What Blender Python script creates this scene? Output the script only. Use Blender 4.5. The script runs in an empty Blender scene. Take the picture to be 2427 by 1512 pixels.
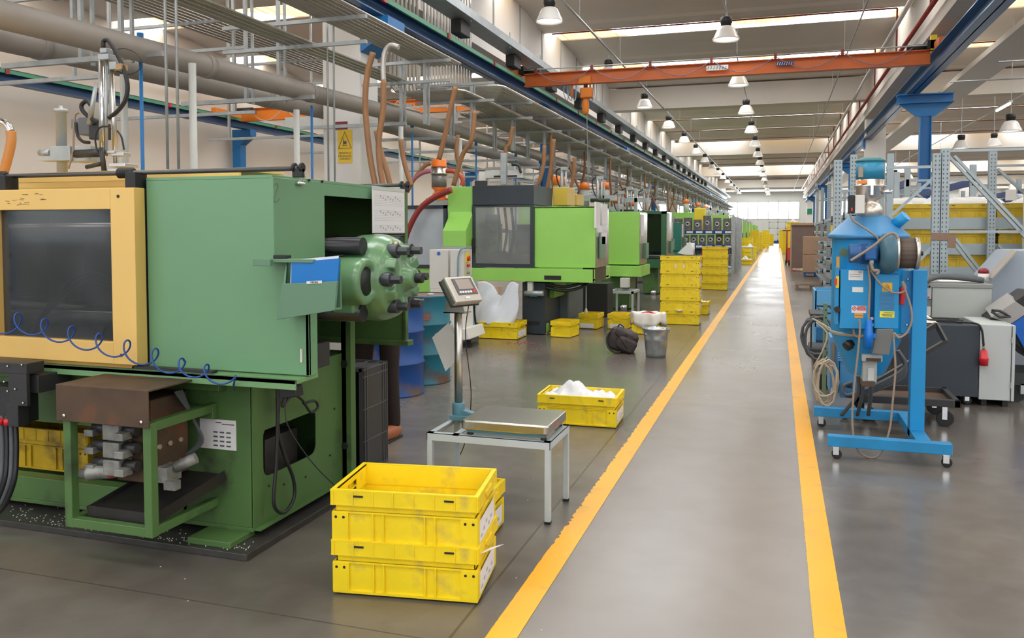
import bpy, bmesh, math, random
from mathutils import Vector, Matrix, Euler
random.seed(7)
PI = math.pi
V = Vector
scene = bpy.context.scene
col = scene.collection

# ------------------------------------------------------------------ camera, world, exposure
F_PX = 1950.0; HOR = 546.0; TILT = math.radians(2.5); CAMZ = 1.5
PPY = HOR + F_PX * math.tan(TILT); YAW = math.atan(630.0 / F_PX * math.cos(TILT))
cam_d = bpy.data.cameras.new('camera'); cam = bpy.data.objects.new('camera', cam_d); col.objects.link(cam)
cam.location = (0, 0, CAMZ); cam.rotation_euler = (PI / 2 - TILT, 0, YAW)
cam_d.sensor_width = 36.0; cam_d.lens = F_PX / 2427.0 * 36.0
cam_d.shift_y = -(756.0 - PPY) / 2427.0; cam_d.clip_start = 0.05; cam_d.clip_end = 400
scene.camera = cam
scene.view_settings.view_transform = 'Standard'; scene.view_settings.look = 'None'
scene.view_settings.exposure = 0.0; scene.view_settings.gamma = 1.0; scene.view_settings.use_curve_mapping = False
scene.cycles.max_bounces = 6; scene.cycles.diffuse_bounces = 4; scene.cycles.glossy_bounces = 3
scene.cycles.transmission_bounces = 6; scene.cycles.transparent_max_bounces = 8
scene.cycles.use_denoising = True
scene.cycles.caustics_reflective = False; scene.cycles.caustics_refractive = False
world = bpy.data.worlds.new('sky'); scene.world = world; world.use_nodes = True
world.node_tree.nodes['Background'].inputs[0].default_value = (0.86, 0.93, 1.0, 1)
world.node_tree.nodes['Background'].inputs[1].default_value = 3.0
SKY_E = 9.0      # daylight panels in the roof
WIN_E = 16.0      # bright windows
LAMP_E = 14.0    # discharge lamps

# rays of the survey: a picture measure turned into a place on a known plane
_fw = V((-math.sin(YAW) * math.cos(TILT), math.cos(YAW) * math.cos(TILT), -math.sin(TILT)))
_rt = V((math.cos(YAW), math.sin(YAW), 0)); _up = _rt.cross(_fw)
def _ray(x, y): return _fw + _rt * ((x - 1213.5) / F_PX) + _up * ((PPY - y) / F_PX)
def atZ(x, y, z=0.0): d = _ray(x, y); return V((0, 0, CAMZ)) + d * ((z - CAMZ) / d.z)
def atY(x, y, Y): d = _ray(x, y); return V((0, 0, CAMZ)) + d * (Y / d.y)
def atX(x, y, X): d = _ray(x, y); return V((0, 0, CAMZ)) + d * (X / d.x)

# ------------------------------------------------------------------ materials
MATS = {}
def mat(name, c, rough=0.5, metal=0.0, var=0.0, vscale=3.0, bump=0.0, bscale=60.0, dirt=None, dirt_amt=0.0, dscale=4.0,
        emit=None, es=0.0, alpha=1.0, trans=0.0, coat=0.0, stretch=None, rvar=0.0, spec=0.5):
    if name in MATS: return MATS[name]
    m = bpy.data.materials.new(name); m.use_nodes = True; nt = m.node_tree; N = nt.nodes; L = nt.links
    b = N['Principled BSDF']
    b.inputs['Base Color'].default_value = (*c, 1); b.inputs['Roughness'].default_value = rough
    b.inputs['Metallic'].default_value = metal; b.inputs['Specular IOR Level'].default_value = spec
    if coat: b.inputs['Coat Weight'].default_value = coat; b.inputs['Coat Roughness'].default_value = 0.15
    if trans: b.inputs['Transmission Weight'].default_value = trans
    if alpha < 1: b.inputs['Alpha'].default_value = alpha
    if emit: b.inputs['Emission Color'].default_value = (*emit, 1); b.inputs['Emission Strength'].default_value = es
    tc = N.new('ShaderNodeTexCoord'); vec = tc.outputs['Object']
    if stretch:
        mp = N.new('ShaderNodeMapping'); mp.inputs['Scale'].default_value = stretch; L.new(vec, mp.inputs[0]); vec = mp.outputs[0]
    def noise(sc, det=4, w=0.0):
        n = N.new('ShaderNodeTexNoise'); n.inputs['Scale'].default_value = sc; n.inputs['Detail'].default_value = det
        L.new(vec, n.inputs['Vector']); return n
    cur = None
    if var:
        n = noise(vscale); r = N.new('ShaderNodeValToRGB')
        r.color_ramp.elements[0].position = 0.3; r.color_ramp.elements[1].position = 0.7
        r.color_ramp.elements[0].color = (*[max(0, x * (1 - var)) for x in c], 1)
        r.color_ramp.elements[1].color = (*[min(1, x * (1 + var)) for x in c], 1)
        L.new(n.outputs[0], r.inputs[0]); cur = r.outputs[0]
    if dirt:
        n = noise(dscale, 8); r = N.new('ShaderNodeValToRGB')
        lo = 0.62 - dirt_amt * 0.25
        r.color_ramp.elements[0].position = lo; r.color_ramp.elements[1].position = lo + 0.14
        mx = N.new('ShaderNodeMix'); mx.data_type = 'RGBA'
        L.new(n.outputs[0], r.inputs[0]); L.new(r.outputs[0], mx.inputs[0])
        if cur: L.new(cur, mx.inputs[6])
        else: mx.inputs[6].default_value = (*c, 1)
        mx.inputs[7].default_value = (*dirt, 1); cur = mx.outputs[2]
    if cur: L.new(cur, b.inputs['Base Color'])
    if rvar:
        n = noise(vscale * 1.7); mr = N.new('ShaderNodeMapRange')
        mr.inputs[3].default_value = max(0.02, rough - rvar); mr.inputs[4].default_value = min(1, rough + rvar)
        L.new(n.outputs[0], mr.inputs[0]); L.new(mr.outputs[0], b.inputs['Roughness'])
    if bump:
        n = noise(bscale, 3); bp = N.new('ShaderNodeBump'); bp.inputs['Strength'].default_value = bump; bp.inputs['Distance'].default_value = 0.01
        L.new(n.outputs[0], bp.inputs['Height']); L.new(bp.outputs[0], b.inputs['Normal'])
    MATS[name] = m; return m

def glow(name, c, e):
    if name in MATS: return MATS[name]
    m = bpy.data.materials.new(name); m.use_nodes = True; nt = m.node_tree; nt.nodes.clear()
    em = nt.nodes.new('ShaderNodeEmission'); em.inputs[0].default_value = (*c, 1); em.inputs[1].default_value = e
    o = nt.nodes.new('ShaderNodeOutputMaterial'); nt.links.new(em.outputs[0], o.inputs[0]); MATS[name] = m; return m

# ------------------------------------------------------------------ mesh builder
class MB:
    def __init__(s): s.bm = bmesh.new()
    def face(s, pts):
        vs = [s.bm.verts.new(p) for p in pts]
        return s.bm.faces.new(vs)
    def hexa(s, p):
        v = [s.bm.verts.new(q) for q in p]
        for f in ((0, 3, 2, 1), (4, 5, 6, 7), (0, 1, 5, 4), (1, 2, 6, 5), (2, 3, 7, 6), (3, 0, 4, 7)): s.bm.faces.new([v[i] for i in f])
        return s
    def box(s, x0, x1, y0, y1, z0, z1):
        if x0 > x1: x0, x1 = x1, x0
        if y0 > y1: y0, y1 = y1, y0
        if z0 > z1: z0, z1 = z1, z0
        return s.hexa([V(q) for q in ((x0, y0, z0), (x1, y0, z0), (x1, y1, z0), (x0, y1, z0), (x0, y0, z1), (x1, y0, z1), (x1, y1, z1), (x0, y1, z1))])
    def cbox(s, c, d, rot=None):
        c = V(c); M = rot if rot is not None else Matrix.Identity(3)
        if not isinstance(M, Matrix): M = Euler(M).to_matrix()
        h = [k / 2 for k in d]
        return s.hexa([c + M @ V((sx * h[0], sy * h[1], sz * h[2])) for sx, sy, sz in ((-1, -1, -1), (1, -1, -1), (1, 1, -1), (-1, 1, -1), (-1, -1, 1), (1, -1, 1), (1, 1, 1), (-1, 1, 1))])
    def bar(s, a, b, w, h=None, up=(0, 0, 1)):      # rectangular bar from a to b
        a = V(a); b = V(b); h = h or w; d = (b - a); n = d.normalized(); u = V(up)
        if abs(n.dot(u)) > 0.98: u = V((0, 1, 0))
        x = n.cross(u).normalized() * (w / 2); y = x.cross(n).normalized() * (h / 2)
        return s.hexa([a - x - y, a + x - y, b + x - y, b - x - y, a - x + y, a + x + y, b + x + y, b - x + y])
    def tube(s, pts, r, n=8, closed=False, cap=True):
        pts = [V(p) for p in pts]; k = len(pts); rr = r if isinstance(r, (list, tuple)) else [r] * k
        rings = []; prev = None
        for i, p in enumerate(pts):
            if closed: t = (pts[(i + 1) % k] - pts[i - 1])
            else: t = (pts[min(i + 1, k - 1)] - pts[max(i - 1, 0)])
            t = t.normalized() if t.length > 1e-9 else V((0, 0, 1))
            if prev is None:
                u = V((0, 0, 1)) if abs(t.z) < 0.9 else V((1, 0, 0)); x = t.cross(u).normalized()
            else:
                x = (prev - t * prev.dot(t)); x = x.normalized() if x.length > 1e-6 else t.orthogonal().normalized()
            prev = x; y = t.cross(x)
            rings.append([s.bm.verts.new(p + (x * math.cos(2 * PI * j / n) + y * math.sin(2 * PI * j / n)) * rr[i]) for j in range(n)])
        m = k if closed else k - 1
        for i in range(m):
            A = rings[i]; B = rings[(i + 1) % k]
            for j in range(n):
                f = s.bm.faces.new((A[j], A[(j + 1) % n], B[(j + 1) % n], B[j])); f.smooth = n > 6
        if cap and not closed:
            s.bm.faces.new(rings[0][::-1]); s.bm.faces.new(rings[-1])
        return s
    def cyl(s, a, b, r, r2=None, n=16): return s.tube([a, b], [r, r if r2 is None else r2], n)
    def lathe(s, prof, c=(0, 0, 0), axis='Z', n=24, cap=True):   # prof: (r, h)
        c = V(c); ax = {'X': V((1, 0, 0)), 'Y': V((0, 1, 0)), 'Z': V((0, 0, 1))}[axis] if isinstance(axis, str) else V(axis).normalized()
        u = ax.orthogonal().normalized() if not isinstance(axis, str) or axis != 'Z' else V((1, 0, 0)); w = ax.cross(u)
        R = [[s.bm.verts.new(c + ax * h + (u * math.cos(2 * PI * j / n) + w * math.sin(2 * PI * j / n)) * max(r, 1e-4)) for j in range(n)] for r, h in prof]
        for A, B in zip(R, R[1:]):
            for j in range(n):
                f = s.bm.faces.new((A[j], A[(j + 1) % n], B[(j + 1) % n], B[j])); f.smooth = True
        if cap:
            s.bm.faces.new(R[0][::-1]); s.bm.faces.new(R[-1])
        return s
    def prism(s, poly, axis, a, b):                  # poly 2D in the other two axes, order (x,y,z) minus axis
        def P(p, h):
            if axis == 'X': return V((h, p[0], p[1]))
            if axis == 'Y': return V((p[0], h, p[1]))
            return V((p[0], p[1], h))
        A = [s.bm.verts.new(P(p, a)) for p in poly]; B = [s.bm.verts.new(P(p, b)) for p in poly]; n = len(poly)
        s.bm.faces.new(A); s.bm.faces.new(B[::-1])
        for i in range(n): s.bm.faces.new((A[i], B[i], B[(i + 1) % n], A[(i + 1) % n]))
        return s
    def plate(s, c, ux, uy, w, h, t=0.001):          # thin plate centred at c, spanned by ux, uy
        c = V(c); ux = V(ux).normalized(); uy = V(uy).normalized(); nz = ux.cross(uy).normalized() * (t / 2); ux = ux * w / 2; uy = uy * h / 2
        return s.hexa([c - ux - uy - nz, c + ux - uy - nz, c + ux + uy - nz, c - ux + uy - nz, c - ux - uy + nz, c + ux - uy + nz, c + ux + uy + nz, c - ux + uy + nz])
    def grid(s, fn, nu, nv, closed_u=False):         # fn(u,v)->point
        G = [[s.bm.verts.new(fn(i / nu, j / nv)) for j in range(nv + 1)] for i in range(nu + (0 if closed_u else 1))]
        for i in range(nu):
            for j in range(nv):
                a = G[i]; b = G[(i + 1) % len(G)]
                f = s.bm.faces.new((a[j], b[j], b[j + 1], a[j + 1])); f.smooth = True
        return s
    def build(s, name, m, parent=None, bevel=0.0, seg=2, smooth=False, sub=0, solid=0.0):
        bm = s.bm; bmesh.ops.recalc_face_normals(bm, faces=bm.faces[:])
        me = bpy.data.meshes.new(name); o = bpy.data.objects.new(name, me); col.objects.link(o)
        if parent is not None:
            W = W_OF(parent).inverted(); bmesh.ops.transform(bm, matrix=W, verts=bm.verts[:]); o.parent = parent
        else:
            xs = [v.co for v in bm.verts]
            c = V(((min(p.x for p in xs) + max(p.x for p in xs)) / 2, (min(p.y for p in xs) + max(p.y for p in xs)) / 2, min(p.z for p in xs)))
            bmesh.ops.translate(bm, vec=-c, verts=bm.verts[:]); o.location = c
        if smooth:
            for f in bm.faces: f.smooth = True
        bm.to_mesh(me); bm.free()
        for k in (m if isinstance(m, (list, tuple)) else [m]): me.materials.append(k)
        if solid:
            md = o.modifiers.new('s', 'SOLIDIFY'); md.thickness = solid; md.offset = 0
        if bevel:
            md = o.modifiers.new('b', 'BEVEL'); md.width = bevel; md.segments = seg; md.limit_method = 'ANGLE'; md.angle_limit = math.radians(40)
        if sub:
            md = o.modifiers.new('u', 'SUBSURF'); md.levels = sub; md.render_levels = sub
        return o
def W_OF(o):
    M = Matrix.LocRotScale(o.location, o.rotation_euler, o.scale)
    return (W_OF(o.parent) @ M) if o.parent else M
def tag(o, label=None, cat=None, group=None, kind=None):
    if label: o['label'] = label
    if cat: o['category'] = cat
    if group: o['group'] = group
    if kind: o['kind'] = kind
    return o
def thing(name, label, cat, loc=(0, 0, 0), rz=0.0, group=None):
    o = bpy.data.objects.new(name, None); col.objects.link(o); o.location = loc; o.rotation_euler = (0, 0, rz); o.empty_display_size = 0.1
    return tag(o, label, cat, group)
def lift(o):                                          # a prototype is built at the origin, then moved
    return o
KIDS = {}
def kids(o): return [c for c in col.objects if c.parent == o]
def dup(o, loc, rz=None, label=None, group=None, scale=None):
    ch = KIDS.get(o.name)
    if ch is None: ch = KIDS[o.name] = [(c, [(d, kids(d)) for d in kids(c)]) for c in kids(o)]
    r = o.copy(); col.objects.link(r); r.location = loc
    if rz is not None: r.rotation_euler = (0, 0, rz)
    if scale is not None: r.scale = scale if isinstance(scale, (tuple, list)) else (scale,) * 3
    if label: r['label'] = label
    if group: r['group'] = group
    for c, sub in ch:
        k = c.copy(); col.objects.link(k); k.parent = r
        for d, _ in sub:
            e = d.copy(); col.objects.link(e); e.parent = k
    return r
def text(s, size, m, parent, loc, rot, name='lettering', extrude=0.0006, align='CENTER'):
    c = bpy.data.curves.new(name, 'FONT'); c.body = s; c.size = size; c.extrude = extrude; c.align_x = align; c.align_y = 'CENTER'; c.resolution_u = 2
    o = bpy.data.objects.new(name, c); col.objects.link(o); dg = bpy.context.evaluated_depsgraph_get()
    me = bpy.data.meshes.new_from_object(o.evaluated_get(dg)); bpy.data.objects.remove(o); bpy.data.curves.remove(c)
    o = bpy.data.objects.new(name, me); col.objects.link(o); me.materials.clear(); me.materials.append(m)
    M = Matrix.Translation(V(loc)) @ (rot.to_4x4() if isinstance(rot, Matrix) else Euler(rot).to_matrix().to_4x4())
    if parent: M = W_OF(parent).inverted() @ M; o.parent = parent
    me.transform(M)
    return o
def arc(c, r, a0, a1, n, plane='XZ'):
    out = []
    for i in range(n + 1):
        a = a0 + (a1 - a0) * i / n; p, q = r * math.cos(a), r * math.sin(a); c = V(c)
        out.append(c + (V((p, 0, q)) if plane == 'XZ' else V((0, p, q)) if plane == 'YZ' else V((p, q, 0))))
    return out
def spline(pts, n=8):                                 # smooth curve through points
    P = [V(p) for p in pts]; P = [P[0] * 2 - P[1]] + P + [P[-1] * 2 - P[-2]]; out = []
    for i in range(1, len(P) - 2):
        for k in range(n):
            t = k / n; a, b, c, d = P[i - 1:i + 3]
            out.append(0.5 * ((2 * b) + (c - a) * t + (2 * a - 5 * b + 4 * c - d) * t * t + (3 * b - a - 3 * c + d) * t ** 3))
    return out + [P[-2]]

YELLOW = mat('crate_yellow', (0.88, 0.66, 0.012), 0.42, var=0.06, vscale=6, dirt=(0.62, 0.47, 0.07), dirt_amt=0.12, dscale=7)
LINEY = mat('line_paint', (0.86, 0.41, 0.010), 0.35, var=0.05, vscale=1.2, dirt=(0.55, 0.33, 0.05), dirt_amt=0.1, dscale=6)
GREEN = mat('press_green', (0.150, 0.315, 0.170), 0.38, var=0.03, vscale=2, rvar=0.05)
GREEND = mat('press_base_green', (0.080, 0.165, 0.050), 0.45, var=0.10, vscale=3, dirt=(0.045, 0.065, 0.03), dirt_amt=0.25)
CASTG = mat('casting_green', (0.13, 0.27, 0.13), 0.28, var=0.04, coat=0.4)
CREAMY = mat('door_yellow', (0.80, 0.52, 0.16), 0.42, var=0.03, vscale=2.0)
LIME = mat('lime_green', (0.31, 0.64, 0.12), 0.4, var=0.03)
ANTH = mat('anthracite', (0.028, 0.038, 0.05), 0.45, var=0.1)
BLACK = mat('black_rubber', (0.012, 0.012, 0.013), 0.5)
DARK = mat('dark_steel', (0.03, 0.03, 0.032), 0.45, var=0.15)
RUST = mat('rusty_steel', (0.10, 0.062, 0.04), 0.55, metal=0.3, var=0.25, vscale=5, dirt=(0.20, 0.075, 0.03), dirt_amt=0.25, dscale=5)
OILY = mat('oily_steel', (0.07, 0.066, 0.062), 0.4, metal=0.4, var=0.25, vscale=8)
CHROME = mat('chrome', (0.75, 0.75, 0.76), 0.16, metal=1.0)
STEEL = mat('brushed_steel', (0.56, 0.54, 0.51), 0.3, metal=1.0, var=0.12, vscale=5)
GALV = mat('galvanised', (0.42, 0.45, 0.46), 0.42, metal=0.6, var=0.12, vscale=8)
GREYP = mat('grey_paint', (0.50, 0.54, 0.54), 0.45, var=0.05)
PIPEG = mat('duct_grey', (0.36, 0.33, 0.30), 0.5, var=0.06, metal=0.2)
COLM = mat('column_concrete', (0.74, 0.72, 0.69), 0.8, var=0.03, vscale=1.0)
BARM = mat('dark_bar_steel', (0.10, 0.10, 0.10), 0.35, metal=0.8)
CONC = mat('concrete', (0.60, 0.555, 0.50), 0.85, var=0.04, vscale=1.5, bump=0.05)
CONCW = mat('concrete_white', (0.80, 0.775, 0.74), 0.8, var=0.03, vscale=1.0)
WALLC = mat('wall_cream', (0.90, 0.81, 0.71), 0.8, var=0.025, vscale=0.5)
BLUES = mat('rail_blue', (0.008, 0.085, 0.24), 0.4, var=0.08, coat=0.2)
BLUEP = mat('post_blue', (0.01, 0.17, 0.46), 0.4, var=0.05)
RAILG = mat('rail_green', (0.07, 0.30, 0.15), 0.35)
ORANGE = mat('crane_orange', (0.66, 0.155, 0.03), 0.42, var=0.06)
ORANGEB = mat('hoist_orange', (0.85, 0.24, 0.02), 0.42)
REDP = mat('sprinkler_red', (0.27, 0.035, 0.03), 0.5, var=0.1)
HOPB = mat('hopper_blue', (0.01, 0.28, 0.62), 0.4, var=0.04, vscale=4)
HOPL = mat('hopper_light_blue', (0.06, 0.25, 0.50), 0.42, var=0.06)
MOTB = mat('motor_blue', (0.012, 0.09, 0.28), 0.4)
TEALD = mat('drum_teal', (0.012, 0.15, 0.21), 0.42, var=0.15, dirt=(0.11, 0.055, 0.035), dirt_amt=0.35, dscale=5)
BLUED = mat('drum_blue', (0.008, 0.065, 0.26), 0.42, var=0.15, dirt=(0.12, 0.08, 0.06), dirt_amt=0.25, dscale=5)
HOSEB = mat('hose_brown', (0.33, 0.16, 0.07), 0.45, var=0.15, bump=0.3)
HOSEO = mat('hose_orange', (0.55, 0.24, 0.07), 0.4, var=0.1)
HOSER = mat('hose_red', (0.28, 0.03, 0.025), 0.4, var=0.1)
HOSEG = mat('hose_grey', (0.09, 0.10, 0.11), 0.5, var=0.1)
CABLE = mat('cable_taupe', (0.30, 0.235, 0.18), 0.55)
CABLEB = mat('cable_black', (0.015, 0.016, 0.018), 0.45)
CABLEC = mat('cable_cream', (0.50, 0.42, 0.31), 0.6)
WHITE = mat('white_paint', (0.74, 0.73, 0.70), 0.45, var=0.03)
PAPER = mat('paper', (0.78, 0.77, 0.78), 0.7, var=0.02)
INK = mat('ink', (0.10, 0.10, 0.12), 0.7)
INKG = mat('ink_grey', (0.42, 0.42, 0.44), 0.7)
BAG = mat('plastic_bag', (0.78, 0.79, 0.82), 0.3, var=0.03, alpha=0.93, bump=0.4, bscale=14)
RED = mat('red_plastic', (0.62, 0.02, 0.03), 0.35)
CARD = mat('cardboard', (0.46, 0.30, 0.20), 0.8, var=0.06)
CARDD = mat('cardboard_dark', (0.20, 0.145, 0.12), 0.8, var=0.06)
WOOD = mat('pallet_wood', (0.28, 0.20, 0.13), 0.75, var=0.25, vscale=10, stretch=(1, 6, 6))
MOLD = mat('mould_steel', (0.16, 0.15, 0.14), 0.45, metal=0.6, var=0.3, vscale=14)
SHELFB = mat('shelf_blue', (0.01, 0.055, 0.26), 0.4)
GLASSD = mat('guard_glass', (0.36, 0.38, 0.38), 0.06, alpha=0.34, spec=0.6, var=0.15, vscale=5)
GLASSS = mat('smoked_guard_glass', (0.05, 0.058, 0.065), 0.08, alpha=0.62, var=0.3, vscale=5)
GLASSF = mat('frosted_guard', (0.50, 0.55, 0.60), 0.25, alpha=0.86, var=0.1, vscale=3)
LIGHTW = mat('translucent_reflector', (0.74, 0.72, 0.69), 0.25, var=0.05)
ORG = mat('loader_orange', (0.88, 0.20, 0.02), 0.38)
CREAMW = mat('cabinet_cream', (0.70, 0.68, 0.64), 0.42, var=0.03)
GREYC = mat('chiller_grey', (0.42, 0.45, 0.42), 0.5, var=0.03)
LAVG = mat('sheet_bluegrey', (0.36, 0.42, 0.50), 0.5, var=0.03)
YTAPE = mat('label_yellow', (0.85, 0.68, 0.03), 0.5)
SKIN = mat('skin', (0.55, 0.34, 0.25), 0.55)
# ================================================================== the hall
XL, XR, YB, YE = -17.4, 26.0, -7.0, 112.0
COLY = [12.0 + 21.3 * i for i in range(-1, 5)]
def struct(mb, name, m, **k): return tag(mb.build(name, m, **k), kind='structure')

def floor_mat():
    m = bpy.data.materials.new('polished_concrete_floor'); m.use_nodes = True; nt = m.node_tree; N = nt.nodes; L = nt.links
    b = N['Principled BSDF']; tc = N.new('ShaderNodeTexCoord'); P = tc.outputs['Object']
    def noise(sc, det, dist=0.0):
        n = N.new('ShaderNodeTexNoise'); n.inputs['Scale'].default_value = sc; n.inputs['Detail'].default_value = det; n.inputs['Distortion'].default_value = dist
        L.new(P, n.inputs['Vector']); return n.outputs[0]
    r = N.new('ShaderNodeValToRGB'); e = r.color_ramp.elements
    e[0].position = 0.28; e[0].color = (0.102, 0.090, 0.078, 1); e[1].position = 0.74; e[1].color = (0.205, 0.184, 0.164, 1)
    L.new(noise(0.5, 7, 0.1), r.inputs[0])
    r2 = N.new('ShaderNodeValToRGB'); r2.color_ramp.elements[0].position = 0.35; r2.color_ramp.elements[0].color = (0.82, 0.80, 0.78, 1)
    r2.color_ramp.elements[1].position = 0.62; r2.color_ramp.elements[1].color = (1, 1, 1, 1); L.new(noise(4.5, 8, 0.3), r2.inputs[0])
    mx = N.new('ShaderNodeMix'); mx.data_type = 'RGBA'; mx.blend_type = 'MULTIPLY'; mx.inputs[0].default_value = 0.8
    L.new(r.outputs[0], mx.inputs[6]); L.new(r2.outputs[0], mx.inputs[7])
    # sawn joints
    sx = N.new('ShaderNodeSeparateXYZ'); L.new(P, sx.inputs[0])
    def M(op, a, bb=None):
        n = N.new('ShaderNodeMath'); n.operation = op
        for i, q in enumerate((a, bb)):
            if q is None: continue
            if isinstance(q, (int, float)): n.inputs[i].default_value = q
            else: L.new(q, n.inputs[i])
        return n.outputs[0]
    def line(coord, off, pitch, w):
        return M('LESS_THAN', M('ABSOLUTE', M('SUBTRACT', M('MODULO', M('ADD', coord, 100 * pitch - off + pitch / 2), pitch), pitch / 2)), w)
    j = M('MAXIMUM', line(sx.outputs[1], 2.72, 4.45, 0.004), line(sx.outputs[0], -1.13, 5.1, 0.006))
    mj = N.new('ShaderNodeMix'); mj.data_type = 'RGBA'; L.new(j, mj.inputs[0]); L.new(mx.outputs[2], mj.inputs[6]); mj.inputs[7].default_value = (0.07, 0.062, 0.055, 1)
    # walkway strip between the lines is paler and cleaner
    wk = M('MULTIPLY', M('GREATER_THAN', sx.outputs[0], -0.9), M('LESS_THAN', sx.outputs[0], 0.2))
    mw = N.new('ShaderNodeMix'); mw.data_type = 'RGBA'; L.new(M('MULTIPLY', wk, 0.5), mw.inputs[0]); L.new(mj.outputs[2], mw.inputs[6]); mw.inputs[7].default_value = (0.31, 0.28, 0.252, 1)
    L.new(mw.outputs[2], b.inputs['Base Color'])
    mr = N.new('ShaderNodeMapRange'); mr.inputs[3].default_value = 0.12; mr.inputs[4].default_value = 0.34
    L.new(noise(0.9, 5, 0.3), mr.inputs[0]); L.new(mr.outputs[0], b.inputs['Roughness']); b.inputs['Specular IOR Level'].default_value = 0.55
    return m
fl = MB().box(XL, XR, YB, YE, -0.2, 0.0).build('floor', floor_mat()); tag(fl, kind='structure')
fl.data.transform(Matrix.Translation(fl.location)); fl.location = (0, 0, 0)

# walkway paint, chipped along one edge
def paint(name, xc, w, y0, y1, chip):
    mb = MB(); rnd = random.Random(5); ys = [y0 + 0.022 * i for i in range(500)] + [12.2 + 0.93 * i for i in range(101)]; z = 0.0022
    pl = []
    for y in ys:
        c = rnd.random() ** 4 * 0.016 if (chip and 3.4 < y < 8.5) else rnd.random() * 0.002
        pl.append((xc - w / 2 + c, xc + w / 2 - rnd.random() * 0.001, y))
    for a, b in zip(pl, pl[1:]):
        mb.face([V((a[0], a[2], z)), V((a[1], a[2], z)), V((b[1], b[2], z)), V((b[0], b[2], z))])
    bmesh.ops.remove_doubles(mb.bm, verts=mb.bm.verts[:], dist=1e-5)
    return struct(mb, name, LINEY)
paint('trim_1', -0.95, 0.115, 1.2, 105, True); paint('trim_2', 0.205, 0.118, 1.2, 105, False)

# walls
struct(MB().box(XL - 0.3, XL, YB, YE, 0, 9), 'wall_left', WALLC)
struct(MB().box(XR, XR + 0.3, YB, YE, 0, 9), 'wall_right', CONC)
BW = [(-15.5 + 3.0 * i, -12.9 + 3.0 * i) for i in range(9)]     # tall windows added to the unseen back wall to brighten camera-facing faces
mb = MB().box(XL, XR, YB - 0.3, YB, 0, 1.2).box(XL, XR, YB - 0.3, YB, 5.6, 9).box(XL, BW[0][0], YB - 0.3, YB, 1.2, 5.6).box(BW[-1][1], XR, YB - 0.3, YB, 1.2, 5.6)
for (a, b), (c, d) in zip(BW, BW[1:]): mb.box(b, c, YB - 0.3, YB, 1.2, 5.6)
struct(mb, 'wall_back', CONCW)
BWIN_ADDED = glow('added_back_window', (0.92, 0.96, 1.0), 2.6)
for i, (a, b) in enumerate(BW):
    f = tag(MB().box(a, b, YB - 0.2, YB - 0.1, 1.2, 1.28).box(a, b, YB - 0.2, YB - 0.1, 5.52, 5.6).box(a, a + 0.06, YB - 0.2, YB - 0.1, 1.2, 5.6).box(b - 0.06, b, YB - 0.2, YB - 0.1, 1.2, 5.6).build('window_%d' % (50 + i), GREYP), kind='structure')
    MB().box(a + 0.06, b - 0.06, YB - 0.18, YB - 0.15, 1.28, 5.52).build('pane', BWIN_ADDED, f)
WZ0, WZ1 = 2.95, 5.2
mb = MB().box(XL, XR, YE, YE + 0.3, 0, WZ0).box(XL, XR, YE, YE + 0.3, WZ1, 9)
for a, b in ((XL, -15.4), (-6.9, -6.3), (2.6, 4.0), (14.5, 16)): mb.box(a, b, YE, YE + 0.3, WZ0, WZ1)
struct(mb, 'wall_front', mat('wall_front_paint', (0.50, 0.52, 0.50), 0.8))
WINP = glow('bright_window', (0.90, 0.96, 1.0), WIN_E)
k = 0
for (a, b, n) in ((-15.4, -6.9, 6), (-6.3, 2.6, 7), (4.0, 14.5, 7), (16, 25, 6)):
    w = (b - a) / n
    for i in range(n):
        k += 1; x0 = a + i * w
        fr = MB(); t = 0.06
        fr.box(x0, x0 + w, YE - 0.05, YE + 0.05, WZ0, WZ0 + t).box(x0, x0 + w, YE - 0.05, YE + 0.05, WZ1 - t, WZ1).box(x0, x0 + t, YE - 0.05, YE + 0.05, WZ0, WZ1).box(x0 + w - t, x0 + w, YE - 0.05, YE + 0.05, WZ0, WZ1)
        f = tag(fr.build('window_%d' % k, GREYP), kind='structure')
        MB().box(x0 + t, x0 + w - t, YE, YE + 0.02, WZ0 + t, WZ1 - t).build('pane', WINP, f)
# dark transom beam over the far windows and its pale gutter
struct(MB().box(XL, XR, YE - 1.4, YE - 0.9, 7.2, 9), 'trim_3', mat('dark_beam', (0.20, 0.20, 0.19), 0.8))
struct(MB().box(XL, XR, YE - 0.9, YE - 0.5, 6.5, 6.75), 'trim_4', CONCW)

# roof: wing-shaped concrete roof beams with daylight strips between them
PITCH = 5.0; DZ = 7.3
sky = bpy.data.materials.new('daylight_panel'); sky.use_nodes = True; nt = sky.node_tree; nt.nodes.clear()
o_ = nt.nodes.new('ShaderNodeOutputMaterial'); em = nt.nodes.new('ShaderNodeEmission'); tc = nt.nodes.new('ShaderNodeTexCoord'); sp = nt.nodes.new('ShaderNodeSeparateXYZ')
nt.links.new(tc.outputs['Object'], sp.inputs[0])
cmb = nt.nodes.new('ShaderNodeCombineXYZ'); nt.links.new(sp.outputs[0], cmb.inputs[0])
nz = nt.nodes.new('ShaderNodeTexNoise'); nz.inputs['Scale'].default_value = 0.33; nz.inputs['Detail'].default_value = 0; nt.links.new(tc.outputs['Object'], nz.inputs['Vector'])
wv = nt.nodes.new('ShaderNodeTexNoise'); wv.inputs['Scale'].default_value = 9; wv.inputs['Detail'].default_value = 2; nt.links.new(cmb.outputs[0], wv.inputs['Vector'])
r1 = nt.nodes.new('ShaderNodeValToRGB'); r1.color_ramp.elements[0].position = 0.49; r1.color_ramp.elements[1].position = 0.52; nt.links.new(nz.outputs[0], r1.inputs[0])
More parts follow.
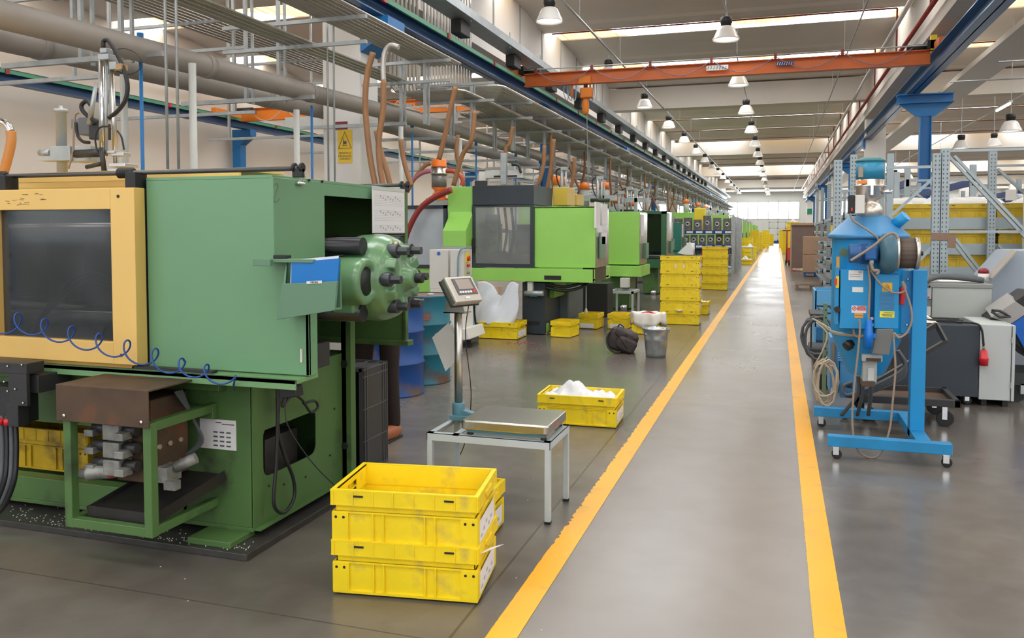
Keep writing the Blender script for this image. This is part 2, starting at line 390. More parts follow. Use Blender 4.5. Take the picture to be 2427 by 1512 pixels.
r2 = nt.nodes.new('ShaderNodeValToRGB'); r2.color_ramp.elements[0].position = 0.35; r2.color_ramp.elements[0].color = (0.13, 0.085, 0.04, 1); r2.color_ramp.elements[1].position = 0.7; r2.color_ramp.elements[1].color = (0.30, 0.22, 0.13, 1)
nt.links.new(wv.outputs[0], r2.inputs[0])
mx = nt.nodes.new('ShaderNodeMix'); mx.data_type = 'RGBA'; nt.links.new(r1.outputs[0], mx.inputs[0]); nt.links.new(r2.outputs[0], mx.inputs[6]); mx.inputs[7].default_value = (0.93, 0.97, 1.0, 1)
nt.links.new(mx.outputs[2], em.inputs[0]); em.inputs[1].default_value = SKY_E; nt.links.new(em.outputs[0], o_.inputs[0])
ROOF = mat('roof_concrete', (0.68, 0.63, 0.565), 0.85, var=0.04, vscale=0.7)
k = 0; yf = 23.4 - PITCH * 6
while yf < YE:
    prof = [(yf + 0.05, DZ + 0.5), (yf + 0.05, DZ + 0.22), (yf, DZ), (yf - 0.08, DZ - 0.09), (yf - 0.8, DZ - 0.09), (yf - 0.95, DZ - 0.03), (yf - 1.3, DZ + 0.02), (yf - 1.9, DZ + 0.08), (yf - 2.6, DZ + 0.11), (yf - 3.15, DZ + 0.12), (yf - 3.15, DZ + 0.5)]
    struct(MB().prism(prof, 'X', XL, XR), 'ceiling', ROOF)
    if yf + 1.85 < YE:
        s_ = MB().box(XL, XR, yf + 0.05, yf + PITCH - 3.15, DZ + 0.15, DZ + 0.19).build('ceiling', sky); tag(s_, kind='structure')
    yf += PITCH
struct(MB().box(XL, XR, YB, YE, DZ + 0.9, DZ + 1.0), 'ceiling', ROOF)
# girders along the hall, columns and cross beams
mb = MB(); 
for x0, s in ((-7.12, 1), (3.0, 1)):
    g = MB().prism([(x0, 5.62), (x0 + 0.7, 5.62), (x0 + 0.7, 5.9), (x0 + 0.58, 6.0), (x0 + 0.58, 8.2), (x0 + 0.12, 8.2), (x0 + 0.12, 6.0), (x0, 5.9)], 'Y', YB, YE)
    struct(g, 'trim_5' if x0 < 0 else 'trim_6', CONCW if x0 < 0 else CONC)
# upright ribs on the left girder (panel seams)
for i in range(46):
    y = 14.5 + 2.13 * i
    struct(MB().box(-6.54, -6.515, y, y + 0.05, 5.95, 7.6), 'trim_7', GALV)
for y in COLY[1:]:
    struct(MB().box(XL, XR, y - 0.35, y + 0.35, 6.3, 7.15), 'ceiling', ROOF)
    for x in (-6.62, 3.38, 14.5):
        struct(MB().box(x - 0.34, x + 0.34, y - 0.3, y + 0.3, 0, 5.62), 'concrete_column', COLM, bevel=0.02)
for y in COLY[1:]:
    struct(MB().box(XL, XL + 0.3, y - 0.3, y + 0.3, 0, 7), 'concrete_column', CONC)

# ------------------------------------------------------------------ crane runways
def runway(x, y0, y1, z0, h, w, label, green=True):
    t = thing('crane_rail', label, 'rail', (x, y0, z0), group=None)
    mb = MB().box(x - w / 2, x + w / 2, y0, y1, z0, z0 + 0.02).box(x - w / 2, x + w / 2, y0, y1, z0 + h - 0.02, z0 + h).box(x - 0.012, x + 0.012, y0, y1, z0, z0 + h)
    mb.build('beam', BLUES, t)
    if green:
        MB().box(x + w / 2 + 0.01, x + w / 2 + 0.05, y0, y1, z0 + h - 0.10, z0 + h - 0.02).build('conductor_rail', RAILG, t)
        r = MB()
        y = y0 + 1
        MB().box(x - 0.03, x + 0.03, y0, y1, z0 + h, z0 + h + 0.04).build('running_rail', DARK, t)
        for i in range(26):
            c = tag(MB().box(x + w / 2 + 0.03, x + w / 2 + 0.07, y, y + 0.1, z0 + h - 0.12, z0 + h - 0.01).build('bracket_clip', REDP if i % 3 else RED, t)); y += 2.6
    return t
RZ = 4.84; RH = 0.30
runway(-6.03, -5, 104, RZ, RH, 0.30, 'long blue crane rail with green conductor strip on the left columns')
runway(3.1, -5, 104, RZ, RH, 0.30, 'long blue crane rail running along the right row of columns', green=False)
runway(-16.7, -5, 104, RZ - 0.02, RH, 0.30, 'blue crane rail with green strip along the far cream wall')
tag(MB().box(-16.9, -16.7, -5, 104, 5.95, 6.03).build('wall_conduit', BLUES), 'thin blue conduit high on the cream wall above its crane rail', 'conduit')
for y in COLY[1:]:
    b = MB().prism([(-6.28, 4.3), (-5.8, 4.6), (-5.8, RZ), (-6.28, RZ)], 'Y', y - 0.3, y + 0.3)
    tag(b.build('rail_bracket', BLUEP), 'blue steel bracket carrying the left crane rail on a concrete column', 'bracket', 'left rail brackets')
    b = MB().prism([(3.04, 4.5), (2.95, 4.6), (2.95, RZ), (3.04, RZ)], 'Y', y - 0.25, y + 0.25)
    tag(b.build('rail_bracket', BLUEP), 'blue steel bracket under the right crane rail on a concrete column', 'bracket', 'right rail brackets')
for i, y in enumerate([22.4 + 21.3 * k for k in range(-1, 4)]):
    # T-headed posts of the right rails
    if y > 5:
        t = thing('rail_post', 'blue T-headed steel post carrying the right crane rail' + (', nearest one' if i == 1 else ', behind the pallet racks'), 'post', (3.4, y, 0), group=None if i == 1 else 'far T posts')
        MB().box(3.28, 3.52, y - 0.01, y + 0.01, 0.0, 4.3).box(3.27, 3.29, y - 0.12, y + 0.12, 0, 4.3).box(3.51, 3.53, y - 0.12, y + 0.12, 0, 4.3).build('shaft', BLUEP, t)
        mb = MB().box(2.75, 4.0, y - 0.15, y + 0.15, 4.60, 4.62).box(2.75, 4.0, y - 0.15, y + 0.15, 4.80, 4.83).box(2.75, 4.0, y - 0.01, y + 0.01, 4.6, 4.82)
        mb.prism([(2.8, 4.6), (4.0, 4.6), (3.6, 4.28), (3.2, 4.28)], 'Y', y - 0.03, y + 0.03)
        mb.build('head', BLUEP, t); MB().box(3.2, 3.6, y - 0.2, y + 0.2, 0, 0.02).build('base_plate', BLUEP, t)
    t = thing('rail_post', 'blue steel post under the left crane rail between concrete columns', 'post', (-6.25, y, 0), group='left rail posts')
    MB().box(-6.36, -6.14, y - 0.01, y + 0.01, 0, RZ).box(-6.37, -6.35, y - 0.11, y + 0.11, 0, RZ).box(-6.15, -6.13, y - 0.11, y + 0.11, 0, RZ).build('shaft', BLUEP, t)
    MB().box(-6.45, -6.05, y - 0.2, y + 0.2, 0, 0.02).build('base_plate', BLUEP, t)
    t = thing('wall_post', 'blue steel post carrying the crane rail along the cream wall', 'post', (-16.9, y + 0.9, 0), group='wall rail posts')
    MB().box(-17.2, -16.9, y + 0.8, y + 1.1, 0, RZ - 0.02).build('shaft', BLUEP, t)
    MB().prism([(-17.2, 4.1), (-16.85, 4.35), (-16.5, 4.6), (-16.5, RZ - 0.025), (-17.2, RZ - 0.025)], 'Y', y + 0.79, y + 1.11).build('bracket', BLUEP, t)
# ================================================================== lamps
def make_lamp():
    t = thing('hanging_lamp', 'bell lamp', 'lamp')
    pr = [(0.05, 0.30), (0.12, 0.295), (0.17, 0.26), (0.205, 0.20), (0.235, 0.12), (0.27, 0.05), (0.285, 0.02), (0.285, 0.0), (0.278, 0.0), (0.262, 0.05), (0.225, 0.12), (0.195, 0.19), (0.16, 0.245), (0.11, 0.28), (0.05, 0.285)]
    MB().lathe(pr, n=28, cap=False).build('reflector', LIGHTW, t)
    MB().lathe([(0.09, 0.29), (0.11, 0.30), (0.115, 0.36), (0.125, 0.37), (0.125, 0.47), (0.11, 0.485), (0.05, 0.49)], n=16).build('ballast_housing', BLACK, t)
    MB().lathe([(0.02, 0.275), (0.055, 0.25), (0.065, 0.19), (0.055, 0.12), (0.02, 0.09)], n=14).build('bulb', glow('lamp_bulb', (1, 0.93, 0.84), LAMP_E * 6), t)
    MB().lathe([(0.20, 0.040), (0.262, 0.041), (0.262, 0.046), (0.20, 0.047), (0.001, 0.047)], n=24, cap=False).build('diffuser', glow('lamp_glass', (1, 0.97, 0.90), LAMP_E * 0.45), t)
    MB().tube([(0, 0, 0.49), (0, 0, 0.62)], 0.012, 6).build('hook', GALV, t)
    return t
lamp0 = make_lamp(); used = False
def put_lamp(x, y, z, label, group):
    global used
    if group != 'left row of bell lamps' and group != 'right row of bell lamps': tag(MB().tube([(x, y, z + 0.6), (x, y, 7.5)], 0.008, 5).build('lamp_rod', GALV), 'thin rod from the roof holding a bell lamp of the side bays', 'rod', 'lamp rods')
    if not used: used = True; lamp0.location = (x, y, z); lamp0['label'] = label; lamp0['group'] = group; return lamp0
    return dup(lamp0, (x, y, z), None, label, group)
for i in range(15):
    y = 16.8 + 5.9 * i; x = -4.6 + 0.25 * min(i, 3) / 3
    put_lamp(x, y, 5.72 if i else 5.85, ('bell lamp at the top of the photo, nearest of the left row' if i == 0 else 'bell lamp hanging in front of the orange crane beam, left row' if i == 1 else 'bell lamp with black housing hanging along the conduit of the left row'), 'left row of bell lamps')
    y = 18.5 + 5.9 * i; x = -1.12
    put_lamp(x, y, 5.6, ('grey bell lamp above the crane beam, nearest of the right row' if i == 0 else 'bell lamp with its rim just under the orange crane beam' if i == 1 else 'bell lamp with black housing in the right row above the walkway'), 'right row of bell lamps')
for (px, py, Y) in ((2395, 312, 26), (2278, 352, 33), (2122, 420, 60)):
    p = atY(px, py, Y); put_lamp(p.x, Y, p.z, 'bell lamp of the right bay hanging above the pallet racks', 'right bay lamps')
for y in (26, 37.5, 49, 60):
    put_lamp(8.2, y, 4.9, 'bell lamp of the right bay hanging above the pallet racks', 'right bay lamps')
for y in (13.8, 24, 34): put_lamp(-11.5, y, 5.9, 'bell lamp of the left bay seen between the pipe racks', 'left bay lamps')
# conduits the lamps hang from, with drop rods
def conduit(x, z, y0, y1, r, label, m=GALV, rods=True, top=7.25, cat='conduit', name='conduit', step=5.0):
    t = thing(name, label, cat, (x, y0, z))
    MB().tube([(x, y0, z), (x, y1, z)], r, 8).build('pipe', m, t)
    y = 8.4
    while rods and y < y1:
        MB().tube([(x, y, z), (x, y, top)], 0.005, 4).build('hanger', GALV, t); y += step
    return t
conduit(-4.33, 6.28, 8, 100, 0.028, 'thin grey conduit holding the left row of bell lamps')
conduit(-1.12, 6.22, 12, 100, 0.018, 'thin grey conduit above the right row of bell lamps')
conduit(1.6, 5.95, 8, 100, 0.018, 'thin steel conduit hanging left of the white pipe')
conduit(2.6, 6.33, 8, 104, 0.055, 'white pipe running beside the right girder', m=mat('pipe_white', (0.62, 0.62, 0.60), 0.35, metal=0.3), step=10, cat='pipe', name='overhead_pipe')
t = conduit(2.83, 5.93, 8, 104, 0.05, 'red sprinkler main along the right girder', m=REDP, step=10, cat='pipe', name='sprinkler_main')
for i in range(14):
    y = 13.3 + 5 * i
    MB().tube([(2.83, y, 5.93), (2.83, y, 7.18)], 0.025, 6).build('riser', REDP, t)
for i in range(17):
    y = 13.3 + 5 * i
    b = MB().tube([(-6.3, y, 7.18), (2.83, y, 7.18)], 0.022, 6)
    tag(b.build('sprinkler_pipe', REDP), 'thin red sprinkler pipe crossing under a roof beam', 'pipe', 'cross sprinkler pipes')
    if i < 9:
        tag(MB().tube([(3.6, y, 7.18), (14, y, 7.18)], 0.022, 6).build('sprinkler_pipe', REDP), 'thin red sprinkler pipe crossing under a roof beam', 'pipe', 'cross sprinkler pipes')
tag(MB().tube([(7, 10, 5.6), (7, 95, 5.6)], 0.02, 6).build('conduit', GALV), 'thin conduit in the right bay between the racks and the duct', 'conduit')
tag(MB().tube([(4.4, 10, 6.1), (4.4, 95, 6.1)], 0.03, 6).build('conduit', DARK), 'dark conduit in the right bay next to the girder', 'conduit')
tag(MB().box(5.1, 6.0, 10, 95, 6.05, 6.2).build('overhead_duct', mat('duct_beige', (0.60, 0.56, 0.49), 0.5)), 'broad flat beige duct hanging in the right bay', 'duct', )
for (px, py, Y, l) in ((2378, 252, 27, 1.5),):
    p = atY(px, py, Y); t = thing('tube_light', 'lit fluorescent tube fixture in the right bay', 'lamp', p)
    MB().box(p.x - 0.05, p.x + 0.05, Y - 0.8, Y + 0.8, p.z, p.z + 0.05).build('body', WHITE, t)
    MB().tube([(p.x, Y - 0.75, p.z - 0.03), (p.x, Y + 0.75, p.z - 0.03)], 0.03, 8).build('lamp_tube', glow('tube_glow', (0.9, 1, 0.8), 6), t)
for (z, y0, y1) in ((4.9, 19, 19), (5.35, 24, 24)):
    tag(MB().tube([(4.2, y0, z), (13.5, y0, z)], 0.02, 6).build('conduit', GALV), 'white cross conduit high in the right bay', 'conduit', 'cross conduits of the right bay')

# ================================================================== cable tray with boxes, left
t = thing('cable_tray', 'long galvanised cable tray hanging below the left girder', 'cable tray', (-5.75, 5, 5.5))
MB().box(-5.95, -5.55, 9, 104, 5.50, 5.51).box(-5.96, -5.95, 9, 104, 5.5, 5.62).box(-5.55, -5.54, 9, 104, 5.5, 5.66).build('tray', GALV, t)
for i in range(40):
    y = 10 + 2.4 * i
    MB().tube([(-5.6, y, 5.45), (-5.6, y, 5.8)], 0.012, 5).build('hanger', GALV, t)
for i in range(18):
    y = 14.6 + 3.3 * i
    tag(MB().box(-5.93, -5.72, y, y + 0.5, 5.22, 5.48).build('junction_box', DARK, bevel=0.01), 'dark junction box hanging under the galvanised cable tray', 'box', 'junction boxes under the tray')

# ================================================================== pipe racks, decks of conveying tubes
def frame(y, near):
    t = thing('pipe_rack', 'galvanised hanger frame carrying the tube decks above the green press' if near else 'galvanised frame under the long tube decks', 'rack', (-5.6, y, 3.1), group='near hanger frames' if near else 'hanger frames of the tube decks')
    MB().bar((-6.75 if near else -6.2, y, 4.06), (-4.72, y, 4.06), 0.045).build('arm', GALV, t)
    MB().bar((-6.75 if near else -6.2, y, 3.76), (-4.72, y, 3.76), 0.045).build('arm', GALV, t)
    MB().bar((-7.4, y, 3.14), (-5.45, y, 3.14), 0.05).build('arm', GALV, t)
    for x in ((-6.44, -5.96) if near else (-5.55, -5.15)):
        MB().bar((x, y + 0.03, 3.12), (x, y + 0.03, 7.0 if near else 4.1), 0.04).build('upright', GALV, t); MB().bar((x, y + 0.17, 3.12), (x, y + 0.17, 7.0 if near else 4.1), 0.03).build('upright', GALV, t)
    return t
fy = [3.9, 6.35, 8.95, 11.6, 13.6]
while fy[-1] < 95: fy.append(fy[-1] + 2.35)
fn_ = frame(0.0, True); ff_ = frame(0.0, False)
for i, y in enumerate(fy):
    f0 = fn_ if i < 3 else ff_
    if i in (0, 3): f0.location = (-5.6, y, 3.1)
    else: dup(f0, (-5.6, y, 3.1))
TUBEM = mat('conveying_tube', (0.36, 0.33, 0.29), 0.4, metal=0.5, var=0.1)
def deck(name, label, z, x0, x1, n, y0, y1, m=TUBEM):
    t = thing(name, label, 'pipes', (x0, y0, z))
    for i in range(n):
        x = x0 + (x1 - x0) * i / (n - 1)
        MB().tube([(x, y0 + 0.05 * (i % 3), z), (x, y1, z)], 0.026, 6).build('conveying_tube', m, t)
    return t
deck('tube_deck', 'near upper deck of grey conveying tubes above the green press', 4.12, -5.4, -4.80, 8, 1.5, 12.2)
deck('tube_deck', 'near lower deck of grey conveying tubes above the green press', 3.82, -5.85, -5.55, 4, 1.5, 12.0)
deck('tube_deck', 'long upper deck of conveying tubes running to the far end', 4.12, -5.85, -4.80, 16, 17.4, 98)
deck('tube_deck', 'long lower deck of conveying tubes running to the far end', 3.82, -6.05, -5.0, 16, 15.4, 98)
# the tubes coming down from the roof and bending into the decks
TUBEL = mat('conveying_tube_light', (0.55, 0.53, 0.50), 0.35, metal=0.6, var=0.08)
def waterfall(label, xw, y0, x1, n, zb, yend, ztop, m):
    t = thing('tube_drop', label, 'pipes', (xw, y0, zb))
    for i in range(n):
        y = y0 + 0.16 * i; x = x1 - 0.07 * i
        pts = [V((xw, y, ztop)), V((xw, y, zb + 0.3)), V((xw + 0.03, y, zb + 0.13)), V((xw + 0.12, y, zb + 0.03)), V((xw + 0.28, y, zb)), V((x - 0.25, y, zb)), V((x - 0.08, y + 0.05, zb)), V((x - 0.01, y + 0.15, zb)), V((x, y + 0.3, zb)), V((x, yend, zb))]
        MB().tube(pts, 0.028, 6).build('conveying_tube', m, t)
waterfall('pale bundle of tubes dropping from the roof into the upper deck', -6.29, 14.2, -4.80, 16, 4.12, 18.2, 7.15, TUBEL)
waterfall('second bundle of tubes dropping behind into the lower deck', -6.29, 12.75, -5.0, 8, 3.82, 16.0, 7.15, TUBEM)
def bundle(label, pts, n, dx, m=TUBEL):
    t = thing('tube_bundle', label, 'pipes', pts[0])
    for i in range(n):
        off = V((dx * i, 0, 0)); MB().tube([V(p) + off for p in spline(pts, 6)], 0.024, 6).build('conveying_tube', m, t)
bundle('curved tube bundle hanging in loops behind the tube decks', [(-7.3, 12.4, 4.9), (-7.3, 12.5, 4.1), (-7.3, 13.0, 3.75), (-7.3, 14.5, 3.75)], 12, 0.07)
# left bay tube decks and trays seen through
deck('tube_deck', 'left bay deck of conveying tubes behind the first decks', 4.95, -9.6, -8.5, 10, 3, 17)
deck('tube_deck', 'far left bay deck of conveying tubes', 4.5, -11.3, -10.3, 10, 8, 60)
for i in range(16):
    y = 5 + 3.2 * i
    t = thing('pipe_rack', 'galvanised hanger frame of the left bay', 'rack', (-9.5, y, 3.2), group='hanger frames of the left bay')
    MB().bar((-11.6, y, 4.9), (-8.2, y, 4.9), 0.05).bar((-11.6, y, 4.44), (-8.2, y, 4.44), 0.05).build('arm', GALV, t)
    MB().bar((-8.4, y, 3.4), (-8.4, y, 7.2), 0.045).build('upright', GALV, t); MB().bar((-10.9, y, 3.4), (-10.9, y, 7.2), 0.045).build('upright', GALV, t)
    MB().bar((-11.4, y, 3.4), (-8.0, y, 3.4), 0.05).build('arm', GALV, t)

# big grey water pipes
def bigpipe(x, z0, z1, y0, y1, r, label, joints):
    t = thing('water_pipe', label, 'pipe', (x, y0, z0))
    MB().tube([(x, y0, z0), (x, 14, z1), (x, y1, z1 + 0.05)], r, 20).build('pipe', PIPEG, t)
    for y in joints:
        z = z0 + (z1 - z0) * min(1, (y - y0) / (14 - y0))
        MB().tube([(x, y - 0.05, z), (x, y + 0.05, z)], r + 0.008, 20).build('collar', PIPEG, t)
bigpipe(-5.72, 3.10, 3.36, 2.0, 98, 0.115, 'thick grey insulated pipe running above the presses', [7.3, 9.3, 11.9, 13.9, 17, 20, 24])
bigpipe(-7.2, 3.30, 3.52, 2.0, 98, 0.14, 'second thick grey pipe behind the first one', [6.6, 10.5, 15])
# ================================================================== generic helpers for pictures-to-planes
def pbox(mb, x0, y0, x1, y1, Y, d):                    # box whose front face lies on plane Y, d deep behind it
    a = atY(x0, y1, Y); b = atY(x1, y0, Y); return mb.box(a.x, b.x, Y, Y + d, a.z, b.z)
def pt(x, y, Y): return atY(x, y, Y)
def ring_plate(mb, outer, inner, fn):                  # plate with a hole: same number of 2-D points in both loops
    A = [mb.bm.verts.new(fn(p)) for p in outer]; B = [mb.bm.verts.new(fn(p)) for p in inner]; n = len(A)
    for i in range(n): mb.bm.faces.new((A[i], A[(i + 1) % n], B[(i + 1) % n], B[i]))
def rrect(x0, x1, y0, y1, r, k=4):
    out = []
    for cx, cy, a in ((x1 - r, y1 - r, 0), (x0 + r, y1 - r, PI / 2), (x0 + r, y0 + r, PI), (x1 - r, y0 + r, 1.5 * PI)):
        for i in range(k + 1): out.append((cx + r * math.cos(a + PI / 2 * i / k), cy + r * math.sin(a + PI / 2 * i / k)))
    return out
def expand(x0, x1, y0, y1, k=4):                       # square-cornered loop matched to rrect
    out = []
    for cx, cy in ((x1, y1), (x0, y1), (x0, y0), (x1, y0)):
        for i in range(k + 1): out.append((cx, cy))
    return out

# ================================================================== the big green press
P = thing('moulding_press', 'large green injection moulding press with yellow sliding guard door', 'machine', (-4.2, 3.8, 0))
MB().box(-6.6, -2.27, 3.12, 4.36, 0, 0.032).build('floor_plate', OILY, P, bevel=0.003)
for x, y in ((-2.5, 3.24), (-2.5, 4.2), (-5.6, 3.24)):
    MB().box(x - 0.12, x + 0.12, y - 0.09, y + 0.1, 0.032, 0.062).build('foot', GREEND, P, bevel=0.004)
mb = MB().box(-2.76, -2.37, 3.3, 3.33, 0.08, 0.80).box(-2.76, -2.74, 3.3, 4.25, 0.08, 0.8)
mb.box(-6.6, -2.76, 3.3, 3.36, 0.50, 0.80).box(-6.6, -2.76, 3.3, 3.38, 0.08, 0.2).box(-6.6, -2.4, 4.22, 4.25, 0.06, 0.8).box(-6.6, -2.36, 3.3, 4.25, 0.06, 0.08).box(-6.6, -2.36, 3.3, 4.25, 0.78, 0.8)
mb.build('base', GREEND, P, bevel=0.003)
# end sheet with its rounded opening
mb = MB(); ring_plate(mb, expand(3.3, 4.24, 0.07, 0.80), rrect(3.38, 3.86, 0.30, 0.545, 0.05), lambda p: V((-2.36, p[0], p[1])))
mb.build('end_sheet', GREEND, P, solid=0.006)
MB().box(-2.37, -2.36, 3.36, 3.88, 0.53, 0.56).box(-2.36, -2.33, 4.14, 4.25, 0.08, 0.98).box(-2.36, -2.32, 3.3, 4.2, 0.07, 0.075).box(-2.36, -2.30, 4.14, 4.15, 0.07, 0.98).build('end_flange', GREEND, P)
for z, r in ((0.74, 0.022), (0.27, 0.02)): MB().cyl((-2.34, 4.13, z), (-2.34, 4.139, z), r).build('port', BLACK, P)
MB().box(-2.75, -2.5, 3.6, 3.9, 0.085, 0.42).build('inner_block', OILY, P)
mb = MB()
for (y, z) in ((3.42, 0.25), (3.55, 0.22), (3.75, 0.2), (4.0, 0.25), (4.05, 0.5)): mb.cyl((-2.36, y, z), (-2.352, y, z), 0.006, n=8)
mb.build('rivet', BLACK, P)
# ledge under the housing
MB().box(-6.6, -2.0, 3.11, 3.3, 0.825, 0.845).box(-6.6, -2.0, 3.11, 3.12, 0.80, 0.845).build('ledge', mat('press_green_light', (0.17, 0.33, 0.15), 0.4), P, bevel=0.002)
MB().box(-2.9, -2.45, 3.13, 3.17, 0.845, 0.858).build('slide_rail', DARK, P)
MB().box(-6.6, -2.5, 3.24, 3.3, 0.74, 0.80).build('lower_ledge', GREEND, P, bevel=0.003)
# housing
PG = GREEN
mb = MB().prism([(-2.86, 0.85), (-1.985, 0.85), (-1.985, 1.37), (-2.17, 1.37), (-2.17, 1.735), (-2.86, 1.735)], 'Y', 3.2, 3.215)
mb.build('front_panel', PG, P, bevel=0.002)
MB().box(-2.0, -1.985, 3.2, 3.27, 0.85, 1.2).build('panel_flange', PG, P)
MB().box(-2.175, -2.16, 3.2, 3.64, 1.365, 1.74).build('end_panel', PG, P, bevel=0.003)
MB().box(-2.86, -2.165, 3.2, 4.6, 1.735, 1.75).build('roof_panel', PG, P, bevel=0.002); MB().box(-6.6, -2.86, 3.5, 4.6, 1.715, 1.73).build('roof_panel', CREAMY, P)
MB().box(-2.185, -2.165, 3.64, 4.6, 1.675, 1.735).build('lintel', PG, P)
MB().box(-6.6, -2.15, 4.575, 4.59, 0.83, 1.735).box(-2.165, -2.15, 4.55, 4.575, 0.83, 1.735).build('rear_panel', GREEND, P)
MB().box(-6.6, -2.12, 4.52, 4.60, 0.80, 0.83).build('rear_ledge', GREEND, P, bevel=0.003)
MB().box(-2.95, -2.93, 3.23, 4.57, 0.8, 1.73).build('inner_wall', DARK, P)
MB().box(-2.5, -2.2, 3.4, 3.75, 0.80, 0.93).build('clamp_block', DARK, P, bevel=0.01)
# tie bars
for (y, z) in ((4.18, 1.42), (3.74, 1.42), (4.18, 1.08), (3.74, 1.08), (3.98, 1.35)):
    MB().tube([(-2.93, y, z), (-2.0, y, z)], 0.045 if y != 3.98 else 0.06, 20).build('tie_bar', mat('dark_bar', (0.05, 0.05, 0.058), 0.3, metal=0.7), P)
MB().tube([(-2.93, 3.95, 1.2), (-2.05, 3.95, 1.2)], 0.10, 24).build('ram', DARK, P)
# cast cylinder head
CX, CY, CZ = -1.93, 3.95, 1.25
mb = MB().lathe([(0.20, -0.20), (0.225, -0.185), (0.232, -0.07), (0.226, -0.03), (0.205, 0.02), (0.165, 0.05), (0.11, 0.065), (0.075, 0.075), (0.06, 0.10), (0.05, 0.135), (0.0, 0.137)], (CX - 0.01, CY, CZ), 'X', 48)
mb.lathe([(0.112, -0.20), (0.12, -0.18), (0.12, 0.0), (0.108, 0.018), (0.078, 0.018), (0.074, 0.0), (0.0, 0.0)], (CX - 0.03, CY - 0.265, CZ - 0.005), 'X', 40)
mb.cbox((CX - 0.12, CY - 0.17, CZ), (0.16, 0.16, 0.17)); mb.cbox((CX - 0.14, CY - 0.24, CZ - 0.13), (0.12, 0.12, 0.07))
for k in range(6):                                     # raised ridges between the nut pockets
    a = math.radians(60 * k + 30); c = V((CX + 0.005, CY + 0.105 * math.cos(a), CZ + 0.105 * math.sin(a)))
    mb.cbox(c, (0.11, 0.16, 0.06), Matrix.Rotation(a, 3, 'X') @ Matrix.Rotation(-0.28, 3, 'Z'))
cast = mb.build('cylinder_head', CASTG, P, smooth=True)
md = cast.modifiers.new('r', 'REMESH'); md.mode = 'VOXEL'; md.voxel_size = 0.0065; md.use_smooth_shade = True
md = cast.modifiers.new('s', 'SMOOTH'); md.factor = 0.6; md.iterations = 9
MB().lathe([(0.0, 0), (0.07, 0), (0.072, 0.004), (0.0, 0.004)], (CX - 0.028, CY - 0.265, CZ - 0.005), 'X', 32).build('bore_screen', BLACK, cast)
MB().cyl((CX + 0.11, CY, CZ), (CX + 0.165, CY, CZ), 0.026, n=20).build('plug', BLACK, cast, bevel=0.003)
NUTM = mat('nut_steel', (0.06, 0.065, 0.075), 0.35, metal=0.3)
for k in range(6):
    a = math.radians(60 * k); c = V((0, CY + 0.165 * math.cos(a), CZ + 0.165 * math.sin(a)))
    MB().cyl((CX - 0.02, c.y, c.z), (CX + 0.065, c.y, c.z), 0.037, n=24).cyl((CX + 0.06, c.y, c.z), (CX + 0.12, c.y, c.z), 0.024, n=6).build('nut', NUTM, cast, bevel=0.003)
MB().cyl((CX + 0.03, CY - 0.07, CZ + 0.175), (CX + 0.058, CY - 0.07, CZ + 0.175), 0.016, n=16).build('grease_point', mat('brass', (0.55, 0.42, 0.25), 0.35, metal=0.6), cast)
# sliding guard door with its window
D = MB(); x0, x1, z0, z1 = -5.2, -2.86, 0.865, 1.70; g0, g1, h0, h1 = -3.71, -3.0, 0.97, 1.60
D.box(x0, g0, 3.12, 3.19, z0, z1).box(g1, x1, 3.12, 3.19, z0, z1).box(g0, g1, 3.12, 3.19, z0, h0).box(g0, g1, 3.12, 3.19, h1, z1)
door = D.build('guard_door', CREAMY, P, bevel=0.003)
MB().box(g0, g1, 3.15, 3.156, h0, h1).build('window', GLASSS, door)
MB().box(x0, x1 - 0.03, 3.13, 3.2, 0.848, 0.865).build('door_skirt', mat('door_yellow_skirt', (0.42, 0.24, 0.05), 0.5), door)
for z in (1.37, 1.2): MB().box(-3.80, -3.745, 3.06, 3.12, z - 0.015, z + 0.015).build('handle', BLACK, door, bevel=0.006)
for x, z in ((-2.95, 1.66), (-2.95, 0.91), (-3.75, 0.91)): MB().cyl((x, 3.115, z), (x, 3.12, z), 0.007, n=10).build('bolt', BLACK, door)
SCUFF = mat('scuff', (0.20, 0.14, 0.06), 0.6)
mb = MB(); rr = random.Random(3)
for i in range(26):
    x = -3.78 + rr.random() * 0.38; z = 1.625 + rr.random() * 0.055; mb.cbox((x, 3.1195, z), (0.008 + rr.random() * 0.03, 0.0006, 0.0015 + rr.random() * 0.002), (0, rr.uniform(-0.15, 0.15), 0))
mb.build('scuffs', SCUFF, door)
# rails and hangers on the roof
MB().tube([(-5.2, 3.2, 1.775), (-2.03, 3.2, 1.775)], 0.011, 12).build('slide_bar', BARM, P)
MB().tube([(-2.6, 4.57, 1.775), (-2.16, 4.57, 1.775)], 0.011, 12).build('slide_bar', BARM, P)
for (x, y) in ((-2.03, 3.2), (-2.16, 4.57)):
    MB().box(x - 0.025, x + 0.025, y - 0.012, y + 0.012, 1.735, 1.775).cyl((x - 0.025, y, 1.778), (x - 0.012, y, 1.778), 0.022).cyl((x + 0.012, y, 1.778), (x + 0.025, y, 1.778), 0.022).build('bar_bracket', BLACK, P, bevel=0.003)
for x in (-2.93, -3.73):
    mb = MB().box(x, x + 0.06, 3.14, 3.22, 1.70, 1.775)
    hb = mb.build('door_hanger', BLACK, P, bevel=0.004)
    mb = MB()
    for i in range(9): mb.lathe([(0.016, 0), (0.026, 0.005), (0.016, 0.01)], (x - 0.09 + 0.01 * i, 3.2, 1.775), 'X', 14)
    mb.build('bellows', BLACK, hb)
MB().box(-5.2, -2.56, 3.5, 3.52, 1.73, 1.81).box(-5.2, -2.56, 3.5, 3.9, 1.80, 1.812).build('top_guard', CREAMY, P, bevel=0.002)
MB().box(-3.9, -2.85, 3.34, 3.36, 1.75, 1.80).build('top_guard_strip', CREAMY, P)
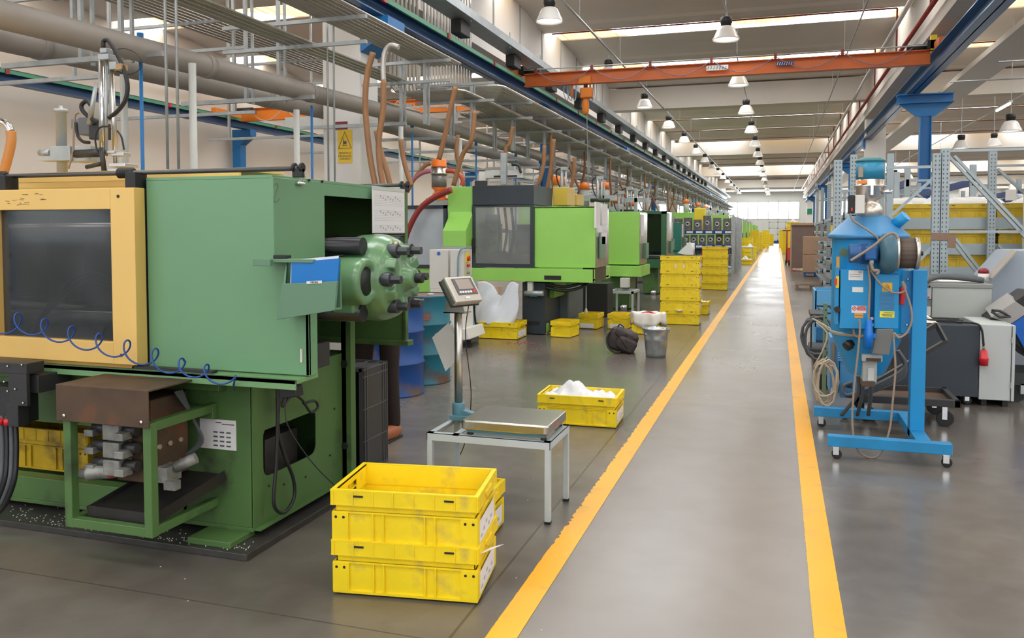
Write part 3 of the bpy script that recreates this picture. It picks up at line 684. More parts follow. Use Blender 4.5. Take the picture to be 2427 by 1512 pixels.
# what shows behind the window
mb = MB().box(-5.2, -2.95, 4.1, 4.12, 0.85, 1.7)
mb.build('rear_guard', mat('inner_dark', (0.02, 0.025, 0.022), 0.6), P)
MB().box(-3.12, -2.97, 3.3, 4.0, 0.9, 1.55).build('fixed_platen', GREEND, P, bevel=0.01)
MB().box(-4.6, -3.62, 3.35, 4.0, 1.15, 1.6).build('moving_platen', GREEND, P, bevel=0.02)
for z, y in ((1.5, 3.35), (1.5, 3.85), (1.05, 3.35), (1.05, 3.85)): MB().tube([(-4.5, y, z), (-3.0, y, z)], 0.04, 16).build('guide_bar', STEEL, P)
MB().box(-3.45, -3.12, 3.4, 3.9, 1.1, 1.45).build('mould', MOLD, P, bevel=0.01)
for i in range(3): MB().tube(spline([(-3.75 + 0.03 * i, 3.3, 0.95), (-3.5, 3.26, 1.12 + 0.02 * i), (-3.3, 3.28, 1.25 + 0.02 * i), (-3.12, 3.3, 1.22)]), 0.01, 8).build('water_hose', HOSEG, P)
MB().box(-4.4, -3.0, 3.35, 3.9, 0.84, 0.93).build('bed', OILY, P, bevel=0.01)
# document pockets, chart and clip on the end
pk = MB(); a = V((-2.150, 3.14, 1.10)); 
pk.bar((-2.155, 3.12, 1.105), (-1.86, 3.12, 1.145), 0.012, 0.012)
mb = MB(); q = [atY(660, 757, 3.10), atY(797, 735, 3.10), atY(803, 666, 3.10), atY(672, 672, 3.10)]
mb.hexa([V((p.x, 3.085 + 0.0, p.z)) for p in q] + [V((p.x, 3.10, p.z)) for p in q])
q2 = [atY(660, 757, 3.10), atY(797, 735, 3.10), atY(808, 612, 3.15), atY(680, 612, 3.15)]
mb.hexa([V((p.x, 3.14, p.z)) for p in q2] + [V((p.x, 3.15, p.z)) for p in q2])
mb.hexa([V((q[0].x, 3.10, q[0].z)), V((q[0].x + 0.01, 3.10, q[0].z)), V((q2[0].x + 0.01, 3.14, q2[0].z)), V((q2[0].x, 3.14, q2[0].z)), V((q[3].x, 3.10, q[3].z)), V((q[3].x + 0.01, 3.10, q[3].z)), V((q2[3].x + 0.01, 3.14, q2[3].z)), V((q2[3].x, 3.14, q2[3].z))])
mb.hexa([V((q[0].x, 3.10, q[0].z)), V((q[1].x, 3.10, q[1].z)), V((q[1].x, 3.14, q[1].z)), V((q[0].x, 3.14, q[0].z)), V((q[0].x, 3.10, q[0].z + 0.01)), V((q[1].x, 3.10, q[1].z + 0.01)), V((q[1].x, 3.14, q[1].z + 0.01)), V((q[0].x, 3.14, q[0].z + 0.01))])
GP = mat('pocket_green', (0.12, 0.24, 0.15), 0.42)
pk = mb.build('document_pocket', GP, P, bevel=0.002)
MB().box(-2.17, -1.9, 3.1, 3.2, 1.36, 1.375).box(-2.19, -2.1, 3.08, 3.1, 1.345, 1.375).build('pocket_shelf', GP, P, bevel=0.002)
lb = atY(744, 669, 3.08); MB().plate((lb.x, 3.083, lb.z), (1, 0, 0.06), (0, 0, 1), 0.075, 0.012).build('pocket_label', WHITE, pk)
text('ORDINI', 0.011, INK, pk, (lb.x, 3.0815, lb.z), (PI / 2, 0, 0))
def quad_sheet(name, pts, m, label, cat, t=0.004, parent=None):
    o = MB().face; mb = MB(); n = (pts[1] - pts[0]).cross(pts[3] - pts[0]).normalized() * t
    mb.hexa(list(pts) + [p + n for p in pts]); b = mb.build(name, m, parent)
    return tag(b, label, cat) if label else b
BLUEF = mat('blue_folder', (0.0, 0.17, 0.55), 0.35)
quad_sheet('folder', [V((atY(x, y, 3.11).x, 3.106, atY(x, y, 3.11).z)) for i, (x, y) in enumerate(((690, 735), (795, 725), (805, 612), (692, 622)))], BLUEF, 'bright blue folder standing in the green document pocket of the press', 'folder', -0.012)
quad_sheet('paper_stack', [V((atY(x, y, 3.13).x, 3.128, atY(x, y, 3.13).z)) for (x, y) in ((686, 735), (790, 725), (804, 606), (692, 616))], PAPER, 'stack of papers behind the blue folder in the document pocket', 'papers', 0.003)
MB_ = MB().box(-2.09, -2.06, 3.13, 3.16, 1.375, 1.40).box(-2.04, -2.01, 3.12, 3.15, 1.375, 1.41)
tag(MB().box(-2.12, -2.05, 3.13, 3.17, 1.375, 1.392).build('stapler', BLACK, bevel=0.004), 'small black stapler lying on the shelf above the document pocket', 'stapler')
ch = thing('wall_chart', 'white production chart hanging on the end of the green press', 'chart', (-2.14, 4.4, 1.36))
c4 = [atX(882, 440, -2.14), atX(958, 445, -2.14), atX(957, 552, -2.14), atX(886, 546, -2.14)]
ymin, ymax = c4[0].y, c4[1].y; zt, zb = c4[0].z, c4[2].z
MB().box(-2.142, -2.138, ymin, ymax, zb, zt).build('sheet', PAPER, ch)
mb = MB(); 
for blk in range(3):
    zt2 = zt - 0.05 - blk * 0.085
    for r in range(7):
        z = zt2 - r * 0.0095
        mb.box(-2.1378, -2.1375, ymin + 0.02, ymax - 0.02, z, z + 0.0012)
    for c in range(9):
        y = ymin + 0.09 + c * (ymax - ymin - 0.13) / 9
        mb.box(-2.1378, -2.137, y, y + 0.012, zt2 - 0.0 - (c % 3) * 0.008 - 0.012, zt2 - (c % 3) * 0.008)
mb.build('printed_grid', INKG, ch)
MB().box(-2.139, -2.136, ymin, ymax, zt - 0.02, zt).build('header_strip', mat('header', (0.55, 0.60, 0.55), 0.5), ch)
cl = atX(712, 432, -2.15)
cp = thing('bulldog_clip', 'small steel bulldog clip at the top corner of the press end panel', 'clip', cl)
MB().box(-2.155, -2.14, cl.y - 0.03, cl.y + 0.03, cl.z - 0.012, cl.z).build('jaw', CHROME, cp, bevel=0.003)
MB().bar((-2.15, cl.y - 0.01, cl.z), (-2.12, cl.y - 0.02, cl.z + 0.035), 0.02, 0.002).bar((-2.15, cl.y + 0.01, cl.z), (-2.14, cl.y + 0.03, cl.z + 0.03), 0.012, 0.002).build('lever', CHROME, cp)
for px, py in ((731, 427), (762, 430)): c = atX(px, py, -2.16); MB().cyl((-2.16, c.y, c.z), (-2.152, c.y, c.z), 0.007, n=10).build('bolt', BLACK, P)
# handwritten mark "2" on the end panel
c = atX(655, 458, -2.158); MB().tube(spline([(-2.158, c.y - 0.02, c.z + 0.03), (-2.158, c.y + 0.005, c.z + 0.045), (-2.158, c.y + 0.012, c.z + 0.025), (-2.158, c.y - 0.02, c.z - 0.03), (-2.158, c.y, c.z - 0.04), (-2.158, c.y + 0.03, c.z - 0.02)]), 0.0012, 4).build('pen_mark', INK, P)
tie_c = atY(713, 843, 3.19); MB().box(tie_c.x - 0.003, tie_c.x + 0.003, 3.19, 3.2, tie_c.z - 0.03, tie_c.z + 0.03).build('cable_tie', WHITE, P)
# printed sheet on the base
a = atY(475, 990, 3.3); b = atY(561, 1068, 3.3)
sh = MB().box(a.x, b.x, 3.295, 3.3, b.z, a.z).build('schematic_plate', PAPER, P)
mb = MB(); w = b.x - a.x; h = a.z - b.z
for i in range(4):
    for j in range(3): mb.box(a.x + w * (0.38 + 0.18 * j), a.x + w * (0.50 + 0.18 * j), 3.2935, 3.2948, b.z + h * (0.1 + 0.15 * i), b.z + h * (0.15 + 0.15 * i))
mb.box(a.x + w * 0.62, a.x + w * 0.96, 3.2935, 3.2948, a.z - h * 0.16, a.z - h * 0.13).box(a.x + w * 0.45, a.x + w * 0.6, 3.2935, 3.2948, a.z - h * 0.12, a.z - h * 0.08)
mb.build('printing', INK, sh)
# valve stand in front
F = P; X0, X1, YF, Z0 = -3.03, -2.55, 2.85, 0.17
mb = MB(); t = 0.042
mb.box(X0, X0 + t, YF, YF + t, Z0, 0.67).box(X1 - t, X1, YF, YF + t, Z0, 0.67).box(X0 + 0.001, X1 - 0.001, YF + 0.001, YF + t - 0.001, Z0 + 0.001, Z0 + t)
mb.box(X1 - t + 0.001, X1 - 0.002, YF + t - 0.002, 3.3, Z0 + 0.002, Z0 + t - 0.001).box(X0 + 0.002, X0 + t - 0.002, YF + t - 0.002, 3.3, Z0 + 0.002, Z0 + t - 0.001).box(X1 - t + 0.001, X1 - 0.002, YF + t - 0.002, 3.3, 0.631, 0.63 + t).box(X0 + 0.001, X0 + t - 0.001, YF + t - 0.002, 3.3, 0.631, 0.63 + t).box(X0, X1, 3.26, 3.3, 0.6, 0.66)
fr = mb.build('valve_stand', GREEND, F, bevel=0.003)
mb = MB().box(X0 - 0.015, X1 + 0.008, YF - 0.02, YF - 0.012, 0.655, 0.815).box(X0 - 0.015, X1 + 0.008, YF - 0.02, 3.28, 0.81, 0.818).box(X0 - 0.015, X0 - 0.01, YF - 0.02, 3.28, 0.66, 0.815)
cv = mb.build('valve_cover', RUST, fr, bevel=0.004)
mb = MB()
for x in (X0 + 0.03, X1 - 0.03): mb.lathe([(0.0, 0), (0.009, 0), (0.009, 0.004), (0.0, 0.005)], (x, YF - 0.02, 0.68), (0, -1, 0), 10)
mb.build('screw', CHROME, fr)
MB().box(-2.86, -2.66, 2.98, 3.22, 0.36, 0.74).build('manifold_block', RUST, fr, bevel=0.006)
for i in range(9):
    y = 3.02 + 0.07 * (i % 3); z = 0.42 + 0.1 * (i // 3); MB().lathe([(0.0, 0.0), (0.012, 0.0), (0.012, 0.012), (0.006, 0.012), (0.0, 0.012)], (-2.66, y, z), 'X', 10).build('hex_plug', mat('plug_tan', (0.35, 0.28, 0.19), 0.5), fr)
VB = mat('valve_grey', (0.24, 0.24, 0.225), 0.42, metal=0.3, var=0.3, vscale=22)
for i, z in enumerate((0.60, 0.52, 0.44)):
    v = MB().box(-2.86, -2.77, 2.90, 2.98, z - 0.035, z + 0.035).build('solenoid_valve', VB, fr, bevel=0.004)
    MB().tube([(-2.94, 2.94, z + 0.01), (-2.86, 2.94, z + 0.01)], 0.024, 14).build('coil', DARK, v); MB().tube([(-2.77, 2.94, z + 0.01), (-2.70, 2.94, z + 0.01)], 0.024, 14).build('coil', DARK, v)
    MB().box(-2.96, -2.91, 2.895, 2.95, z - 0.025, z + 0.005).build('connector', VB, v, bevel=0.003); MB().box(-2.77, -2.72, 2.87, 2.93, z - 0.025, z + 0.008).build('connector', VB, v, bevel=0.003)
v = MB().box(-2.70, -2.60, 3.0, 3.1, 0.36, 0.43).build('proportional_valve', VB, fr, bevel=0.004)
MB().tube([(-2.60, 3.06, 0.42), (-2.52, 3.10, 0.46)], 0.026, 14).box(-2.6, -2.54, 2.98, 3.02, 0.34, 0.38).build('coil', VB, v)
v = MB().lathe([(0.0, 0), (0.022, 0), (0.024, 0.03), (0.035, 0.035), (0.035, 0.045), (0.032, 0.05), (0.032, 0.16), (0.0, 0.16)], (-2.985, 2.90, 0.40), (0.95, 0.25, 0.1), 20).build('adjusting_knob', VB, fr)
MB().tube([(-2.88, 2.92, 0.405), (-2.82, 2.93, 0.41)], 0.02, 12).build('red_cap', RED, fr, bevel=0.004)
for i in range(3): MB().tube(spline([(-2.63, 3.1 + 0.02 * i, 0.76), (-2.6, 3.18, 0.62), (-2.6 + 0.01 * i, 3.22, 0.5), (-2.68, 3.2, 0.42)]), 0.007, 6).build('wire', HOSEG, fr)
mb = MB(); pts = [(-2.95, 2.9, 0.235), (-2.58, 2.9, 0.235), (-2.50, 3.28, 0.33), (-2.88, 3.28, 0.33)]
mb.hexa([V(p) for p in pts] + [V(p) + V((0, 0, 0.004)) for p in pts]); mb.bar(pts[1], pts[2], 0.004, 0.05).bar(pts[0], pts[1], 0.004, 0.05).bar(pts[0], pts[3], 0.004, 0.04)
mb.build('drip_tray', mat('tray_black', (0.035, 0.032, 0.032), 0.35, var=0.2, metal=0.4), fr)
# dark bracket with hoses at the left edge of the photo
br = MB(); pbox(br, -60, 862, 62, 880, 2.95, 0.1); pbox(br, 20, 885, 62, 960, 2.95, 0.02); pbox(br, 60, 890, 90, 930, 3.0, 0.2); pbox(br, -40, 920, 40, 1000, 3.0, 0.12); pbox(br, 15, 960, 42, 1010, 2.95, 0.06)
br = br.build('side_bracket', DARK, P, bevel=0.003)
for i, (x, y) in enumerate(((10, 905), (52, 865), (55, 955), (18, 927), (36, 922), (18, 868))): c = atY(x, y, 2.945); MB().lathe([(0.005, 0), (0.005, 0.004), (0, 0.005)], c, (0, -1, 0), 8).build('bolt', CHROME, br)
for i in range(4):
    x = 4 + 11 * i
    MB().tube(spline([atY(x, 985, 3.0), atY(x + 2, 1080, 2.98), atY(x - 6, 1150, 2.96), atY(x - 40, 1215, 2.98), atY(x - 90, 1215, 3.0)]), 0.011, 8).build('hydraulic_hose', CABLEB if i % 2 else HOSEG, P)
for x in (0, 18): a = atY(x, 1000, 2.96); MB().tube([(a.x, 2.96, a.z - 0.015), (a.x, 2.96, a.z + 0.015)], 0.017, 10).build('red_sleeve', RED, P)

# robot on top of the press
R = thing('picking_robot', 'grey pneumatic picking arm with chrome rods above the green press', 'robot', (-4.0, 3.75, 1.75))
c = atY(148, 420, 3.9); top = atY(148, 258, 3.9).z
MB().lathe([(0.03, c.z - 0.05), (0.03, 0.0 + top - 0.02), (0.038, top - 0.02), (0.038, top), (0.012, top), (0.012, top + 0.018), (0.0, top + 0.018)], (c.x, 3.9, 0), 'Z', 20).build('column', mat('robot_alu', (0.50, 0.53, 0.54), 0.4, metal=0.25, var=0.1), R)
mb = MB(); pbox(mb, 118, 345, 165, 382, 3.82, 0.14); pbox(mb, 165, 345, 214, 384, 3.84, 0.12); mb.build('cross_arm', GALV, R, bevel=0.004)
MB().tube([atY(180, 365, 3.78), atY(240, 362, 3.74)], 0.024, 16).build('arm_cylinder', DARK, R)
mb = MB(); pbox(mb, 86, 374, 120, 381, 3.85, 0.1); mb.tube([atY(95, 362, 3.9), atY(120, 362, 3.9)], 0.02, 10); mb.build('sensor', GALV, R)
mb = MB(); pbox(mb, 185, 276, 212, 320, 3.8, 0.1); pbox(mb, 168, 280, 186, 306, 3.82, 0.06); mb.build('motor', mat('motor_grey', (0.16, 0.17, 0.18), 0.4), R, bevel=0.006)
mb = MB(); pbox(mb, 210, 290, 238, 330, 3.76, 0.08); mb.build('carriage', DARK, R, bevel=0.005)
MB().tube([atY(212, 295, 3.74), atY(228, 196, 3.74)], [0.016, 0.01], 14).build('gas_spring', GALV, R)
for (a, b, r, m) in (((240, 135), (246, 400), 0.012, CHROME), ((252, 135), (252, 370), 0.009, GALV), ((264, 160), (275, 390), 0.013, STEEL), ((236, 140), (238, 360), 0.007, GALV)):
    MB().tube([atY(*a, 3.72), atY(*b, 3.72)], r, 14).build('guide_rod', m, R)
mb = MB(); pbox(mb, 231, 126, 256, 142, 3.69, 0.07); pbox(mb, 236, 113, 252, 126, 3.7, 0.05); pbox(mb, 258, 145, 275, 165, 3.7, 0.05); mb.build('top_bracket', GALV, R, bevel=0.003)
mb = MB(); pbox(mb, 274, 150, 287, 165, 3.69, 0.05); mb.build('end_sensor', mat('sensor_bronze', (0.42, 0.26, 0.12), 0.4), R)
mb = MB(); pbox(mb, 238, 356, 270, 364, 3.69, 0.08); pbox(mb, 256, 386, 296, 396, 3.68, 0.1); pbox(mb, 254, 400, 280, 408, 3.68, 0.08); pbox(mb, 262, 360, 292, 370, 3.7, 0.06); mb.build('lower_bracket', STEEL, R, bevel=0.003)
mb = MB(); mb.tube([atY(205, 396, 3.7), atY(240, 388, 3.7)], 0.012, 10); mb.tube([atY(240, 350, 3.68), atY(247, 405, 3.68)], 0.014, 10); mb.build('gripper', DARK, R)
def hose(name, label, cat, pts, r, m, n=8, parent=None, group=None):
    o = MB().tube(spline(pts, n), r, 8).build(name, m, parent)
    return tag(o, label, cat, group) if label else o
hose('hose', None, None, [atY(x, y, 3.71) for x, y in ((245, 112), (246, 98), (256, 96), (272, 118), (292, 160), (302, 200), (298, 235), (280, 262), (258, 280))], 0.012, BLACK, parent=R)
hose('hose', None, None, [atY(x, y, 3.74) for x, y in ((232, 290), (214, 280), (196, 262), (194, 248), (206, 240), (216, 250))], 0.012, BLACK, parent=R)
hose('hose', None, None, [atY(x, y, 3.74) for x, y in ((180, 290), (184, 320), (196, 335), (212, 338))], 0.009, BLACK, parent=R)
hose('hose', None, None, [atY(x, y, 3.68) for x, y in ((244, 385), (230, 355), (226, 325), (236, 303), (256, 300), (262, 306))], 0.005, BLACK, parent=R)
hose('hose', None, None, [atY(x, y, 3.68) for x, y in ((278, 310), (288, 325), (294, 355))], 0.005, BLACK, parent=R)
hose('hose', None, None, [atY(x, y, 3.76) for x, y in ((188, 266), (178, 275), (174, 320), (173, 360), (162, 400))], 0.006, CABLE, parent=R)
hose('hose', None, None, [atY(x, y, 3.72) for x, y in ((276, 168), (300, 176), (325, 170), (336, 150), (325, 128), (300, 116), (280, 116))], 0.0025, BLACK, parent=R, n=6)

# blue coiled air hose along the door
pts = []
path = spline([atY(-60, 790, 3.0), atY(30, 765, 3.02), atY(110, 780, 3.03), atY(200, 805, 3.04), atY(300, 830, 3.05), atY(400, 860, 3.05), atY(470, 878, 3.02), atY(540, 895, 3.0)], 34)
arcl = 0.0; prev = path[0]
for i, p in enumerate(path):
    arcl += (p - prev).length; prev = p; a = arcl / 0.158 * 2 * PI + 2.2; k = 0.055 if i < len(path) - 60 else 0.042
    pts.append(p + V((-0.62 * k * math.sin(a), -0.02 * math.sin(a), k * math.cos(a) * 0.85)))
tail = [atY(553, 915, 3.12), atY(556, 925, 3.2)]
cb = MB().tube(spline(pts, 3) + tail, 0.0042, 8).build('coiled_air_hose', mat('hose_blue', (0.01, 0.06, 0.30), 0.3))
tag(cb, 'dark blue coiled air hose sagging across the yellow guard door', 'hose')
# black power cable loops on the base, adapter
hose('power_cable', 'black cable hanging in a long loop from the press ledge to the floor', 'cable', [V((-2.3 + 0.0 * i, y, z)) for i, (y, z) in enumerate(((3.42, 0.82), (3.42, 0.6), (3.4, 0.35), (3.38, 0.18), (3.46, 0.11), (3.55, 0.15), (3.55, 0.25), (3.47, 0.4), (3.42, 0.55), (3.46, 0.8)))], 0.009, CABLEB)
hose('power_cable', 'short black cable loop above the opening in the press base', 'cable', [V((-2.29, y, z)) for (y, z) in ((3.54, 0.82), (3.55, 0.72), (3.47, 0.68), (3.45, 0.64), (3.53, 0.68), (3.62, 0.64), (3.7, 0.56), (3.77, 0.57), (3.74, 0.61), (3.63, 0.62))], 0.007, CABLEB)
ad = atX(722, 920, -2.05); t = MB().cbox((-2.08, 3.2, 0.775), (0.09, 0.06, 0.05), (0, -0.15, 0)).build('power_adapter', BLACK, bevel=0.005)
tag(t, 'black power adapter hanging under the corner of the press ledge', 'adapter')
hose('thin_cable', 'thin black cable from the adapter sagging to the floor behind the yellow crates', 'cable', [(-2.11, 3.2, 0.75), (-2.1, 3.2, 0.62), (-2.03, 3.3, 0.42), (-1.95, 3.5, 0.2), (-1.9, 3.75, 0.01), (-1.85, 4.1, 0.008), (-1.86, 4.4, 0.008), (-1.72, 4.42, 0.25), (-1.66, 4.38, 0.55), (-1.67, 4.32, 0.9), (-1.63, 4.28, 1.12)], 0.0028, CABLEB, n=10)
# zinc posts, air drops and vacuum hoses around the press
for (px, y0_, Y) in ((458, 150, 6.6), (295, 165, 6.9), (703, 260, 8.6), (1090, 300, 13.5), (950, 300, 11.0)):
    p = atY(px, 300, Y); zt_ = atY(px, y0_, Y).z
    tag(MB().tube([(p.x, Y, 0), (p.x, Y, min(zt_, 3.1))], 0.036, 12).build('pipe_post', mat('post_light', (0.52, 0.53, 0.50), 0.4)), 'pale round standing post under the thick pipes behind the green press', 'post', 'round posts under the pipes')
for (px, Y, zt) in ((395, 6.1, 7.2), (421, 6.1, 7.2), (777, 9.4, 7.2), (792, 9.4, 7.2)):
    p = atY(px, 250, Y); tag(MB().tube([(p.x, Y, 0.5), (p.x, Y, zt)], 0.013, 8).build('riser_pipe', GALV), 'thin galvanised riser pipe going up through the racks', 'pipe', 'thin galvanised risers')
for i, (px, Y) in enumerate(((340, 6.36), (742, 9.34), (977, 12.4), (1130, 15.4), (1200, 18.0), (1262, 20.0))):
    p = atY(px, 250, Y); tag(MB().tube([(-5.72, Y, 0.6), (-5.72, Y, 3.1)], 0.017, 8).cyl((-5.72, Y, 3.18), (-5.72, Y, 3.35), 0.03).build('air_drop', BLUEP), 'thin blue air pipe dropping from the thick grey pipe', 'pipe', 'blue air drops')
hose('vacuum_hose', 'ribbed brown suction hose at the left edge of the photo', 'hose', [atY(x, y, 3.9) for x, y in ((0, 430), (14, 390), (26, 340), (26, 310))], 0.028, HOSEO)
hose('vacuum_elbow', 'chrome elbow on top of the brown hose at the left edge', 'pipe', [atY(x, y, 3.9) for x, y in ((26, 312), (16, 295), (-8, 288), (-50, 290))], 0.022, CHROME)
hose('vacuum_hose', 'brown suction hose hanging from the near tube deck, left one', 'hose', [atY(x, y, 8.2) for x, y in ((884, 124), (870, 180), (866, 250), (872, 330), (882, 400), (890, 440))], 0.034, HOSEB)
hose('vacuum_hose', 'brown suction hose hanging from the near tube deck, right one', 'hose', [atY(x, y, 8.2) for x, y in ((909, 190), (908, 260), (898, 330), (900, 390), (908, 440))], 0.034, HOSEB)
hose('tube_elbow', 'pale bent tube at the head of the brown hoses', 'pipe', [atY(x, y, 8.2) for x, y in ((945, 112), (925, 108), (912, 125), (908, 160), (909, 192))], 0.030, TUBEL)
# ================================================================== yellow crates
def ring(mb, hx, hy, z0, z1, t):
    mb.box(-hx, hx, -hy, -hy + t, z0, z1).box(-hx, hx, hy - t, hy, z0, z1).box(-hx, -hx + t, -hy + t, hy - t, z0, z1).box(hx - t, hx, -hy + t, hy - t, z0, z1)
def crate_body(L, W, H, ribs=True, hand=True):
    mb = MB(); hx, hy = L / 2, W / 2; t = 0.004; zb = H * 0.60; zr = H * 0.72
    mb.box(-hx + 0.02, hx - 0.02, -hy + 0.02, hy - 0.02, 0.0, 0.012)
    ring(mb, hx - 0.014, hy - 0.014, 0.004, zb, t)
    ring(mb, hx - 0.006, hy - 0.006, zb - 0.006, zb, 0.012)
    ring(mb, hx - 0.006, hy - 0.006, 0.006, 0.016, 0.012)
    mb.box(-hx + 0.018, hx - 0.018, -hy + 0.018, -hy + 0.018 + t, zb, H).box(-hx + 0.018, hx - 0.018, hy - 0.018 - t, hy - 0.018, zb, H)
    for s in (-1, 1):                                  # end walls with hand slots
        x = s * (hx - 0.018); x0, x1 = min(x, x - s * t), max(x, x - s * t); g = 0.055 if hand else 0
        if g:
            mb.box(x0, x1, -hy + 0.018, -g, zb, H).box(x0, x1, g, hy - 0.018, zb, H).box(x0, x1, -g, g, H - 0.03, H)
        else: mb.box(x0, x1, -hy + 0.018, hy - 0.018, zb, H)
    ring(mb, hx, hy, H - 0.007, H, 0.022); ring(mb, hx, hy, zr, zr + 0.005, 0.018)
    ring(mb, hx - 0.001, hy - 0.001, zr, H - 0.004, 0.0035)
    if ribs:
        n = max(3, int(L / 0.085)); 
        for i in range(n + 1):
            x = -hx + 0.012 + (L - 0.024) * i / n
            for s in (-1, 1): mb.box(x - 0.0025, x + 0.0025, s * (hy + 0.0028), s * (hy - 0.012), zr, H - 0.003)
        for fx in (-0.78, -0.42, -0.28, 0.28, 0.42, 0.78) if L > 0.5 else (-0.7, 0, 0.7):
            for s in (-1, 1): mb.box(fx * hx - 0.003, fx * hx + 0.003, s * (hy - 0.004), s * (hy - 0.016), 0.012, zb - 0.003)
        for s in (-1, 1):                              # corner pads
            for q in (-1, 1):
                mb.box(s * (hx - 0.006), s * (hx - 0.075), q * (hy - 0.0045), q * (hy - 0.016), 0.012, zb - 0.004)
                mb.box(s * (hx - 0.0045), s * (hx - 0.016), q * (hy - 0.006), q * (hy - 0.06), 0.012, zb - 0.004)
        m = max(2, int(W / 0.1))
        for i in range(m + 1):
            y = -hy + 0.012 + (W - 0.024) * i / m
            for s in (-1, 1): mb.box(s * (hx + 0.0028), s * (hx - 0.012), y - 0.0025, y + 0.0025, zr, H - 0.003)
        if hand:
            for s in (-1, 1):                          # curved grip lip over the slot
                for k in range(8):
                    a0, a1 = PI * k / 8, PI * (k + 1) / 8
                    p = [(0.06 * math.cos(a), H * 0.88 - 0.022 * math.sin(a)) for a in (a0, a1)]
                    mb.hexa([V((s * (hx - 0.002), p[0][0], H * 0.9)), V((s * (hx - 0.002), p[1][0], H * 0.9)), V((s * (hx + 0.006), p[1][0], H * 0.9)), V((s * (hx + 0.006), p[0][0], H * 0.9)),
                             V((s * (hx - 0.002), p[0][0], p[0][1] - 0.004)), V((s * (hx - 0.002), p[1][0], p[1][1] - 0.004)), V((s * (hx + 0.006), p[1][0], p[1][1] - 0.004)), V((s * (hx + 0.006), p[0][0], p[0][1] - 0.004))])
    return mb
def crate(L, W, H, label_end=0, m=YELLOW, holes=True, hand=True):
    t = thing('plastic_crate', 'crate', 'crate')
    crate_body(L, W, H, hand=hand).build('body', m, t)
    hx, hy = L / 2, W / 2
    if holes:
        mb = MB()
        for s in (-1, 1):
            for q in (-1, 1):
                for dx in (0.022, 0.055): mb.cyl((s * (hx - dx), q * (hy - 0.0045), H * 0.5), (s * (hx - dx), q * (hy - 0.0035), H * 0.5), 0.006, n=8)
                mb.box(s * (hx - 0.10), s * (hx - 0.14), q * (hy + 0.003), q * (hy - 0.001), H * 0.88, H * 0.91)
        mb.build('drain_holes', BLACK, t)
    if label_end:
        l = MB().box(hx - 0.0045, hx - 0.0035, -hy * 0.75, hy * 0.75, H * 0.1, H * 0.5).build('paper_label', PAPER, t)
        mb = MB()
        for k in range(5): mb.box(hx - 0.0036, hx - 0.003, -hy * 0.65 + 0.05 * k, -hy * 0.65 + 0.05 * k + 0.03, H * (0.16 + 0.06 * (k % 3)), H * (0.22 + 0.06 * (k % 3)))
        mb.build('printing', INKG, l)
    return t
def bag_mound(name, label, cat, c, lx, ly, h, rz=0, seed=1, m=BAG, group=None, peaks=((0, 0, 1),)):
    rnd = random.Random(seed); ph = [rnd.uniform(0, 6) for _ in range(8)]
    def fn(u, v):
        x = (u - 0.5) * lx; y = (v - 0.5) * ly
        e = (max(0, 1 - abs(2 * u - 1) ** 3)) * (max(0, 1 - abs(2 * v - 1) ** 3))
        z = sum(k * math.exp(-(((u - 0.5) * 2 - px) ** 2 + ((v - 0.5) * 2 - py) ** 2) / 0.16) for px, py, k in peaks) * h
        z = z * e + 0.012 * math.sin(x * 70 + ph[0] + 3 * math.sin(y * 30)) + 0.010 * math.sin(y * 90 + x * 40 + ph[1]) + 0.02 * math.sin(x * 20 + y * 25 + ph[2])
        w = V((x, y, z)); w.rotate(Euler((0, 0, rz))); return V(c) + w
    o = MB().grid(fn, 34, 24).build(name, m, solid=0.002)
    return tag(o, label, cat, group)
# the two big crates in front
big = crate(0.62, 0.40, 0.228, label_end=1)
ANG = 0.144; BC = V((-1.452, 3.18, 0))
big.location = BC + V((0, 0, 0.004)); big.rotation_euler = (0, 0, ANG); big['label'] = 'large yellow crate on the floor in front, under the empty open one'
dup(big, BC + V((-0.002, 0.0, 0.213)), ANG + 0.005, 'empty open yellow crate on top of the two-crate stack in front')
o = MB().hexa([V(p) for p in ((-1.13, 3.06, 0.195), (-1.11, 3.14, 0.195), (-1.06, 3.17, 0.205), (-1.09, 3.1, 0.205), (-1.13, 3.06, 0.197), (-1.11, 3.14, 0.197), (-1.06, 3.17, 0.207), (-1.09, 3.1, 0.207))]).build('paper_slip', PAPER)
tag(o, 'white paper slip sticking out between the two stacked crates in front', 'paper')
dup(big, (-1.61, 3.73, 0.004), ANG - 0.10, 'yellow crate mostly hidden behind the two-crate stack in front')
dup(big, (-1.455, 6.29, 0.004), 0.03, 'yellow crate with a white plastic bag standing beside the walkway')
bag_mound('plastic_bag', 'white plastic bag heaped inside the yellow crate beside the walkway', 'bag', (-1.46, 6.29, 0.19), 0.56, 0.34, 0.09, 0.03, 4, peaks=((-0.35, 0, 1.0), (0.2, 0.1, 0.6), (-0.7, 0, 0.4), (0.7, 0, 0.3)))
YDIRT_SHADE = mat('crate_yellow_dirty_shaded', (0.50, 0.33, 0.01), 0.5, var=0.15, vscale=5, dirt=(0.20, 0.13, 0.02), dirt_amt=0.4, dscale=6)  # darker copy of the crate yellow: dirt plus the shade inside the base
oc = crate(0.62, 0.40, 0.228, m=YDIRT_SHADE, hand=False); oc.location = (-3.76, 3.60, 0.202); oc['label'] = 'dirty, shade-darkened yellow crate lying inside the base of the green press'
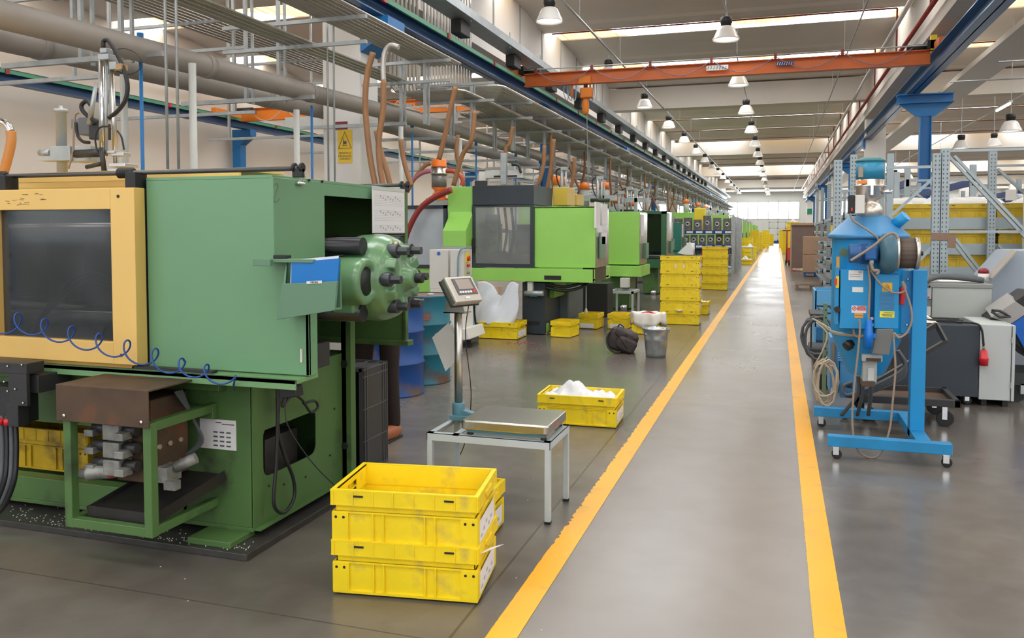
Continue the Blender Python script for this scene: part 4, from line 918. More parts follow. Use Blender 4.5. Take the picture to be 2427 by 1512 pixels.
# small crates by the lime press
small = crate(0.40, 0.30, 0.225, holes=False)
small.location = (-2.86, 11.32, 0.004); small.rotation_euler = (0, 0, PI / 2 - 0.09); small['label'] = 'small yellow crate next to the dark base block of the nearest lime press'
def small_label(c, cap, lab):
    s = dup(small, c, PI / 2 - 0.05, cap); x = c[0]; y = c[1] - 0.197
    return s
small_label((-2.72, 12.42, 0.004), 'small yellow crate under the end of the white hanging cable', 1)
small_label((-2.29, 12.5, 0.004), 'small yellow crate with a white label, right one of the pair beyond the backpack', 1)
for x, y in ((-2.74, 12.212), (-2.30, 12.292)):
    t = MB().box(x - 0.11, x + 0.10, y - 0.003, y - 0.0005, 0.02, 0.085).build('crate_label', PAPER); tag(t, 'white label card on the ' + ('left' if x < -2.6 else 'right') + ' small yellow crate of the pair beyond the backpack', 'label')
b = dup(big, (-3.66, 10.92, 0.004), 0.0, 'yellow bin under the hanging plastic bag beneath the lime press'); b.scale = (0.92, 1.15, 1.0)
# 5-high stacks
for i in range(5):
    dup(big, (-1.47 + 0.003 * (i % 2), 13.42, 0.004 + 0.215 * i), 0.004 * ((i * 7) % 3 - 1), 'yellow crate in the nearer tall stack, ' + ['bottom one', 'second from the floor', 'middle one with a white slip', 'second from the top', 'top one with two white tape strips'][i], 'crates of the nearer tall stack')
    dup(big, (-1.50 + 0.004 * (i % 2), 21.45, 0.004 + 0.215 * i), 0.004 * ((i * 5) % 3 - 1), 'yellow crate in the second tall stack farther along, ' + ['bottom one', 'second from the floor', 'middle one', 'second from the top', 'top one'][i], 'crates of the second tall stack')
for x in (-1.55, -1.42): tag(MB().box(x, x + 0.028, 13.205, 13.212, 0.90, 0.96).build('tape_strip', PAPER), 'white tape strip on the top crate of the nearer stack, ' + ('left' if x < -1.5 else 'right') + ' one', 'tape')
tag(MB().hexa([V(p) for p in ((-1.55, 13.2, 0.235), (-1.47, 13.16, 0.225), (-1.40, 13.2, 0.235), (-1.47, 13.24, 0.24), (-1.55, 13.2, 0.237), (-1.47, 13.16, 0.227), (-1.40, 13.2, 0.237), (-1.47, 13.24, 0.242))]).build('paper_slip', PAPER), 'white paper slip sticking out low on the nearer tall crate stack', 'paper')
dup(big, (-1.46, 15.1, 0.004), 0, 'yellow crate with a bag peeking out behind the nearer tall stack')
bag_mound('plastic_bag', 'white plastic bag peeking out behind the nearer tall crate stack', 'bag', (-1.42, 15.08, 0.19), 0.5, 0.32, 0.12, 0, 9, peaks=((0.3, 0, 1), (-0.3, 0, 0.7)))
# crate with red pellets
dup(small, (-1.80, 11.98, 0.004), 0.0, 'yellow crate lined with a white bag of red granules behind the bucket')
def fn(u, v):
    a = 2 * PI * u; r = 0.10 + 0.12 * math.sin(min(1, v * 1.15) * PI / 2) + (0.03 * math.sin(5 * a) + 0.014 * math.sin(11 * a + 2)) * v
    z = 0.235 + 0.075 * math.sin(v * PI) + 0.012 * math.sin(7 * a) * v - (0.10 * max(0, v - 0.75) / 0.25 * (1 + 0.4 * math.sin(3 * a)))
    return V((-1.78 + 1.12 * r * math.cos(a), 11.98 + 0.85 * r * math.sin(a), z))
tag(MB().grid(fn, 48, 12, True).build('bag_liner', mat('liner', (0.80, 0.77, 0.70), 0.45, bump=0.3, bscale=20), solid=0.003), 'off-white bag liner folded over the crate of red granules', 'bag')
mb = MB(); rr = random.Random(2)
for i in range(220):
    a = rr.random() * 2 * PI; r = 0.14 * math.sqrt(rr.random()); x, y = -1.78 + r * math.cos(a), 11.98 + 0.8 * r * math.sin(a)
    mb.cbox((x, y, 0.27 + 0.045 * (1 - r / 0.14) + rr.random() * 0.008), (0.018, 0.012, 0.012), (rr.random() * 3, rr.random() * 3, rr.random() * 3))
mb.lathe([(0.0, 0.0), (0.145, 0.0), (0.10, 0.03), (0.0, 0.045)], (-1.78, 11.98, 0.23), 'Z', 20)
tag(mb.build('red_granules', RED), 'heap of red plastic granules in the bag-lined crate', 'granules', kind='stuff')
mb = MB()
for i in range(170):
    x = rr.uniform(-3.5, -1.2); y = rr.gauss(9.6, 1.0); mb.cbox((x, y, 0.003), (0.008, 0.006, 0.004), (0, 0, rr.random() * 3))
for i in range(40): mb.cbox((rr.gauss(-3.3, 0.12), rr.gauss(10.4, 0.08), 0.004), (0.012, 0.008, 0.005), (0, 0, rr.random() * 3))
tag(mb.build('spilled_granules', RED), 'red granules spilled over the floor in front of the lime press', 'granules', kind='stuff')
mb = MB()
for i in range(260):
    x = rr.uniform(-4.2, -2.3); y = 3.14 + abs(rr.gauss(0, 0.07)); mb.cbox((x, y, 0.034), (0.005, 0.004, 0.002), (0, 0, rr.random() * 3))
for i in range(40): mb.cbox((rr.uniform(-4, -0.8), rr.uniform(2.6, 6), 0.002), (0.005, 0.004, 0.002), (0, 0, rr.random() * 3))
tag(mb.build('plastic_chips', WHITE), 'white plastic chips scattered on and around the press floor plate', 'chips', kind='stuff')

# bucket
bk = thing('metal_bucket', 'galvanised bucket standing between the backpack and the yellow line', 'bucket', (-1.36, 9.78, 0))
ZINC = mat('zinc', (0.42, 0.46, 0.48), 0.35, metal=0.75, var=0.18, vscale=12)
MB().lathe([(0.0, 0.02), (0.112, 0.02), (0.112, 0.0), (0.118, 0.0), (0.120, 0.05), (0.122, 0.055), (0.135, 0.20), (0.139, 0.205), (0.136, 0.215), (0.140, 0.225), (0.137, 0.235), (0.150, 0.33), (0.158, 0.335), (0.155, 0.342), (0.147, 0.335), (0.117, 0.04), (0.0, 0.035)], (-1.36, 9.78, 0), 'Z', 40, cap=False).build('body', ZINC, bk)
MB().tube([(-1.515, 9.78, 0.31)] + [V((-1.36 - 0.165 * math.cos(a), 9.78 - 0.10 * math.sin(a), 0.335 + 0.0 * a)) for a in [PI * k / 10 for k in range(1, 10)]] + [(-1.205, 9.78, 0.31)], 0.004, 6).build('handle', ZINC, bk)
for s in (-1, 1): MB().box(-1.36 + s * 0.152 - 0.01, -1.36 + s * 0.152 + 0.01, 9.76, 9.80, 0.29, 0.35).build('ear', ZINC, bk)
bag_mound('plastic_bag', 'grey plastic liner in the mouth of the galvanised bucket', 'bag', (-1.36, 9.78, 0.31), 0.22, 0.22, 0.03, 0, 6, peaks=((0, 0, 1), (0.4, 0.2, 0.6)))
# backpack
bp = thing('backpack', 'dark brown backpack slumped on the floor left of the bucket', 'backpack', (-1.80, 10.0, 0))
BPM = mat('backpack_cloth', (0.055, 0.042, 0.042), 0.75, var=0.3, vscale=9, bump=0.4, bscale=40)
def blob(c, d, rot, seed, amp=0.06, n=2.6):
    rnd = random.Random(seed); ph = [rnd.uniform(0, 6) for _ in range(4)]; M = Euler(rot).to_matrix(); c = V(c)
    def fn(u, v):
        a = 2 * PI * u; b = PI * (v - 0.5); sg = lambda q: math.copysign(abs(q) ** (2 / n), q)
        p = V((sg(math.cos(b)) * sg(math.cos(a)) * d[0] / 2, sg(math.cos(b)) * sg(math.sin(a)) * d[1] / 2, sg(math.sin(b)) * d[2] / 2))
        p *= 1 + amp * (math.sin(7 * a + 4 * b + ph[0]) * 0.5 + math.sin(3 * a + 9 * b + ph[1]) * 0.5)
        return c + M @ p
    return fn
MB().grid(blob((-1.80, 10.02, 0.15), (0.36, 0.24, 0.28), (0.1, 0.30, 0.1), 1, 0.03, 4), 40, 24, True).build('body', BPM, bp)
MB().grid(blob((-1.73, 9.89, 0.115), (0.24, 0.10, 0.16), (0.15, 0.45, 0.1), 2, 0.03, 4), 28, 16, True).build('front_pocket', BPM, bp)
MB().grid(blob((-1.80, 9.90, 0.25), (0.16, 0.09, 0.10), (0.15, 0.5, 0.1), 5), 24, 14, True).build('top_pocket', BPM, bp)
MB().tube(spline([(-1.90, 9.93, 0.30), (-1.97, 9.9, 0.2), (-1.95, 9.86, 0.08), (-1.86, 9.84, 0.02), (-1.8, 9.86, 0.03)]), 0.014, 6).build('strap', BLACK, bp)
MB().tube(spline([(-1.86, 9.9, 0.31), (-1.8, 9.84, 0.2), (-1.74, 9.84, 0.1), (-1.68, 9.87, 0.04)]), 0.007, 6).build('zip', BLACK, bp)
MB().tube(spline([(-1.86, 10.0, 0.31), (-1.83, 10.0, 0.345), (-1.78, 10.0, 0.31)]), 0.009, 6).build('grab_handle', BLACK, bp)

# ================================================================== platform scale on its stand
st = thing('scale_stand', 'light grey metal table frame carrying the platform scale', 'table', (-1.42, 4.2, 0))
SG = mat('stand_grey', (0.50, 0.56, 0.60), 0.42, var=0.05)
X0, X1, Y0, Y1, zt = -1.765, -1.085, 3.99, 4.40, 0.425
mb = MB().box(X0, X1, Y0, Y0 + 0.003, zt - 0.04, zt).box(X0, X1, Y1 - 0.003, Y1, zt - 0.04, zt).box(X0, X0 + 0.003, Y0, Y1, zt - 0.04, zt).box(X1 - 0.003, X1, Y0, Y1, zt - 0.04, zt)
mb.box(X0, X1, Y0, Y0 + 0.035, zt - 0.003, zt).box(X0, X1, Y1 - 0.035, Y1, zt - 0.003, zt).box(X0, X0 + 0.035, Y0, Y1, zt - 0.003, zt).box(X1 - 0.035, X1, Y0, Y1, zt - 0.003, zt).box(-1.62, -1.585, Y0, Y1, zt - 0.005, zt)
mb.build('top_frame', SG, st)
for x in (X0 + 0.015, X1 - 0.015):
    for y in (Y0 + 0.015, Y1 - 0.015):
        l = MB().box(x - 0.0145, x + 0.0145, y - 0.0145, y + 0.0145, 0.012, zt - 0.004).build('leg', SG, st, bevel=0.002)
        MB().box(x - 0.0155, x + 0.0155, y - 0.0155, y + 0.0155, 0, 0.014).build('foot_cap', BLACK, l)
sc = thing('platform_scale', 'stainless platform scale with pole and tilted display', 'scale', (-1.33, 4.2, 0.43))
mb = MB().prism(rrect(-1.575, -1.095, 3.995, 4.385, 0.025), 'Z', 0.455, 0.505); mb.build('pan', mat('pan_steel', (0.50, 0.49, 0.46), 0.27, metal=1, var=0.1), sc, bevel=0.008)
mb = MB().box(-1.55, -1.12, 4.02, 4.37, 0.435, 0.455).box(-1.74, -1.55, 4.25, 4.35, 0.435, 0.462).cbox((-1.65, 4.30, 0.47), (0.12, 0.05, 0.03), (0, 0.25, 0)); mb.lathe([(0.036, 0), (0.036, 0.09), (0.03, 0.095), (0, 0.095)], (-1.705, 4.30, 0.435), 'Z', 20)
mb.build('scale_base', mat('scale_blue', (0.10, 0.24, 0.30), 0.4), sc, bevel=0.003)
for x in (-1.53, -1.13):
    for y in (4.03, 4.35): MB().cyl((x, y, 0.425), (x, y, 0.436), 0.016, n=12).build('foot', BLACK, sc)
MB().tube([(-1.705, 4.30, 0.53), (-1.705, 4.30, 1.06)], 0.0235, 24).build('pole', mat('pole_steel', (0.58, 0.56, 0.53), 0.33, metal=1), sc)
Mr = Euler((math.radians(-36), 0, math.radians(66))).to_matrix(); dc = V((-1.665, 4.25, 1.165))
MB().prism([(-1.77, 1.04), (-1.64, 1.04), (-1.66, 1.10), (-1.665, 1.16), (-1.69, 1.19), (-1.73, 1.18), (-1.75, 1.1)], 'Y', 4.235, 4.24).box(-1.77, -1.64, 4.235, 4.33, 1.04, 1.045).build('display_bracket', STEEL, sc)
dsp = MB().cbox(dc, (0.215, 0.05, 0.165), Mr).build('display', mat('display_steel', (0.60, 0.57, 0.52), 0.38, metal=0.9), sc, bevel=0.012)
MB().cbox(dc + Mr @ V((0, 0.027, 0)), (0.22, 0.012, 0.17), Mr).build('rear_shell', BLACK, dsp, bevel=0.01)
MB().cbox(dc + Mr @ V((0.01, -0.0265, 0.012)), (0.15, 0.003, 0.105), Mr).build('bezel', mat('bezel', (0.10, 0.10, 0.10), 0.3), dsp)
MB().cbox(dc + Mr @ V((0.01, -0.029, 0.025)), (0.11, 0.002, 0.065), Mr).build('screen', mat('screen', (0.36, 0.31, 0.27), 0.1), dsp)
for i in range(5): MB().cbox(dc + Mr @ V((-0.045 + 0.02 * i, -0.029, -0.025)), (0.014, 0.002, 0.012), Mr).build('key', PAPER, dsp)
MB().cbox(dc + Mr @ V((0.062, -0.029, -0.022)), (0.02, 0.002, 0.018), Mr).build('red_key', RED, dsp)
MB().cbox(dc + Mr @ V((-0.01, -0.0265, -0.06)), (0.035, 0.002, 0.012), Mr).build('label', WHITE, dsp)
MB().lathe([(0, 0), (0.014, 0.002), (0.017, 0.01), (0.012, 0.018), (0, 0.02)], (-1.725, 4.235, 1.15), (0, -1, 0), 14).build('knob', BLACK, sc)
tag(MB().box(-1.1, -1.0945, 4.13, 4.19, 0.478, 0.492).build('sticker', mat('sticker_red', (0.65, 0.08, 0.07), 0.5)), 'small red sticker on the right side of the steel scale pan', 'sticker')
t = thing('hanging_papers', 'clear sleeve of papers tied to the scale pole', 'papers', (-1.7, 4.36, 0.9))
for k, (pts, m) in enumerate(((((1063, 765), (1098, 838), (1056, 880), (1024, 800)), PAPER), (((1072, 768), (1095, 830), (1052, 868), (1030, 792)), mat('sleeve', (0.62, 0.62, 0.62), 0.3)))):
    q = [atY(x, y, 4.40 + 0.01 * k) for x, y in pts]; MB().hexa(q + [p + V((0, 0.0015, 0)) for p in q]).build('sheet', m, t)
# black crate on end, drums
t = thing('plastic_crate', 'black plastic crate standing on end behind the green press', 'crate', (-2.6, 4.7, 0))
BKC = mat('crate_black', (0.045, 0.045, 0.048), 0.4, var=0.1)
x0, x1, y0, y1, h = -2.80, -2.405, 4.47, 4.80, 0.655
MB().box(x0, x0 + 0.006, y0, y1, 0, h).box(x1 - 0.006, x1, y0 + 0.02, y1 - 0.01, 0.01, h - 0.01).box(x0, x1, y0 + 0.02, y1, h - 0.016, h - 0.01).box(x0, x1, y0, y1, 0, 0.006).box(x0, x1, y1 - 0.01, y1 - 0.004, 0, h).build('body', BKC, t)
mb = MB()
for z in (0.01, 0.20, 0.40, 0.60, 0.645): mb.box(x1 - 0.008, x1 + 0.006, y0, y1, z - 0.003, z + 0.003)
for y in (y0, y0 + 0.025, y0 + 0.055, y1 - 0.055, y1 - 0.025, y1): mb.box(x1 - 0.008, x1 + 0.006, y - 0.003, y + 0.003, 0, h)
for x in (x0 + 0.02, x0 + 0.15, x0 + 0.28, x1 - 0.03): mb.box(x - 0.003, x + 0.003, y0, y1, h - 0.014, h)
for y in (y0 + 0.003, y0 + 0.04, y1 - 0.04, y1 - 0.003): mb.box(x0, x1, y - 0.003, y + 0.003, h - 0.014, h)
mb.box(x0, x1, y0 - 0.004, y0 + 0.002, h - 0.02, h).box(x1 - 0.02, x1 + 0.006, y0 - 0.004, y0 + 0.002, 0, h)
mb.build('ribs', mat('crate_black_rib', (0.11, 0.11, 0.115), 0.35), t)
def drum(name_label, c, m, sticker=None):
    t = thing('steel_drum', name_label, 'drum', c); x, y, _ = c; R = 0.285
    MB().lathe([(0.0, 0.0), (R, 0.0), (R + 0.006, 0.006), (R, 0.015), (R, 0.28), (R + 0.012, 0.29), (R + 0.012, 0.30), (R, 0.31), (R, 0.57), (R + 0.012, 0.58), (R + 0.012, 0.59), (R, 0.60), (R, 0.84), (R + 0.007, 0.85), (R + 0.007, 0.865), (R - 0.005, 0.868)], (x, y, 0), 'Z', 48, cap=False).build('shell', m, t)
    MB().lathe([(0.0, 0.85), (R - 0.01, 0.85), (R - 0.008, 0.862), (0.0, 0.858)], (x, y, 0), 'Z', 32).build('lid', mat('drum_lid', (0.20, 0.14, 0.11), 0.7, var=0.2), t)
    MB().lathe([(0, 0), (0.035, 0.0), (0.03, 0.02), (0, 0.025)], (x + 0.12, y - 0.05, 0.86), 'Z', 14).build('bung', GREYC, t)
    return t
drum('rust-streaked teal steel drum beside the scale pole', (-3.37, 7.50, 0), TEALD)
drum('blue steel drum in front of the teal drum behind the press', (-3.37, 6.85, 0), BLUED)
p = V((-3.37 + 0.285 * math.sin(0.5), 7.50 - 0.285 * math.cos(0.5) - 0.002, 0.66)); tag(MB().cbox(p, (0.10, 0.004, 0.05), (0, 0, 0.5)).build('drum_sticker', mat('sticker_brown', (0.36, 0.15, 0.09), 0.6)), 'brown sticker on the upper half of the teal drum', 'sticker')
text('JACLUB', 0.022, mat('sticker_ink', (0.45, 0.05, 0.03), 0.6), bpy.data.objects['drum_sticker'], p + V((0.0015, -0.003, 0.005)), Euler((PI / 2, 0, 0.5)).to_matrix())

# ================================================================== person behind the press
def skin_mesh(name, nodes, edges, m, parent, sub=2):
    me = bpy.data.meshes.new(name); o = bpy.data.objects.new(name, me); col.objects.link(o); W = W_OF(parent).inverted(); o.parent = parent
    me.from_pydata([W @ V(n[0]) for n in nodes], edges, []); md = o.modifiers.new('k', 'SKIN'); md.use_smooth_shade = True
    for i, n in enumerate(nodes):
        r = n[1]; me.skin_vertices[0].data[i].radius = (r, r) if not isinstance(r, tuple) else r
    me.skin_vertices[0].data[0].use_root = True
    md = o.modifiers.new('u', 'SUBSURF'); md.levels = md.render_levels = sub
    me.materials.append(m); return o
PX, PY = -2.76, 5.36
pr = thing('person', 'person in dark brown work clothes and tan shoes standing behind the press casting', 'person', (PX, PY, 0))
JK = mat('jacket_brown', (0.032, 0.017, 0.014), 0.8, var=0.3, vscale=8); TR = mat('trousers_brown', (0.022, 0.012, 0.010), 0.85, var=0.2, vscale=8)
def N(x, y, z, r): return ((PX + x, PY + y, z), r)
skin_mesh('jacket', [N(0, 0, 0.98, (0.17, 0.12)), N(0, -0.01, 1.12, (0.165, 0.12)), N(0, -0.02, 1.28, (0.185, 0.125)), N(0, -0.02, 1.40, (0.13, 0.09)), N(0, -0.02, 1.46, (0.06, 0.06)),
    N(0.2, -0.02, 1.37, 0.07), N(0.27, 0.0, 1.10, 0.055), N(0.20, -0.22, 1.04, 0.045), N(-0.2, -0.02, 1.37, 0.07), N(-0.27, -0.02, 1.10, 0.055), N(-0.18, -0.24, 1.04, 0.045), N(0, 0, 0.86, (0.18, 0.13))],
    [(0, 1), (1, 2), (2, 3), (3, 4), (2, 5), (5, 6), (6, 7), (2, 8), (8, 9), (9, 10), (0, 11)], JK, pr)
skin_mesh('trousers', [N(0, 0, 0.92, (0.155, 0.11)), N(0.10, 0, 0.80, 0.095), N(0.11, -0.02, 0.48, 0.068), N(0.12, 0, 0.14, 0.062), N(0.12, 0, 0.05, 0.062), N(-0.10, 0, 0.80, 0.095), N(-0.11, -0.02, 0.48, 0.068), N(-0.12, 0, 0.14, 0.062), N(-0.12, 0, 0.05, 0.062)],
    [(0, 1), (1, 2), (2, 3), (3, 4), (0, 5), (5, 6), (6, 7), (7, 8)], TR, pr)
SHOE = mat('shoe_tan', (0.36, 0.12, 0.05), 0.5)
for s in (-1, 1):
    sh = MB().grid(blob((PX + 0.13 * s, PY - 0.08, 0.052), (0.10, 0.28, 0.10), (0, 0, -0.15 * s), 3, 0.0, 2.4), 20, 12, True).build('shoe', SHOE, pr)
    MB().box(PX + 0.13 * s - 0.048, PX + 0.13 * s + 0.048, PY - 0.21, PY + 0.055, 0, 0.016).build('sole', BLACK, sh, bevel=0.007)
hd = MB().grid(blob((PX, PY - 0.035, 1.60), (0.155, 0.195, 0.235), (0.25, 0, 0), 3, 0.0, 2.15), 28, 20, True).build('head', SKIN, pr)
MB().tube([(PX, PY - 0.01, 1.42), (PX, PY - 0.03, 1.53)], 0.055, 14).build('neck', SKIN, hd)
MB().grid(blob((PX, PY - 0.145, 1.585), (0.028, 0.045, 0.055), (0.3, 0, 0), 3, 0, 2), 12, 10, True).build('nose', SKIN, hd)
for s in (-1, 1):
    MB().grid(blob((PX + 0.078 * s, PY - 0.02, 1.595), (0.018, 0.035, 0.06), (0, 0, 0), 3, 0, 2), 12, 10, True).build('ear', SKIN, hd)
    MB().grid(blob((PX + 0.032 * s, PY - 0.122, 1.612), (0.026, 0.014, 0.014), (0, 0, 0), 3, 0, 2), 12, 8, True).build('eye', PAPER, hd)
MB().grid(blob((PX, PY - 0.13, 1.54), (0.05, 0.016, 0.014), (0, 0, 0), 3, 0, 2), 12, 8, True).build('mouth', mat('lips', (0.35, 0.14, 0.11), 0.5), hd)
MB().grid(blob((PX, PY - 0.005, 1.64), (0.168, 0.20, 0.19), (0.25, 0, 0), 4, 0.02, 2.1), 24, 16, True).build('hair', mat('hair_dark', (0.03, 0.02, 0.015), 0.7), hd)
for s in (-1, 1):
    w = V((PX + 0.19 * s, PY - 0.27, 1.035)); nodes = [(w + V((0, 0.05, 0)), 0.026), (w, (0.024, 0.018)), (w + V((0, -0.05, 0)), (0.034, 0.014))]; edges = [(0, 1), (1, 2)]
    for k in range(4):
        b = w + V((-0.027 + 0.018 * k, -0.085, 0)); l = (0.9, 1.05, 1.0, 0.8)[k]
        i = len(nodes); nodes += [(b, 0.009), (b + V((0, -0.035 * l, -0.012)), 0.0085), (b + V((0, -0.055 * l, -0.035)), 0.0075)]; edges += [(2, i), (i, i + 1), (i + 1, i + 2)]
    i = len(nodes); nodes += [(w + V((-0.035 * s, -0.03, -0.005)), 0.011), (w + V((-0.055 * s, -0.06, -0.015)), 0.009)]; edges += [(1, i), (i, i + 1)]
    skin_mesh('hand', nodes, edges, SKIN, pr, 1)
# ================================================================== lime press next in the row
def hbox(name, x0, y0, x1, y1, Y, d, m, parent, **k):
    mb = MB(); pbox(mb, x0, y0, x1, y1, Y, d); return mb.build(name, m, parent, **k)
LIMEL = mat('lime_pale', (0.33, 0.62, 0.07), 0.4); STM = mat('mirror_sheet', (0.40, 0.38, 0.33), 0.3, metal=0.8, var=0.3, vscale=4)
Y2 = 11.25
M2 = thing('lime_press', 'nearest lime green moulding press with dark framed guard window', 'machine', (-3.6, 11.8, 0))
hbox('rear_tower', 1062, 442, 1120, 637, Y2, 1.0, LIME, M2, bevel=0.006)
a = atY(1047, 585, Y2 - 0.35); xa, xb = atY(1048, 585, Y2 - 0.25).x, atY(1098, 585, Y2 - 0.25).x
z1 = atY(1060, 502, Y2).z; z2 = atY(1060, 547, Y2 - 0.3).z; z3 = atY(1060, 584, Y2 - 0.3).z
hd2 = MB().prism([(Y2, z1), (Y2 - 0.30, z2), (Y2 - 0.30, z3), (Y2, z3)], 'X', xa + 0.03, xb + 0.06).build('hood', LIME, M2, bevel=0.004)
MB().box(xa + 0.02, xb + 0.07, Y2 - 0.31, Y2, z3 - 0.05, z3).build('hood_trim', GREYC, hd2)
hbox('top_box', 1120, 438, 1265, 486, Y2 - 0.04, 1.0, ANTH, M2, bevel=0.004)
w0, w1 = atY(1127, 624, Y2 - 0.03), atY(1257, 490, Y2 - 0.03); o0, o1 = atY(1119, 633, Y2 - 0.03), atY(1266, 486, Y2 - 0.03)
D2 = MB(); Yd = Y2 - 0.04
D2.box(o0.x, w0.x, Yd, Y2, o0.z, o1.z).box(w1.x, o1.x, Yd, Y2, o0.z, o1.z).box(w0.x, w1.x, Yd, Y2, o0.z, w0.z).box(w0.x, w1.x, Yd, Y2, w1.z, o1.z)
d2 = D2.build('guard_door', ANTH, M2, bevel=0.003)
MB().box(w0.x, w1.x, Yd + 0.01, Yd + 0.016, w0.z, w1.z).build('window', GLASSD, d2)
hbox('door_handle', 1119, 565, 1124, 600, Y2 - 0.09, 0.04, BLACK, d2)
MB().box(o1.x - 0.03, o1.x + 0.0, Y2, Y2 + 0.95, o0.z, o1.z).build('side_post', ANTH, M2)
# inside
hbox('platen', 1135, 530, 1160, 620, Y2 + 0.25, 0.6, MOLD, M2); hbox('platen', 1205, 545, 1222, 620, Y2 + 0.25, 0.6, mat('alu_block', (0.4, 0.4, 0.4), 0.4, metal=0.5), M2)
hbox('mould_block', 1225, 532, 1262, 625, Y2 + 0.25, 0.6, ANTH, M2); hbox('drive_box', 1150, 508, 1170, 530, Y2 + 0.4, 0.3, DARK, M2)
hbox('inner_bed', 1130, 600, 1260, 632, Y2 + 0.1, 0.8, OILY, M2)
for x in (1180, 1196, 1212): MB().tube(spline([atY(x, 492, Y2 + 0.2), atY(x + 5, 550, Y2 + 0.2), atY(x - 2, 600, Y2 + 0.2)]), 0.02, 6).build('inner_hose', BLACK, M2)
MB().tube([atY(1160, 547, Y2 + 0.3), atY(1205, 547, Y2 + 0.3)], 0.03, 10).build('tie_bar', STEEL, M2)
xr = atY(1411, 560, Y2).x; yb = atX(1443, 560, xr).y; zt = atY(1340, 490, Y2).z; zb = atY(1340, 634, Y2).z; xl = atY(1267, 560, Y2).x
MB().box(xl, xr, Y2, Y2 + 0.02, zb, zt).box(xl, xr, Y2, yb, zt - 0.02, zt).box(xl, xr, yb - 0.02, yb, zb, zt).build('front_panel', LIME, M2, bevel=0.004)
MB().box(xr - 0.015, xr, Y2 + 0.03, yb - 0.02, zb, zt - 0.02).build('end_sheet', STM, M2)
MB().box(xr - 0.2, xr - 0.02, Y2 + 0.1, yb - 0.1, zb - 0.2, zb + 0.2).build('toggle_block', DARK, M2)
xb0, xb1 = atY(1113, 650, Y2 - 0.05).x, atY(1405, 650, Y2 - 0.05).x; zb0, zb1 = atY(1200, 666, Y2 - 0.05).z, atY(1200, 636, Y2 - 0.05).z
MB().box(xb0, xb1, Y2 - 0.06, Y2 + 0.02, zb0, zb1).box(xb1 - 0.03, xb1, Y2 - 0.05, atX(1446, 650, xb1).y, zb0, zb1).box(xb0, xb1, Y2 - 0.05, Y2 + 1.1, zb0 + 0.02, zb0 + 0.05).build('base_beam', LIME, M2, bevel=0.003)
for (x0, x1) in ((1340, 1400),): MB().box(atY(1290, 655, Y2 - 0.06).x, atY(1330, 655, Y2 - 0.06).x, Y2 - 0.065, Y2 - 0.06, zb0 + 0.03, zb0 + 0.09).build('slot', BLACK, M2)
hbox('base_block', 1238, 670, 1292, 790, Y2 + 0.05, 0.85, ANTH, M2, bevel=0.004); hbox('side_block', 1317, 686, 1348, 760, Y2 + 0.9, 1.0, mat('block_grey', (0.10, 0.12, 0.12), 0.5), M2, bevel=0.02)
hbox('cross_leg', 1292, 668, 1314, 705, Y2 + 0.3, 0.7, mat('lime_dark', (0.17, 0.40, 0.05), 0.45), M2)
hbox('base_block', 985, 640, 1040, 800, Y2 + 0.4, 0.8, LIME, M2); hbox('base_block', 1060, 690, 1120, 800, Y2 + 0.5, 0.6, DARK, M2)
hbox('black_leg', 1372, 672, 1440, 750, 14.0, 0.5, BLACK, M2, bevel=0.01)
hbox('vent_slot', 1250, 762, 1278, 770, Y2 + 0.045, 0.01, BLACK, M2)
p = atZ(1282, 796); MB().cyl((p.x, p.y + 0.2, 0.03), (p.x, p.y + 0.2, 0.16), 0.07, n=20).build('foot', LIME, M2, bevel=0.01)
MB().cyl((p.x, p.y + 0.2, 0.0), (p.x, p.y + 0.2, 0.03), 0.085, n=20).build('foot_plate', CHROME, M2)
vv = MB(); pbox(vv, 1250, 668, 1262, 696, Y2 - 0.02, 0.08); vv = vv.build('valve', WHITE, M2)
MB().tube([atY(1243, 695, Y2), atY(1288, 695, Y2)], 0.04, 12).build('valve_body', GALV, vv); hbox('valve_block', 1256, 693, 1273, 703, Y2 - 0.03, 0.05, TEALD, vv)
for dy in (0, 9): MB().tube(spline([atY(1292, 672 + dy, Y2 + 0.05), atY(1340, 680 + dy, Y2 + 0.1), atY(1385, 668 + dy, Y2 + 0.2), atY(1400, 655, Y2 + 0.3)]), 0.022, 8).build('hydraulic_hose', CABLEB, M2)
# frosted rear guard at the left
f0, f1 = atY(905, 634, Y2), atY(1058, 486, Y2); g = MB(); t = 0.05
g.box(f0.x, f1.x, Y2, Y2 + 0.05, f1.z - t, f1.z).box(f0.x, f1.x, Y2, Y2 + 0.05, f0.z, f0.z + t).box(f1.x - t, f1.x, Y2, Y2 + 0.05, f0.z, f1.z).box(f0.x, f0.x + t, Y2, Y2 + 0.05, f0.z, f1.z)
gf = g.build('rear_guard', ANTH, M2); MB().box(f0.x + t, f1.x - t, Y2 + 0.02, Y2 + 0.03, f0.z + t, f1.z - t).build('frosted_pane', GLASSF, gf)
hbox('barrel_cover', 960, 500, 1050, 630, Y2 + 0.5, 0.5, GREYC, M2); hbox('rear_base', 905, 632, 1045, 690, Y2 + 0.02, 0.9, LIME, M2)
